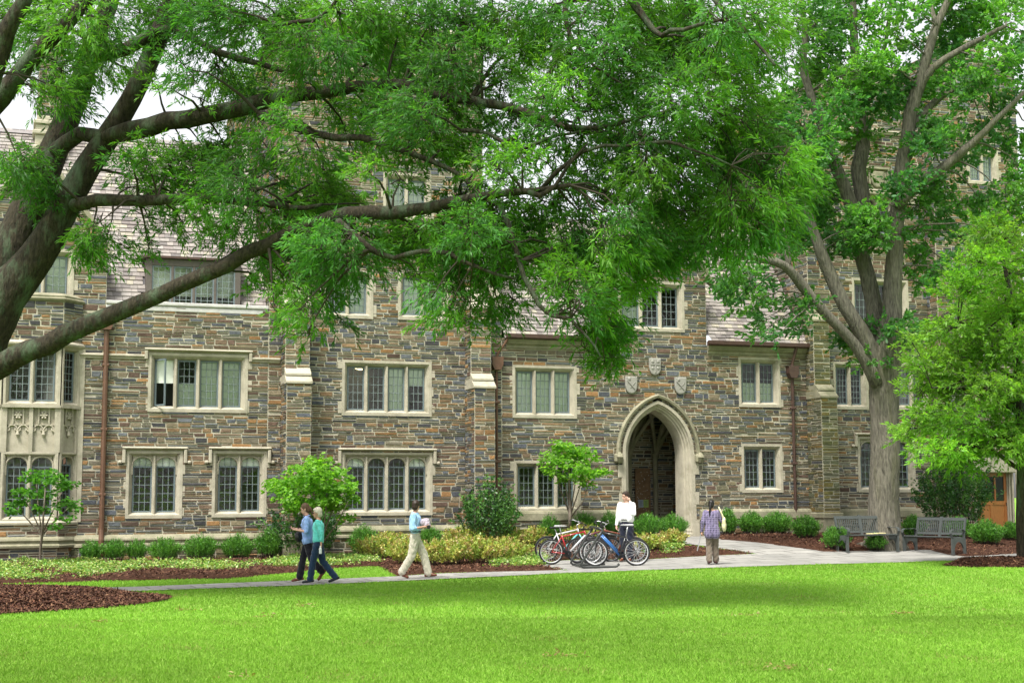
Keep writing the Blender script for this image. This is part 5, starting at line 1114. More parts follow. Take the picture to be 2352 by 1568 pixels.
def shoot_bush(root, w, h, ns, nl, ln, wr, pal, spread=.75, curve=.25, fold=.25, stem=None):
    """a bush of many leafy shoots rising from a spread of base points"""
    a = rng.uniform(0, 2 * np.pi, ns); r = np.sqrt(rng.uniform(0, 1, ns)); b = np.stack([r * np.cos(a) * w * .30, r * np.sin(a) * w * .30, 0 * r], -1)
    hh = h * (1.02 - .42 * r ** 2) * rng.uniform(.72, 1.12, ns); e = np.stack([np.cos(a) * r * w * .5 * rng.uniform(.8, 1.2, ns), np.sin(a) * r * w * .5 * rng.uniform(.8, 1.2, ns), hh], -1) + rng.normal(0, .05 * w, (ns, 3)) * np.array((1, 1, .2))
    t = rng.uniform(.12, 1.0, (ns, nl)) ** .8; up = np.stack([0 * hh, 0 * hh, hh * curve], -1)
    p = b[:, None] + (e - b)[:, None] * t[..., None] + up[:, None] * (t * (1 - t))[..., None] * 2 + rng.normal(0, .018, (ns, nl, 3)); ax = unit(e - b)[:, None]
    d = unit((ax * spread + rng.normal(0, .5, (ns, nl, 3))).reshape(-1, 3)); n = ns * nl
    c = (np.array(pal)[rng.integers(0, len(pal), ns)] * rng.uniform(.75, 1.2, (ns, 1)))[:, None] * np.ones((ns, nl, 3)) * rng.uniform(.75, 1.25, (ns, nl, 1))
    leaf_mesh('foliage', p.reshape(-1, 3), d, ln * rng.uniform(.65, 1.25, n), wr, c.reshape(-1, 3), M_LEAFB, root, fold)
    mb = MB()
    for i in range(0, ns, 3): mb.tube([b[i] - np.array((0, 0, .05)), (b[i] + e[i]) / 2 + up[i] * .5, e[i]], [.006, .004, .002], 3, cap=False)
    mb.build('stems', stem or M_TWIG, root, fix=False)
GREEN = [(.085, .245, .03), (.11, .29, .036), (.06, .185, .026), (.135, .32, .045)]
DARKG = [(.035, .115, .026), (.05, .145, .03), (.075, .19, .035), (.028, .085, .024), (.09, .21, .04)]
GOLD = [(.38, .42, .08), (.30, .40, .07), (.48, .46, .13), (.40, .30, .10), (.22, .33, .055), (.44, .34, .15), (.30, .38, .08)]
LIME = [(.28, .42, .07), (.19, .36, .06), (.36, .46, .11), (.11, .26, .05), (.15, .32, .05), (.42, .46, .18)]
def place(name, label, cat, px, py, wpx, hpx, group, builder):
    p = gnd(px, py); s = pxm(p[1]); om = max(.75, wpx / s * .5 + .25) if wpx < 140 else wpx / s * .45
    if np.dot(N, p - OB) < om:      # keep the bush in front of the wall
        u = fu(px, om, 1150); p = OB + E * u + N * om; p[2] = float(gz(p[0], p[1])); s = pxm(p[1]); hpx = (fz(py - hpx, px, om) - p[2]) * s
    t = thing(name, label, cat, (p[0], p[1], float(gz(p[0], p[1])) + .05), random.uniform(0, 6.28), group); builder(t, wpx / s, hpx / s); return t
def needle(t, w, h): shoot_bush(t, w * 1.15, h * 1.1, int(130 * max(.8, w * h / .3)), 34, .07, .20, GREEN, spread=1.1)
def box(t, w, h): shoot_bush(t, w * 1.12, h * 1.0, int(170 * max(.7, w * h / .3)), 30, .06, .36, GREEN, spread=.8)
def gold(t, w, h): shoot_bush(t, w * 1.1, h * .85, int(120 * max(.8, w * h / .6)), 24, .075, .5, GOLD, spread=.6, curve=.35)
def darkb(t, w, h): shoot_bush(t, w * 1.1, h * 1.0, int(66 * max(.6, w * h / 1.6)), 32, .11, .45, DARKG, spread=.35, curve=.4)
rng = np.random.default_rng(41); random.seed(41)
ROWL = [(213, 1293, 46, 40, 'dark green upright evergreen shrub below the brown downpipe, leftmost of the row against the wall'), (266, 1292, 55, 42, 'green evergreen shrub just right of the brown downpipe at the left wall'), (318, 1290, 45, 40, 'small dark evergreen shrub squeezed between two wider ones left of the arched windows'),
 (377, 1293, 66, 46, 'broad evergreen shrub under the leftmost arched window'), (463, 1287, 68, 48, 'tall bristly evergreen shrub between the two arched window pairs'), (546, 1284, 66, 46, 'evergreen shrub below the second arched window pair'), (620, 1284, 58, 55, 'light green evergreen shrub beside the first buttress, left of the two women')]
for x, y, w_, h_, lb in ROWL: place('evergreen_shrub', lb, 'shrub', x, y, w_, h_, 'evergreen shrubs along the left wall', needle)
ROWC = [(835, 1272, 58, 52, 'dark evergreen shrub at the left end of the golden bushes'), (990, 1266, 52, 48, 'dark evergreen shrub behind the golden bushes, right of the man in pale trousers'), (1262, 1228, 44, 34, 'green evergreen shrub left of the thin trunk beside the bicycles'), (1342, 1218, 56, 30, 'green evergreen shrub under the wall right of the thin trunk'), (1400, 1218, 46, 30, 'green evergreen shrub left of the man in the white shirt'), (1485, 1224, 60, 34, 'green evergreen shrub in front of the archway, beside the man in the white shirt'), (1545, 1226, 60, 34, 'green evergreen shrub at the right foot of the archway')]
for x, y, w_, h_, lb in ROWC: place('evergreen_shrub', lb, 'shrub', x, y, w_, h_, 'evergreen shrubs in front of the entrance wing', needle)
ROWR = [(1671, 1214, 36, 40, 'small round box shrub just right of the woman with the cream bag'), (1724, 1218, 48, 38, 'round box shrub below the small right-hand window'), (1783, 1225, 66, 44, 'widest round box shrub left of the right downpipe'), (1852, 1240, 58, 48, 'round box shrub in front of the right downpipe'), (1921, 1252, 52, 52, 'round box shrub behind the left end of the left bench'), (2012, 1252, 44, 32, 'low box shrub seen under the seat of the left bench'), (2100, 1254, 48, 50, 'box shrub behind the left arm of the right bench'), (2202, 1254, 56, 48, 'box shrub behind the right arm of the right bench'), (2267, 1258, 68, 52, 'large round box shrub to the right of the right bench'), (2323, 1240, 46, 40, 'round box shrub in front of the oak door jamb')]
for x, y, w_, h_, lb in ROWR: place('box_shrub', lb, 'shrub', x, y, w_, h_, 'round box shrubs in the right bed', box)
ROWG = [(872, 1288, 110, 62, 'golden spreading bush nearest the two women'), (940, 1300, 90, 60, 'golden bush behind the legs of the man in pale trousers'), (905, 1262, 110, 44, 'back golden bush under the four arched lights'), (1010, 1304, 120, 66, 'golden orange-tinged bush just right of the man in pale trousers'), (1085, 1300, 130, 72, 'broad orange-tinged golden bush in the middle of the bed'), (1070, 1262, 110, 60, 'golden bush in front of the dark glossy shrub'), (1155, 1294, 120, 62, 'golden bush left of the bicycle wheels'), (1165, 1256, 100, 48, 'back golden bush right of the dark glossy shrub'), (1228, 1258, 70, 50, 'upright golden bush behind the red bicycle saddle'), (1340, 1250, 90, 48, 'golden bush behind the handlebars of the bicycles'), (1490, 1258, 72, 44, 'golden bush right of the man in the white shirt'), (1545, 1252, 66, 42, 'golden bush at the left edge of the walk to the archway')]
for x, y, w_, h_, lb in ROWG: place('golden_bush', lb, 'bush', x, y, w_, h_, 'golden bushes in the middle bed', gold)
place('glossy_bush', 'large dark glossy-leaved bush at the corner beside the second buttress', 'bush', 1122, 1246, 138, 134, 'dark glossy bushes', darkb)
place('glossy_bush', 'dark glossy-leaved bush behind the two women at the first buttress', 'bush', 700, 1280, 160, 120, 'dark glossy bushes', darkb)
place('glossy_bush', 'tall dark glossy-leaved bush left of the oak door', 'bush', 2195, 1232, 165, 175, 'dark glossy bushes', darkb)
# low variegated ground cover
def cover(polys, n, name='ground_cover'):
    LP = []
    for poly, k in polys:
        P = np.array(gp(poly)); x = rng.uniform(P[:, 0].min(), P[:, 0].max(), k * 5); y = rng.uniform(P[:, 1].min(), P[:, 1].max(), k * 5); q = inside([tuple(a) for a in P], x, y)
        nz = np.sin(x * 2.1 + y) + np.sin(y * 3.7 - x * 1.3) + rng.normal(0, .5, len(x)); q &= nz > -.35
        x, y = x[q][:k], y[q][:k]; LP.append(np.stack([x, y, gz(x, y) + .05], -1))
    C = np.concatenate(LP); m = len(C); k = 26; hgt = rng.uniform(.06, .19, m)
    p = C[:, None] + rng.normal(0, 1, (m, k, 3)) * np.array((.10, .10, 0)); p[:, :, 2] += hgt[:, None] * rng.uniform(0, 1, (m, k)) ** .6
    p = p.reshape(-1, 3); n_ = len(p); d = unit(rng.normal(0, 1, (n_, 3)) * np.array((1, 1, .35)) + np.array((0, 0, .25)))
    c = np.array(LIME)[rng.integers(0, len(LIME), n_)] * rng.uniform(.7, 1.25, (n_, 1))
    o = leaf_mesh(name, p, d, .065 * rng.uniform(.7, 1.3, n_), .55, c, M_LEAFB, None); tag(o, kind='stuff')
cover([([(-400, 1300), (240, 1296), (480, 1298), (660, 1296), (668, 1310), (560, 1312), (420, 1318), (330, 1316), (170, 1336), (-400, 1346)], 1100), ([(650, 1284), (790, 1286), (862, 1284), (868, 1298), (760, 1304), (660, 1310)], 330)], 0)
cover([([(1130, 1290), (1235, 1276), (1262, 1290), (1230, 1306), (1120, 1308)], 170), ([(1478, 1266), (1562, 1264), (1560, 1276), (1478, 1280)], 110)], 0)
# small trees with several thin stems and layered leaves
def small_tree(name, label, px, py, crown, stems, seed, pal, ln=.135, dens=1.9, vs_=.2):
    global rng
    rng = np.random.default_rng(seed); random.seed(seed)
    p0 = gnd(px, py)
    if np.dot(N, p0 - OB) < 1.3: p0 = OB + E * fu(px, 1.3, 1150) + N * 1.3; p0[2] = float(gz(p0[0], p0[1]))
    Yd = p0[1]; s = pxm(Yd); root = thing(name, label, 'tree', tuple(p0), 0, 'small flowering trees in the beds'); mb = MB(); mb.sm = True
    for pts in stems:
        P = []; 
        for i, (x, y, d) in enumerate(pts): P.append(atY(x, y, Yd + (rng.uniform(-.35, .35) if i else 0) * min(i, 2)) - p0)
        mb.tube(P, [q[2] / 2 / s for q in pts], 6)
    mb.build('trunk', M_STEM, root, fix=False)
    LP, LD = [], []
    for (x, y, r, k) in crown:
        C = atY(x, y, Yd + rng.uniform(-.6, .6)); R_ = r / s
        for q in range(int(k * dens)):
            a = rng.uniform(0, 2 * np.pi); rr = R_ * math.sqrt(rng.uniform(0, 1)); t = C + np.array((rr * math.cos(a), rr * math.sin(a) * .9, rng.normal(0, R_ * vs_) - .15 * rr))
            m = 7; an = rng.uniform(0, 2 * np.pi, m); LP.append(t + rng.normal(0, .04, (m, 3))); LD.append(np.stack([np.cos(an), np.sin(an), rng.normal(-.25, .3, m)], -1))
    LP = np.concatenate(LP) - p0; LD = unit(np.concatenate(LD)); n = len(LP); c = np.array(pal)[rng.integers(0, len(pal), n)] * rng.uniform(.75, 1.25, (n, 1))
    leaf_mesh('crown', LP, LD, ln * rng.uniform(.7, 1.2, n), .52, c, M_LEAFA, root, hex_=True)
PALD = [(.08, .23, .035), (.095, .26, .04), (.06, .18, .03), (.11, .29, .045)]; PALL = [(.17, .38, .045), (.21, .43, .055), (.13, .31, .04), (.25, .47, .08)]
small_tree('dogwood_tree', 'slender small tree with layered green leaves in front of the bay window', 91, 1303, [(100, 1085, 42, 26), (60, 1125, 34, 20), (40, 1150, 26, 14), (140, 1110, 36, 22), (150, 1150, 34, 20), (95, 1130, 44, 24), (35, 1170, 22, 10), (170, 1165, 24, 10), (110, 1165, 30, 12), (150, 1185, 20, 8), (135, 1205, 18, 6), (120, 1095, 40, 22), (70, 1095, 26, 12)],
 [[(91, 1306, 7), (93, 1260, 6), (97, 1225, 6), (100, 1180, 4), (104, 1120, 2)], [(97, 1225, 4), (80, 1190, 3), (60, 1150, 2)], [(97, 1230, 4), (70, 1200, 3), (38, 1165, 1.5)], [(98, 1222, 4), (118, 1180, 3), (142, 1130, 2)], [(98, 1228, 4), (130, 1190, 3), (165, 1160, 1.5)], [(97, 1225, 3), (88, 1170, 3), (84, 1110, 1.5)]], 51, PALD, dens=1.0, vs_=.13)
small_tree('dogwood_tree', 'small bright-leaved tree behind the two women at the first buttress', 738, 1292, [(715, 1075, 55, 40), (660, 1105, 40, 26), (760, 1085, 48, 34), (700, 1110, 50, 34), (780, 1120, 36, 24), (640, 1120, 28, 14), (735, 1120, 44, 28), (800, 1115, 22, 10), (690, 1150, 40, 20), (770, 1160, 30, 14), (790, 1185, 22, 8), (665, 1160, 26, 10), (735, 1060, 34, 20), (660, 1140, 34, 22), (700, 1160, 34, 20), (760, 1140, 34, 22), (630, 1110, 26, 14), (800, 1145, 26, 12), (725, 1090, 50, 30), (745, 1150, 34, 18)],
 [[(738, 1296, 8), (737, 1230, 7), (735, 1180, 5), (730, 1100, 2)], [(737, 1240, 5), (710, 1180, 4), (680, 1120, 2)], [(738, 1240, 5), (760, 1180, 4), (785, 1120, 2)], [(737, 1250, 4), (748, 1180, 3), (752, 1100, 2)], [(737, 1245, 4), (722, 1180, 3), (706, 1100, 2)], [(738, 1250, 4), (775, 1200, 3), (800, 1150, 1.5)]], 52, PALL)
small_tree('dogwood_tree', 'small bright-leaved tree with a thin grey trunk behind the bicycles', 1309, 1226, [(1300, 1035, 46, 34), (1265, 1055, 34, 20), (1340, 1050, 44, 28), (1310, 1065, 46, 28), (1360, 1080, 30, 16), (1270, 1085, 26, 12), (1330, 1090, 34, 16), (1385, 1080, 16, 6), (1350, 1110, 18, 6), (1300, 1100, 24, 8), (1290, 1020, 26, 14), (1335, 1030, 34, 18)],
 [[(1309, 1230, 8), (1309, 1180, 7), (1308, 1130, 5), (1306, 1060, 2)], [(1309, 1180, 5), (1290, 1130, 3), (1272, 1070, 2)], [(1309, 1185, 5), (1328, 1130, 3), (1345, 1070, 2)], [(1309, 1175, 4), (1300, 1120, 3), (1292, 1060, 1.5)], [(1309, 1180, 4), (1320, 1120, 3), (1326, 1060, 1.5)], [(1309, 1190, 4), (1340, 1150, 3), (1352, 1110, 1.5)]], 53, PALL)
# ================================================================== PEOPLE
def ball(mb, c, r, n=12, m=8, M=None):
    vs = []; fs = []
    if not hasattr(r, '__len__'): r = (r, r, r)
    for i in range(m + 1):
        th = math.pi * i / m
        for j in range(n):
            a = 2 * math.pi * j / n; v = Vector((r[0] * math.sin(th) * math.cos(a), r[1] * math.sin(th) * math.sin(a), r[2] * math.cos(th)))
            if M is not None: v = M @ v
            vs.append(v + Vector(c))
    for i in range(m):
        for j in range(n): fs.append((i * n + j, (i + 1) * n + j, (i + 1) * n + (j + 1) % n, i * n + (j + 1) % n))
    mb.add(vs, fs)
def cap_(mb, p, q, ra, rb, n=10, flat=None):
    p, q = Vector(p), Vector(q); d = (q - p); L = d.length
    if L < 1e-5: return
    d.normalize(); pts, rr = [], []
    for t in (1, .8, .45): pts.append(p - d * ra * t); rr.append(ra * math.sqrt(max(0.0004, 1 - t * t)))
    pts.append(p); rr.append(ra); pts.append(q); rr.append(rb)
    for t in (.45, .8, 1): pts.append(q + d * rb * t); rr.append(rb * math.sqrt(max(0.0004, 1 - t * t)))
    mb.tube(pts, rr, n, flat=flat)
def melt(mb, name, m, parent, voxel=.014, smooth=4, wrinkle=0.0, extra=None):
    """fuse the collected solids into one continuous smooth surface"""
    me = bpy.data.meshes.new('tmp'); me.from_pydata(mb.v, [], mb.f); bm = bmesh.new(); bm.from_mesh(me); bmesh.ops.remove_doubles(bm, verts=bm.verts, dist=1e-5); bmesh.ops.recalc_face_normals(bm, faces=bm.faces); bm.to_mesh(me); bm.free()
    o = bpy.data.objects.new('tmp', me); COL.objects.link(o)
    r = o.modifiers.new('r', 'REMESH'); r.mode = 'VOXEL'; r.voxel_size = voxel
    if smooth: s = o.modifiers.new('s', 'SMOOTH'); s.iterations = smooth; s.factor = .5
    dg = bpy.context.evaluated_depsgraph_get(); dg.update(); ev = o.evaluated_get(dg); me2 = bpy.data.meshes.new_from_object(ev); bpy.data.objects.remove(o); me2.name = name
    if extra is not None and extra.f:
        bm = bmesh.new(); bm.from_mesh(me2); me3 = bpy.data.meshes.new('t'); me3.from_pydata(extra.v, [], extra.f); bm.from_mesh(me3); bm.to_mesh(me2); bm.free()
    if wrinkle:
        n = len(me2.vertices); co = np.empty(n * 3, np.float32); me2.vertices.foreach_get('co', co); co = co.reshape(-1, 3); no = np.empty(n * 3, np.float32); me2.vertices.foreach_get('normal', no); no = no.reshape(-1, 3)
        w_ = np.sin(co[:, 2] * 38 + 9 * np.sin(co[:, 0] * 11 + 2) + 7 * np.sin(co[:, 1] * 13)) * np.sin(co[:, 0] * 23 + co[:, 1] * 17 + co[:, 2] * 9); co += no * (w_ * wrinkle)[:, None]; me2.vertices.foreach_set('co', co.ravel())
    me2.materials.clear(); me2.materials.append(m); me2.polygons.foreach_set('use_smooth', np.ones(len(me2.polygons), bool)); me2.update()
    return link(name, me2, parent)
def hand(body, fing, wr, dirv, palm, thumb_side, k=1.0, curl=.7):
    """palm blob into body, five finger chains into fing"""
    w = Vector(wr); d = Vector(dirv).normalized(); pn = Vector(palm).normalized(); s = d.cross(pn).normalized() * thumb_side
    cap_(body, w, w + d * .05 * k, .023 * k, .026 * k); c = w + d * .075 * k; ball(body, c, (.03 * k, .03 * k, .03 * k))
    for i, (off, L) in enumerate(((.030, .070), (.010, .078), (-.010, .073), (-.029, .056))):
        b = c + s * off * k + d * .008 * k; p = b; a = curl * .5; pts = [b - d * .02]
        for j, f in enumerate((.45, .32, .25)):
            p = p + (d * math.cos(a) + pn * math.sin(a)) * L * f * k; pts.append(p); a += curl * .7
        fing.tube([b - d * .02 * k] + pts[1:], [.0085 * k, .0085 * k, .0078 * k, .006 * k], 6)
    b = w + d * .045 * k + s * .025 * k; fing.tube([b - s * .015, b + s * .02 * k + d * .025 * k + pn * .012, b + s * .024 * k + d * .05 * k + pn * .03 * k], [.011 * k, .010 * k, .008 * k], 6)
SKIN = mat('skin', (.48, .27, .19), .55, spec=.35, noise=.06, nscale=20); SKINP = mat('skin_pale', (.55, .33, .25), .55, spec=.35, noise=.06, nscale=20)
def cloth(name, c, rough=.85, n=.12, s=14): return mat(name, c, rough, noise=n, nscale=s, sheen=.2, spec=.15, bump=.2, bscale=60)
def person(label, px, py, H, rz, J, skin, hair, clothes, shoes, female=False, face=True, group='people walking past the hall'):
    p = gnd(px, py); k = H / 1.75; z0 = float(gz(p[0], p[1])) + .022
    root = thing('person', label, 'person', (p[0], p[1], z0), rz, group)
    D = dict(pel=(0, 0, .94), chest=(.01, 0, 1.28), nb=(0, 0, 1.46), head=(.02, 0, 1.635), lsh=(0, .17, 1.42), rsh=(0, -.17, 1.42), lel=(-.02, .22, 1.14), rel=(-.02, -.22, 1.14), lwr=(.06, .22, .90), rwr=(.06, -.22, .90),
             lhp=(0, .09, .92), rhp=(0, -.09, .92), lkn=(.02, .095, .50), rkn=(.02, -.095, .50), lan=(0, .10, .09), ran=(0, -.10, .09), ltoe=(.16, .11, .03), rtoe=(.16, -.11, .03), hyaw=0.0, hpitch=0.0, lh=(0, 0, -1), rh=(0, 0, -1), lp=(0, -1, 0), rp=(0, 1, 0), lcurl=.7, rcurl=.7)
    D.update(J); g = {a: (Vector(b) * k if hasattr(b, '__len__') and a not in ('lh', 'rh', 'lp', 'rp') else b) for a, b in D.items()}
    sh = .9 if female else 1.0
    b = MB(); fg = MB(); hd = g['head']; HM = Matrix.Rotation(D['hyaw'], 3, 'Z') @ Matrix.Rotation(D['hpitch'], 3, 'Y'); T = lambda x, y, z: hd + HM @ (Vector((x, y, z)) * k)
    ball(b, hd + HM @ (Vector((-.005, 0, .02)) * k), (.095 * k, .076 * k, .105 * k), 16, 12, HM); ball(b, T(.025, 0, -.045), (.066 * k, .056 * k, .072 * k), 14, 10, HM); ball(b, T(.062, 0, -.098), (.02 * k, .024 * k, .018 * k))
    cap_(b, T(.085, 0, .008), T(.105, 0, -.03), .010 * k, .015 * k, 6)
    ball(b, T(.078, 0, -.068), (.014 * k, .024 * k, .012 * k)); ball(b, T(.075, .03, .02), (.012 * k, .022 * k, .008 * k)); ball(b, T(.075, -.03, .02), (.012 * k, .022 * k, .008 * k))
    for s in (-1, 1): ball(b, T(-.005, s * .077, -.01), (.016 * k, .010 * k, .030 * k))
    cap_(b, g['nb'], T(-.012, 0, -.06), .056 * k * sh, .052 * k * sh)
    cap_(b, g['chest'], g['nb'], .10 * k, .06 * k); cap_(b, g['pel'], g['chest'], .11 * k, .12 * k)
    for s in 'lr':
        cap_(b, g['nb'], g[s + 'sh'], .05 * k, .05 * k); cap_(b, g[s + 'sh'], g[s + 'el'], .046 * k * sh, .037 * k * sh); cap_(b, g[s + 'el'], g[s + 'wr'], .037 * k * sh, .025 * k * sh)
        cap_(b, g['pel'], g[s + 'hp'], .10 * k, .09 * k); cap_(b, g[s + 'hp'], g[s + 'kn'], .08 * k, .054 * k); cap_(b, g[s + 'kn'], g[s + 'an'], .052 * k, .038 * k); cap_(b, g[s + 'an'], (g[s + 'an'] + g[s + 'toe']) / 2, .036 * k, .03 * k)
        hand(b, fg, g[s + 'wr'], D[s + 'h'], D[s + 'p'], 1 if s == 'l' else -1, k * sh, D[s + 'curl'])
    body = melt(b, 'body', skin, root, .012, 3, extra=fg)
    # eyes, brows, lips
    if face:
        e = MB()
        for s in (-1, 1): ball(e, T(.086, s * .030, .004), (.008 * k, .012 * k, .007 * k), 8, 6)
        e.build('eyes', mat('eye', (.03, .025, .02), .2), root); e = MB()
        for s in (-1, 1): e.tube([T(.090, s * .016, .026), T(.090, s * .032, .031), T(.078, s * .05, .024)], [.004, .005, .003], 5)
        e.build('eyebrows', hair[1], root); e = MB(); e.tube([T(.078, -.024, -.064), T(.092, 0, -.066), T(.078, .024, -.064)], [.004, .008, .004], 6); e.build('lips', mat('lips', (.38, .13, .11), .5), root)
    # hair
    h = MB(); kind = hair[0]
    ball(h, T(-.018, 0, .034), (.100 * k, .086 * k, .108 * k), 16, 12, HM); ball(h, T(-.05, 0, -.02), (.072 * k, .078 * k, .085 * k), 14, 10, HM)
    if kind == 'ponytail': 
        ball(h, T(-.105, 0, .0), (.03 * k, .03 * k, .03 * k)); pt = hair[2]; q = [T(-.11, 0, 0)] + [T(*c) for c in pt]; h.tube(q, list(np.linspace(.034, .016, len(q))), 9)
    if kind == 'short_full': ball(h, T(-.02, 0, .05), (.102 * k, .092 * k, .10 * k), 16, 12, HM); ball(h, T(.045, 0, .085), (.05 * k, .07 * k, .035 * k), 12, 8, HM)
    if kind == 'short': ball(h, T(.045, 0, .088), (.045 * k, .066 * k, .03 * k), 12, 8, HM)
    melt(h, 'hair', hair[1], root, .012, 3, .004)
    # clothes
    top = clothes['top']; m = MB(); cw = top.get('w', 1.0)
    ce = g['chest']; pe = g['pel']; hem = top['hem'] * k
    lat = Vector((0, 1, 0))
    for s in (-1, 1):
        cap_(m, ce + lat * s * .065 * k * cw + Vector((0, 0, .05 * k)), ce + lat * s * .055 * k * cw + Vector((0, 0, -.12 * k)), .112 * k * cw, .108 * k * cw)
        b0 = pe + Vector((0, 0, .10 * k)); 
        cap_(m, ce + lat * s * .055 * k * cw + Vector((0, 0, -.1 * k)), Vector((b0.x, s * .06 * k * cw, max(hem + .10 * k, .9 * k))), .108 * k * cw, top.get('hipr', .115) * k * cw)
    cap_(m, ce + Vector((0, 0, .06 * k)), Vector((pe.x, 0, max(hem + .10 * k, .9 * k))), .128 * k * cw, .125 * k * cw)
    if top.get('bust'):
        for s in (-1, 1): ball(m, ce + Vector((.085 * k, s * .07 * k, .0)), (.055 * k, .06 * k, .06 * k))
    if top['hem'] < .9: 
        for s in (-1, 1): cap_(m, Vector((pe.x, s * .07 * k, .98 * k)), Vector((pe.x - .0, s * .085 * k, hem + .09 * k)), .115 * k * cw, .125 * k * cw)
    for s in 'lr':
        cap_(m, g['nb'] + Vector((0, 0, -.04 * k)), g[s + 'sh'], .065 * k, .066 * k); cap_(m, g[s + 'sh'], g[s + 'el'], .066 * k * cw, .056 * k * cw)
        if top['sleeve'] == 'long': cap_(m, g[s + 'el'], g[s + 'wr'] * .97 + g[s + 'el'] * .03, .055 * k, .038 * k)
        if top['sleeve'] == 'three': cap_(m, g[s + 'el'], g[s + 'wr'] * .62 + g[s + 'el'] * .38, .052 * k, .042 * k)
        if top['sleeve'] == 'rolled': cap_(m, g[s + 'el'], g[s + 'wr'] * .25 + g[s + 'el'] * .75, .056 * k, .054 * k)
    melt(m, top['name'], top['mat'], root, .013, 5, .006)
    if top.get('collar'):
        m = MB(); c = g['nb'] + Vector((0, 0, .01 * k)); m.tube([c + Vector((math.cos(t) * .068 * k, math.sin(t) * .066 * k, .012 * math.cos(t + 3.14) * k)) for t in np.linspace(0, 2 * math.pi, 14, endpoint=False)], .016 * k, 6, closed=True); m.build('collar', top['mat'], root)
    bt = clothes['bottom']; m = MB()
    cap_(m, pe + Vector((0, -.04 * k, .05 * k)), pe + Vector((0, .04 * k, .05 * k)), .118 * k, .118 * k); cap_(m, pe + Vector((0, -.055 * k, -.04 * k)), pe + Vector((0, .055 * k, -.04 * k)), .122 * k, .122 * k)
    for s in 'lr':
        cap_(m, g[s + 'hp'], g[s + 'kn'], .106 * k, bt.get('knee', .078) * k); an = g[s + 'an'] + (g[s + 'kn'] - g[s + 'an']).normalized() * .02; cap_(m, g[s + 'kn'], an, bt.get('knee', .078) * k, bt.get('cuff', .072) * k)
    melt(m, 'trousers', bt['mat'], root, .013, 4, .007)
    if clothes.get('belt'):
        m = MB(); m.tube([pe + Vector((math.cos(t) * .128 * k, math.sin(t) * .168 * k, .115 * k)) for t in np.linspace(0, 2 * math.pi, 20, endpoint=False)], .018 * k, 6, closed=True); m.build('belt', clothes['belt'], root)
    for s in 'lr':
        m = MB(); a, t = g[s + 'an'], g[s + 'toe']; f = (t - a); f2 = Vector((f.x, f.y, f.z)).normalized(); dn = Vector((0, 0, -1)); dn = (dn - f2 * dn.dot(f2)).normalized()
        heel = a - f2 * .055 * k + dn * .045 * k; cap_(m, a + dn * .01, heel, .042 * k, .036 * k); cap_(m, heel, t - f2 * .01, .036 * k, .03 * k); cap_(m, a + f2 * .03 + dn * .02, t - f2 * .05, .040 * k, .034 * k); ball(m, t - f2 * .03 * k, (.05 * k, .042 * k, .028 * k))
        melt(m, 'shoe', shoes, root, .011, 3)
    return root, g, k
def world(root, v): return root.matrix_world @ Vector(v)
def rootM(root): return Matrix.Translation(root.location) @ Matrix.Rotation(root.rotation_euler.z, 4, 'Z')
HB = mat('hair_brown', (.085, .048, .025), .6, noise=.3, nscale=40, stretch=(1, 1, .2)); HW = mat('hair_silver', (.52, .47, .38), .6, noise=.2, nscale=40, stretch=(1, 1, .2)); HK = mat('hair_black', (.012, .010, .010), .4, noise=.3, nscale=40); HD = mat('hair_dark', (.03, .018, .012), .5, noise=.3, nscale=40)
BLACKT = cloth('black_trousers', (.011, .011, .017)); NAVY = cloth('navy_jeans', (.012, .03, .065), s=30); KHAKI = cloth('khaki_trousers', (.52, .48, .39)); NAVYT = cloth('navy_trousers', (.010, .013, .026)); BROWNT = cloth('brown_trousers', (.13, .105, .08))
BLUES = cloth('light_blue_shirt', (.24, .36, .66)); TEAL = cloth('teal_top', (.11, .52, .48)); SKYB = cloth('sky_blue_shirt', (.31, .52, .76)); WHITE = cloth('white_shirt', (.80, .80, .80)); LEATHER = mat('brown_leather', (.13, .038, .016), .45, spec=.4); DARKSHOE = mat('dark_shoe', (.015, .02, .025), .5)
BLACKL = mat('black_leather', (.012, .012, .013), .45, spec=.4)
def jacket_mat():
    m = cloth('purple_tweed', (.13, .115, .20)); t = m.node_tree; L = t.links.new; p = [n for n in t.nodes if n.type == 'BSDF_PRINCIPLED'][0]; src = p.inputs['Base Color'].links[0].from_socket
    tc = t.nodes.new('ShaderNodeTexCoord'); b = t.nodes.new('ShaderNodeTexBrick'); b.inputs['Scale'].default_value = 1; b.inputs['Brick Width'].default_value = .07; b.inputs['Row Height'].default_value = .055; b.inputs['Mortar Size'].default_value = .006; b.offset = 0
    b.inputs['Color1'].default_value = (.62, .60, .66, 1); b.inputs['Color2'].default_value = (1.15, 1.1, 1.1, 1); b.inputs['Mortar'].default_value = (1.9, 1.8, 1.7, 1); mp = t.nodes.new('ShaderNodeMapping'); mp.inputs['Rotation'].default_value = (R(90), 0, 0); L(tc.outputs['Object'], mp.inputs[0])
    sx = t.nodes.new('ShaderNodeSeparateXYZ'); cx = t.nodes.new('ShaderNodeCombineXYZ'); L(tc.outputs['Object'], sx.inputs[0]); L(sx.outputs['Y'], cx.inputs['X']); L(sx.outputs['Z'], cx.inputs['Y']); L(cx.outputs[0], b.inputs['Vector'])
    mx = t.nodes.new('ShaderNodeMix'); mx.data_type = 'RGBA'; mx.blend_type = 'MULTIPLY'; mx.inputs[0].default_value = 1; L(src, mx.inputs[6]); L(b.outputs['Color'], mx.inputs[7]); L(mx.outputs[2], p.inputs['Base Color']); return m
TWEED = jacket_mat()
pi = math.pi
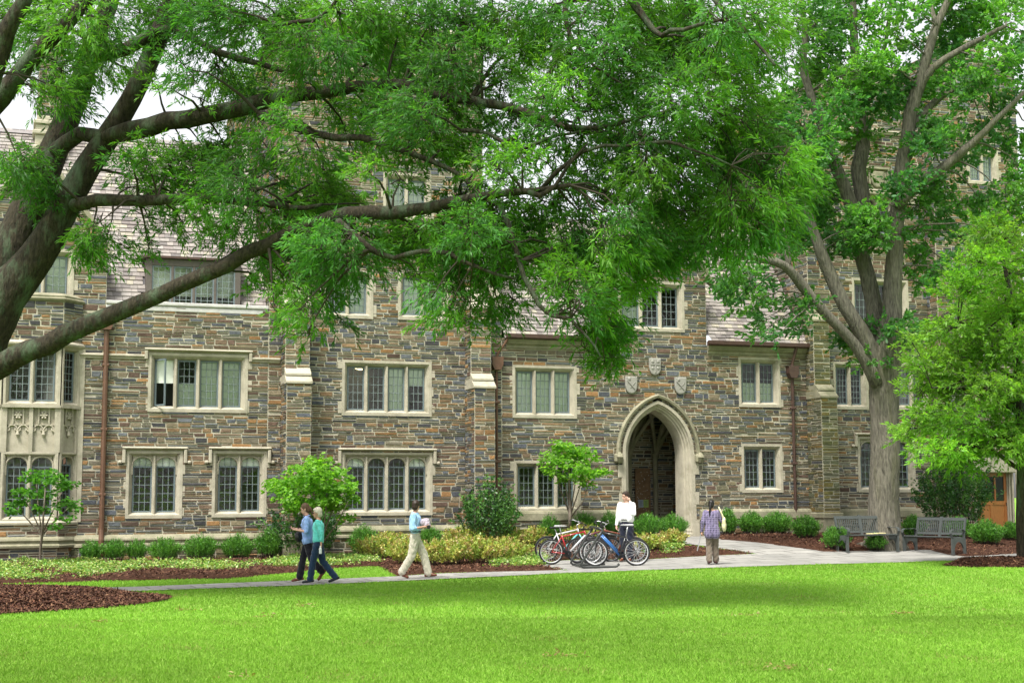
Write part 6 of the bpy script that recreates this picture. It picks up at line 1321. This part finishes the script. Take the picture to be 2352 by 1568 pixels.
# woman in a light blue shirt looking at the phone in her hands (walking left)
P1, g1_, k1 = person('woman in light blue shirt and black trousers looking at the phone she holds', 706, 1339, 1.70, pi, dict(
    pel=(0, 0, .94), chest=(.02, 0, 1.27), nb=(.03, 0, 1.46), head=(.07, 0, 1.62), hpitch=.30, lsh=(.01, .17, 1.41), rsh=(.03, -.16, 1.41), lel=(.00, .24, 1.13), lwr=(.25, .19, 1.17), rel=(.06, -.22, 1.14), rwr=(.27, -.06, 1.19), lh=(1, -.35, .12), rh=(1, .3, .05), lp=(0, -.3, 1), rp=(0, .2, 1), lcurl=.9, rcurl=.9,
    rkn=(.12, -.095, .51), ran=(.19, -.10, .10), rtoe=(.36, -.11, .03), lkn=(-.10, .095, .50), lan=(-.34, .10, .24), ltoe=(-.26, .10, .06)), SKINP, ('ponytail', HB, [(-.13, 0, -.06), (-.12, 0, -.13), (-.10, 0, -.18)]), dict(top=dict(name='shirt', mat=BLUES, hem=.84, sleeve='short', w=1.04, collar=True, bust=True), bottom=dict(mat=BLACKT, cuff=.085)), LEATHER, True)
P2, g2_, k2 = person('silver-haired woman in a turquoise top and navy jeans', 730, 1341, 1.60, pi, dict(
    chest=(.0, 0, 1.27), head=(.03, 0, 1.63), hpitch=.05, lel=(-.10, .23, 1.15), lwr=(-.10, .24, .91), lh=(.1, 0, -1), lp=(1, -.4, 0), lcurl=.9, rel=(.02, -.22, 1.14), rwr=(.10, -.22, .92), rp=(1, 0, 0),
    lkn=(.11, .095, .50), lan=(.17, .10, .09), ltoe=(.34, .11, .03), rkn=(-.10, -.095, .50), ran=(-.40, -.10, .13), rtoe=(-.25, -.10, .03)), SKIN, ('short_full', HW), dict(top=dict(name='top', mat=TEAL, hem=.90, sleeve='three', w=1.08, bust=True), bottom=dict(mat=NAVY, cuff=.08, knee=.082)), DARKSHOE, True)
P3, g3_, k3 = person('dark-haired man in sky blue shirt and pale khaki trousers looking towards the hall', 953, 1330, 1.74, 0.0, dict(
    hyaw=R(62), chest=(.0, 0, 1.28), head=(.02, .01, 1.63), rsh=(-.02, -.18, 1.42), rel=(-.04, -.25, 1.12), rwr=(.20, -.20, 1.16), rh=(1, .3, .1), rp=(0, .6, 1), rcurl=.9, lel=(.06, .23, 1.14), lwr=(.24, .10, 1.15), lh=(1, -.3, 0), lp=(0, 0, 1), lcurl=.9,
    lkn=(.20, .095, .52), lan=(.30, .10, .10), ltoe=(.48, .10, .07), rkn=(-.07, -.095, .51), ran=(-.30, -.10, .13), rtoe=(-.15, -.10, .03)), SKIN, ('short', HD), dict(top=dict(name='shirt', mat=SKYB, hem=1.0, sleeve='rolled', w=1.08, collar=True, hipr=.118), bottom=dict(mat=KHAKI, cuff=.088, knee=.095), belt=BLACKL), LEATHER)
P4, g4_, k4 = person('man in white shirt holding a phone to his ear behind the bicycles', 1440, 1291, 1.83, R(-118), dict(
    hyaw=R(-30), hpitch=.12, lsh=(0, .18, 1.42), lel=(.14, .26, 1.20), lwr=(.10, .15, 1.50), lh=(-.05, -.35, 1), lp=(-.3, -1, -.1), lcurl=.8, rel=(-.05, -.25, 1.14), rwr=(.08, -.24, .92)), SKINP, ('short', HD), dict(top=dict(name='shirt', mat=WHITE, hem=.98, sleeve='long', w=1.16, collar=True, hipr=.12), bottom=dict(mat=NAVYT, cuff=.085, knee=.09), belt=BLACKL), LEATHER)
P5, g5_, k5 = person('woman with black ponytail and purple tweed jacket, seen from behind', 1637, 1298, 1.60, R(82), dict(
    head=(.02, 0, 1.63), hyaw=-.25, lel=(-.05, .25, 1.14), lwr=(-.02, .28, .90), lh=(.1, .1, -1), lp=(0, -1, 0), lcurl=1.0, rsh=(0, -.17, 1.42), rel=(.02, -.28, 1.18), rwr=(.16, -.17, 1.38), rh=(.3, .3, 1), rp=(-.3, 1, 0),
    lkn=(.06, .085, .50), lan=(-.10, .09, .10), ltoe=(.06, .11, .03), rkn=(.13, -.085, .50), ran=(.16, -.09, .09), rtoe=(.32, -.11, .03)), SKIN, ('ponytail', HK, [(-.14, .01, -.08), (-.145, .02, -.18), (-.14, .02, -.28), (-.13, .02, -.36)]), dict(top=dict(name='jacket', mat=TWEED, hem=.74, sleeve='long', w=1.12, hipr=.125), bottom=dict(mat=BROWNT, cuff=.088, knee=.085)), mat('maroon_shoe', (.05, .015, .015), .5), True, face=False)
# sunglasses, belongings held or carried: things of their own
def carried(name, label, cat, root, loc, rz=0.0):
    t = thing(name, label, cat, tuple(rootM(root) @ Vector(loc)), root.rotation_euler.z + rz); return t
hd = g2_['head']; t = carried('sunglasses', 'dark sunglasses worn by the silver-haired woman', 'sunglasses', P2, hd); mb = MB()
for s in (-1, 1): mb.box((.098 * k2, s * .034, .006), (.010, .05, .036), bev=.003)
mb.build('lenses', mat('dark_lens', (.008, .008, .008), .15, spec=.6), t); mb = MB(); mb.tube([(.10, -.012, .012), (.10, .012, .012)], .004, 5)
for s in (-1, 1): mb.tube([(.098 * k2, s * .06, .014), (0, s * .084 * k2, .012)], .004, 5)
mb.build('frame', BLACKL, t)
lw = g2_['lwr']; t = carried('water_bottle', 'small clear plastic bottle hanging in the hand of the woman in turquoise', 'bottle', P2, (lw.x + .01, lw.y + .03, lw.z - .20)); mb = MB(); mb.lathe([(0, 0), (.03, .005), (.032, .03), (.03, .06), (.032, .10), (.014, .14), (.013, .15)], (0, 0, 0), 10); mb.build('bottle', mat('clear_plastic', (.62, .66, .66), .15, spec=.6), t); mb = MB(); mb.lathe([(.016, .15), (.016, .17), (0, .17)], (0, 0, 0), 10); mb.build('cap', WHITE, t)
q = (g1_['lwr'] + g1_['rwr']) / 2; t = carried('mobile_phone', 'dark phone in the hands of the woman in the light blue shirt', 'phone', P1, (q.x + .12, q.y, q.z + .06)); mb = MB(); mb.box((0, 0, 0), (.012, .07, .14), Matrix.Rotation(-.5, 3, 'Y'), bev=.003); mb.build('case', BLACKL, t); mb = MB(); mb.box((-.008, 0, .004), (.002, .062, .12), Matrix.Rotation(-.5, 3, 'Y')); mb.build('screen', mat('phone_screen', (.05, .06, .07), .1, spec=.6), t)
t = carried('shoulder_bag', 'black bag hanging at the front of the woman in the light blue shirt', 'bag', P1, (.20, .02, .98)); mb = MB(); ball(mb, (0, 0, 0), (.09, .15, .13)); mb.box((0, 0, .02), (.13, .24, .2), bev=.04); melt(mb, 'bag_body', BLACKL, t, .014, 4); mb = MB(); mb.tube([(0, .12, .1), (-.03, .15, .3), (-.16, .14, .47), (-.26, .02, .44), (-.30, -.10, .2)], .010, 5); mb.build('strap', BLACKL, t)
q = (g3_['lwr'] + g3_['rwr']) / 2; t = carried('folded_jacket', 'bundled pale checked cloth held against his chest by the man in khaki trousers', 'jacket', P3, (q.x + .0, q.y + .02, q.z + .07)); mb = MB(); ball(mb, (0, 0, .02), (.11, .16, .10)); ball(mb, (.05, -.06, -.02), (.09, .1, .09)); ball(mb, (.04, .08, .05), (.08, .1, .08)); melt(mb, 'cloth', cloth('checked_cloth', (.42, .36, .42), n=.5, s=25), t, .014, 2, .012)
t = carried('camera', 'small dark camera in the hand of the man in khaki trousers', 'camera', P3, (g3_['rwr'].x + .12, g3_['rwr'].y + .03, g3_['rwr'].z - .0)); mb = MB(); mb.box((0, 0, 0), (.06, .11, .08), bev=.01); mb.build('camera_body', BLACKL, t); mb = MB(); mb.lathe([(.03, 0), (.032, .05), (.02, .052)], (0, -.05, 0), 10, ax='y'); mb.build('lens', BLACKL, t)
lw = g4_['lwr']; t = carried('mobile_phone', 'phone pressed to the ear of the man in the white shirt', 'phone', P4, (lw.x - .03, lw.y - .05, lw.z + .10)); mb = MB(); mb.box((0, 0, 0), (.06, .014, .13), Matrix.Rotation(.3, 3, 'Y'), bev=.004); mb.build('case', BLACKL, t)
t = carried('shoulder_bag', 'cream shoulder bag on the right shoulder of the woman in the tweed jacket', 'bag', P5, (-.06, -.30, .98)); mb = MB(); ball(mb, (0, 0, -.02), (.13, .06, .14)); ball(mb, (-.03, 0, .08), (.10, .05, .13)); melt(mb, 'bag_body', mat('cream_canvas', (.66, .60, .38), .8, noise=.1), t, .013, 3, .005); mb = MB(); mb.tube([(-.06, .0, .16), (-.07, .07, .33), (-.02, .12, .44), (.05, .1, .36), (.05, .02, .14)], .018, 6, flat=1.6); mb.build('strap', mat('cream_canvas'), t)
lw = g5_['lwr']; t = carried('walking_stick', 'thin grey folded umbrella hanging from the left hand of the woman in the tweed jacket', 'umbrella', P5, (lw.x + .02, lw.y + .02, lw.z - .10)); mb = MB(); mb.tube([(0, 0, .08), (-.01, .03, -.1), (-.03, .10, -.38)], [.010, .012, .015], 7); mb.build('shaft', mat('grey_metal', (.3, .3, .31), .4, metal=.3), t); mb = MB(); mb.tube([(0, 0, .1), (.0, -.01, .03)], .017, 7); mb.build('handle', BLACKL, t)
# ================================================================== BENCHES
M_BENCH = mat('grey_painted_steel', (.06, .068, .066), .5, noise=.1, spec=.4)
def bench():
    L = 1.62; t = thing('park_bench', '', 'bench'); hx = L / 2
    for s in (-1, 1):   # end panels: legs with an arched cut-out, upright and curled arm
        m = MB(); x = s * hx
        out = [(-.30, 0), (-.20, 0), (-.185, .16), (-.15, .25), (-.08, .31), (0, .325), (.08, .31), (.15, .25), (.185, .16), (.20, 0), (.30, 0), (.285, .30), (.27, .44), (-.20, .44), (-.30, .40)]
        q = [(.30, 0), (.20, 0)] ; n = len(out)
        # split the arch panel into quads so that it stays clean
        top = [(-.30, .42), (-.24, .43), (-.15, .435), (-.08, .44), (0, .44), (.08, .44), (.15, .435), (.24, .43), (.30, .42)]; arc = [(-.205, .0), (-.19, .16), (-.15, .25), (-.08, .31), (0, .325), (.08, .31), (.15, .25), (.19, .16), (.205, 0)]
        for k in range(len(arc) - 1):
            if k in (0, 7): continue
            a, b, c, d = arc[k], arc[k + 1], top[k + 1], top[k]; m.prism([a, b, c, d], x - .02, x + .02, axis='x')
        for sg in (-1, 1): m.prism([(sg * .30, 0), (sg * .21, 0), (sg * .19, .16), (sg * .15, .25), (sg * .24, .43), (sg * .30, .42)], x - .02, x + .02, axis='x'); m.box((x, sg * .26, .012), (.07, .12, .024), bev=.004)
        m.build('leg_panel', M_BENCH, t)
        m = MB(); ar = [(.24, .43), (.25, .62), (.18, .66), (0, .655), (-.14, .66), (-.24, .66), (-.315, .63), (-.335, .56), (-.30, .50), (-.27, .43)]
        for k in range(len(ar) - 1): m.bar((x, ar[k][0], ar[k][1]), (x, ar[k + 1][0], ar[k + 1][1]), .075 if 2 <= k <= 7 else .05, .014, up=(1, 0, 0)) if False else m.add([(x - .04, ar[k][0], ar[k][1]), (x + .04, ar[k][0], ar[k][1]), (x + .04, ar[k + 1][0], ar[k + 1][1]), (x - .04, ar[k + 1][0], ar[k + 1][1]), (x - .04, ar[k][0], ar[k][1] - .014), (x + .04, ar[k][0], ar[k][1] - .014), (x + .04, ar[k + 1][0], ar[k + 1][1] - .014), (x - .04, ar[k + 1][0], ar[k + 1][1] - .014)], [(0, 1, 2, 3), (7, 6, 5, 4), (0, 4, 5, 1), (2, 6, 7, 3), (1, 5, 6, 2), (3, 7, 4, 0)])
        m.build('armrest', M_BENCH, t)
    m = MB(); sy = lambda v: .44 + .03 * ((v - .0) / .27) ** 2 * (-1 if v > 0 else 1) * .6
    for half in (-1, 1):
        xs_ = np.linspace(half * .03 if half > 0 else -hx + .02, hx - .02 if half > 0 else -.03, 14)
        for x in xs_: m.box((x, -.01, .445), (.030, .48, .012), Matrix.Rotation(-.05, 3, 'X'))
    for y in (-.27, .24): m.box((0, y, .445 - y * .05), (L - .03, .05, .035), bev=.008)
    m.box((0, -.01, .43), (.07, .5, .03)); m.build('seat', M_BENCH, t)
    m = MB(); tilt = -.26; B = lambda h: (.255 + h * .24, .46 + h)      # y,z along the back
    for half in (-1, 1):
        xs_ = np.linspace(half * .05 if half > 0 else -hx + .06, hx - .06 if half > 0 else -.05, 12)
        for x in xs_: a, b = B(.09), B(.43); m.bar((x, a[0], a[1]), (x, b[0], b[1]), .026, .010, up=(1, 0, 0)) if False else m.add([(x - .015, a[0], a[1]), (x + .015, a[0], a[1]), (x + .015, b[0], b[1]), (x - .015, b[0], b[1]), (x - .015, a[0] + .01, a[1]), (x + .015, a[0] + .01, a[1]), (x + .015, b[0] + .01, b[1]), (x - .015, b[0] + .01, b[1])], [(0, 1, 2, 3), (7, 6, 5, 4), (0, 3, 7, 4), (1, 5, 6, 2)])
    for h0, h1, wd in ((.04, .10, L - .04), (.42, .50, L - .02)):
        a, b = B(h0), B(h1); m.add([(-wd / 2, a[0] - .012, a[1]), (wd / 2, a[0] - .012, a[1]), (wd / 2, b[0] - .012, b[1]), (-wd / 2, b[0] - .012, b[1]), (-wd / 2, a[0] + .02, a[1]), (wd / 2, a[0] + .02, a[1]), (wd / 2, b[0] + .03, b[1]), (-wd / 2, b[0] + .03, b[1])], [(0, 1, 2, 3), (7, 6, 5, 4), (3, 2, 6, 7), (0, 4, 5, 1), (0, 3, 7, 4), (1, 5, 6, 2)])
    for x, wd in ((-hx + .02, .05), (0, .085), (hx - .02, .05)):
        a, b = B(-.05), B(.5 if x else .525); m.add([(x - wd / 2, a[0] - .018, a[1]), (x + wd / 2, a[0] - .018, a[1]), (x + wd / 2, b[0] - .018, b[1]), (x - wd / 2, b[0] - .018, b[1]), (x - wd / 2, a[0] + .025, a[1]), (x + wd / 2, a[0] + .025, a[1]), (x + wd / 2, b[0] + .025, b[1]), (x - wd / 2, b[0] + .025, b[1])], [(0, 1, 2, 3), (7, 6, 5, 4), (3, 2, 6, 7), (0, 3, 7, 4), (1, 5, 6, 2)])
    m.build('backrest', M_BENCH, t); return t
bn = bench()
def seat_at(o, px, py, rz, label):
    p = gnd(px, py); o.location = (p[0], p[1], float(gz(p[0], p[1])) + .024); o.rotation_euler = (0, 0, rz); o.scale = (1.03, 1.03, 1.05); o['label'] = label; o['group'] = 'grey steel benches on the paving'; return p
bp1 = seat_at(bn, 1993, 1268, R(20), 'grey steel bench standing in front of the grey oak trunk, turned slightly right')
bn2 = copy_tree(bn); bp2 = seat_at(bn2, 2146, 1272, R(-54), 'grey steel bench angled to the left beside the right-hand mulch bed')
t = thing('newspaper', 'pale folded papers lying on the seat of the left bench', 'newspaper', tuple(Matrix.Translation(bn.location) @ Matrix.Rotation(R(20), 4, 'Z') @ Vector((.34, .02, .465))), R(20)); mb = MB()
for k in range(5): mb.box((random.uniform(-.2, .2), random.uniform(-.04, .04), .010 * k + .01), (.28, .20, .022), Matrix.Rotation(random.uniform(-.4, .4), 3, 'Z'), bev=.006)
mb.build('sheets', mat('pale_yellow_paper', (.62, .55, .28), .9, noise=.15), t)
# ================================================================== BICYCLES AND RACK
RUB = mat('tyre_rubber', (.018, .018, .019), .7); ALU = mat('bare_aluminium', (.55, .55, .56), .35, metal=.7); CHR = mat('silver_rim', (.62, .63, .64), .35, metal=.3); BLK = mat('black_plastic', (.016, .016, .018), .45)
def paint(n, c): return mat(n, c, .3, spec=.5, coat=.4)
def bicycle(label, loc, rz, fm, dm=None, wr=.335, rim=None, saddle=None, bar='flat', forkm=None, lean=0.0, step=False, steer=0.0, sh=.95):
    """local x forward, wheels on the x axis"""
    t = thing('bicycle', label, 'bicycle', loc, rz, 'bicycles parked at the rack'); t.rotation_euler = (lean, 0, rz); wb = 1.05; rim = rim or CHR; dm = dm or fm; forkm = forkm or BLK
    hubR, hubF = Vector((-.44, 0, wr)), Vector((wb - .44, 0, wr)); bb = Vector((0, 0, .28)); st = Vector((-.17, 0, .76)); ht, hb = Vector((.43, 0, .88)), Vector((.47, 0, .74))
    for hub, nm in ((hubR, 'r'), (hubF, 'f')):
        m = MB(); m.sm = True; N_ = 32
        ang = steer if nm == 'f' else 0; ca, sa = math.cos(ang), math.sin(ang)
        ring = lambda r, dy=0: [hub + Vector((r * math.cos(a) * ca - dy * sa, r * math.cos(a) * sa + dy * ca, r * math.sin(a))) for a in np.linspace(0, 2 * pi, N_, endpoint=False)]
        m.tube(ring(wr - .024), .024, 8, closed=True); w_ = m.build('wheel', RUB, t); m = MB(); m.sm = True; m.tube(ring(wr - .056), .0125, 6, closed=True); m.build('rim', rim, w_)
        m = MB()
        for k in range(24):
            a = 2 * pi * k / 24 + .05; p = hub + Vector((.02 * math.cos(a + (1.3 if k % 2 else -1.3)), .03 * (1 if k % 4 < 2 else -1), .02 * math.sin(a + (1.3 if k % 2 else -1.3)))); e = hub + Vector(((wr - .06) * math.cos(a) * ca, (wr - .06) * math.cos(a) * sa, (wr - .06) * math.sin(a))); m.tube([p, e], .0022, 3, cap=False)
        m.tube([hub + Vector((0, -.05, 0)), hub + Vector((0, .05, 0))], .018, 7); m.build('spokes', CHR, w_)
    m = MB(); m.sm = True; tr = .019
    m.tube([bb, st], tr, 8); m.tube([st + Vector((0, 0, -.04)) if not step else (bb + st) / 2, ht + Vector((.005, 0, -.03))], tr * 1.05, 8); m.tube([ht, hb], .024, 8)
    for s in (-1, 1): m.tube([bb + Vector((0, s * .03, 0)), hubR + Vector((0, s * .06, 0))], .011, 6); m.tube([st + Vector((0, s * .02, -.05)), hubR + Vector((0, s * .06, 0))], .010, 6)
    m.build('frame', fm, t); m = MB(); m.sm = True; m.tube([bb, hb + Vector((0, 0, .03))], .025, 9); m.build('down_tube', dm, t)
    m = MB(); m.sm = True
    for s in (-1, 1): m.tube([hb + Vector((.01, s * .05, -.03)), hubF + Vector((-.02, s * .055, .18)), hubF + Vector((0, s * .055, 0))], [.016, .015, .012], 7)
    m.tube([hb + Vector((.01, -.055, -.03)), hb + Vector((.01, .055, -.03))], .018, 7); m.build('fork', forkm, t)
    m = MB(); m.sm = True; sp = Vector((-.17 - .19 * .26, 0, sh)); m.tube([st, sp], .013, 7); m.build('seat_post', ALU, t)
    m = MB(); m.tube([sp + Vector((-.14, 0, .03)), sp + Vector((-.05, 0, .035)), sp + Vector((.05, 0, .025)), sp + Vector((.15, 0, .02))], [.035, .075, .045, .018], 10, flat=.45) if False else None
    for (x, wy, hz) in ((-.10, .07, .03), (-.03, .06, .028), (.04, .035, .024), (.10, .022, .022), (.14, .018, .018)): ball(m, sp + Vector((x, 0, .03)), (.06, wy, hz), 10, 6)
    melt(m, 'saddle', saddle or BLK, t, .012, 4)
    m = MB(); m.sm = True; hs = ht + Vector((-.02, 0, .10)); m.tube([ht, hs, hs + Vector((.07, 0, .03))], .015, 7); c = hs + Vector((.07, 0, .03))
    if bar == 'flat': q = [c + Vector((-.07, -.30, .05)), c + Vector((-.03, -.17, .03)), c + Vector((0, -.06, 0)), c + Vector((0, .06, 0)), c + Vector((-.03, .17, .03)), c + Vector((-.07, .30, .05))]
    else: q = [c + Vector((-.20, -.28, .06)), c + Vector((-.10, -.25, .09)), c + Vector((.02, -.10, .03)), c, c + Vector((.02, .10, .03)), c + Vector((-.10, .25, .09)), c + Vector((-.20, .28, .06))]
    m.tube(q, .012, 7); hbm = m.build('handlebar', ALU if bar != 'flat' else BLK, t); m = MB(); m.tube([q[0], q[0] + (q[1] - q[0]) * .6], .019, 7); m.build('grip', BLK, hbm); m = MB(); m.tube([q[-1], q[-1] + (q[-2] - q[-1]) * .6], .019, 7); m.build('grip', BLK, hbm)
    m = MB(); m.lathe([(.02, -.005), (.085, -.004), (.092, 0), (.085, .004), (.02, .005)], bb + Vector((0, -.05, 0)), 20, ax='y'); m.lathe([(.01, -.004), (.045, 0), (.01, .004)], hubR + Vector((0, -.05, 0)), 14, ax='y')
    m.tube([bb + Vector((0, -.05, .088)), hubR + Vector((0, -.05, .045))], .005, 4); m.tube([bb + Vector((0, -.05, -.088)), hubR + Vector((0, -.05, -.045))], .005, 4)
    for s in (-1, 1): m.tube([bb + Vector((0, s * .06, 0)), bb + Vector((s * .10, s * .08, -s * .13))], .010, 6); m.box(bb + Vector((s * .10, s * .12, -s * .13)), (.09, .08, .022), bev=.006)
    m.build('crankset', BLK, t)
    return t
def ground_xy(px, py): p = gnd(px, py); return (p[0], p[1], float(gz(p[0], p[1])) + .022)
RED = paint('red_frame', (.34, .012, .02)); SIL = paint('silver_frame', (.55, .55, .57)); BLKP = paint('black_frame', (.02, .021, .024)); BLUE = paint('blue_frame', (.02, .12, .36)); TEALF = paint('teal_frame', (.12, .42, .45)); MAR = paint('maroon_frame', (.12, .015, .03)); GREY = paint('grey_frame', (.2, .2, .21))
p = ground_xy(1278, 1298); bicycle('red and silver mountain bicycle with a pale saddle, nearest on the left of the rack', (p[0] + .30, p[1] + .05, p[2]), R(8), RED, SIL, .335, CHR, mat('grey_saddle', (.36, .36, .37), .5), 'flat', BLK, R(4), sh=.97)
p = ground_xy(1262, 1291); bicycle('silver and teal bicycle with upright handlebars behind the red one, black saddle', (p[0] + .36, p[1] + .35, p[2]), R(14), SIL, TEALF, .345, GREY, BLK, 'upright', TEALF, R(3), sh=.88)
p = ground_xy(1400, 1302); bicycle('black bicycle with a blue and white down tube, nearest on the right of the rack', (p[0] + .25, p[1] + .05, p[2]), R(180 + 4), BLKP, BLUE, .345, CHR, mat('grey_saddle'), 'flat', BLK, R(-3), steer=R(-22), sh=1.0)
p = ground_xy(1412, 1294); bicycle('dark bicycle with a brown saddle standing behind the blue one', (p[0] + .12, p[1] + .35, p[2]), R(180 - 6), mat('brown_red_frame', (.16, .05, .03), .4), BLUE, .335, GREY, mat('brown_saddle', (.06, .035, .025), .6), 'flat', BLK, R(3), sh=.88)
p = ground_xy(1352, 1295); bicycle('maroon bicycle wedged in the middle of the rack', (p[0] + .1, p[1] + .2, p[2]), R(28), MAR, BLKP, .335, GREY, BLK, 'upright', BLK, R(-2), sh=.86)
p = ground_xy(1392, 1290); bicycle('black bicycle half hidden at the back of the rack', (p[0] + .2, p[1] + .45, p[2]), R(172), BLKP, BLKP, .34, GREY, BLK, 'flat', BLK, R(2), sh=.92)
rk = thing('bicycle_rack', 'black tubular rack with sloping hoops between the bicycles', 'rack', ground_xy(1384, 1306)); M_RACK = mat('black_rack_paint', (.03, .033, .03), .4, spec=.5); B0 = np.array(rk.location)
def hoop(y, px_off=0.0):
    m = MB(); m.sm = True; pts = [(.02, y, .92), (-.10, y, .78), (-.33, y, .42), (-.52, y, .14), (-.54, y, .08), (-.50, y, .035), (-.42, y, .028), (0, y, .028), (.26, y, .028), (.36, y, .045), (.42, y, .10)]
    if y > .3: pts[-2:] = [(.34, y, .028)]
    m.tube(pts, .031, 9); return m.build('hoop', M_RACK, rk)
hoop(0); hoop(1.35)
m = MB(); m.sm = True; m.tube([(.02, 0, .92), (-.06, .1, .97), (-.10, .4, .99), (-.10, .95, .99), (-.06, 1.25, .97), (.02, 1.35, .92)], .031, 9); m.build('top_rail', M_RACK, rk)
m = MB(); m.sm = True; m.tube([(-.45, 0.03, .028), (-.45, 1.33, .028)], .026, 8); m.build('ground_rail', M_RACK, rk)
rk.rotation_euler = (0, 0, R(8))
# ================================================================== NOTICE BOARD AND PAPERS IN THE PORCH
def porch_pt(px, py, depth): u, z = fac(px, py, -depth); return OB + E * u - N * depth + np.array([0, 0, z])
a0, a1 = fac(1463, 1215, -(PD - .12)), fac(1490, 1075, -(PD - .12)); cu = (a0[0] + a1[0]) / 2; base = OB + E * cu - N * (PD - .12) + np.array([0, 0, a0[1]])
t = thing('notice_board', 'tall brown cork notice board with staples on the porch wall', 'board', tuple(base), A); hgt = a1[1] - a0[1]; wd = a1[0] - a0[0] + .1; mb = MB(); mb.box((0, 0, hgt / 2), (wd, .05, hgt), bev=.008); mb.build('panel', mat('cork_brown', (.20, .125, .07), .9, noise=.3, nscale=8), t)
mb = MB()
for k in range(60): mb.box((random.uniform(-wd * .42, wd * .42), -.028, random.uniform(.1, hgt - .1)), (random.uniform(.008, .03), .004, random.uniform(.006, .04)))
so = mb.build('staples', mat('paper_scrap', (.6, .58, .55), .8), t); so['kind'] = 'stuff'
for dx, c, lb, nm in ((-.10, (.36, .42, .48), 'blue and white flyer pinned to the notice board', 'flyer_blue'), (.10, (.34, .50, .12), 'green flyer pinned to the notice board', 'flyer_green')):
    q = np.array(base) + E * dx + N * .045 + np.array([0, 0, hgt * .42]); f = thing('flyer', lb, 'flyer', tuple(q), A); mb = MB(); mb.box((0, 0, 0), (.19, .006, .27)); mb.build('sheet', mat(nm, c, .8), f)
    mb = MB()
    for r in range(5): mb.box((0, -.005, .09 - r * .04), (.13 - .02 * (r % 2), .003, .012))
    mb.build('print', mat('flyer_print', (.05, .06, .1), .8), f)
# fallen leaves and clippings on the lawn
for k, (x, y) in enumerate(((428, 1403), (235, 1432), (610, 1418), (700, 1394), (1715, 1415), (2072, 1411), (1290, 1512), (560, 1560), (1800, 1540))):
    p = gnd(x, y); n = 40; pos = np.stack([rng.normal(0, .13, n), rng.normal(0, .06, n), np.abs(rng.normal(.035, .02, n))], -1); d = unit(rng.normal(0, 1, (n, 3)) * np.array((1, 1, .25))); c = np.array([(.30, .22, .09), (.22, .15, .06), (.38, .30, .15)])[rng.integers(0, 3, n)]
    LB = ['dry grass clump on the lawn below the left mulch ring', 'faint dry clippings on the lawn left of the mulch ring tip', 'dry clippings on the lawn below the two women', 'small dry leaf heap on the lawn near the path, below the two women', 'dry leaf scrap on the lawn below the woman in tweed', 'dry clump on the lawn below the right bench', 'dry patch of clippings in the middle of the front lawn', 'dry clump at the bottom edge of the lawn, left of centre', 'dry clippings near the bottom edge of the lawn, right of centre'][k]
    o = leaf_mesh('dry_clippings', pos, d, .07 * rng.uniform(.6, 1.3, n), .22, c, M_LEAFB, None); o.location = tuple(p); tag(o, LB, 'dry grass', 'dry clippings on the lawn')
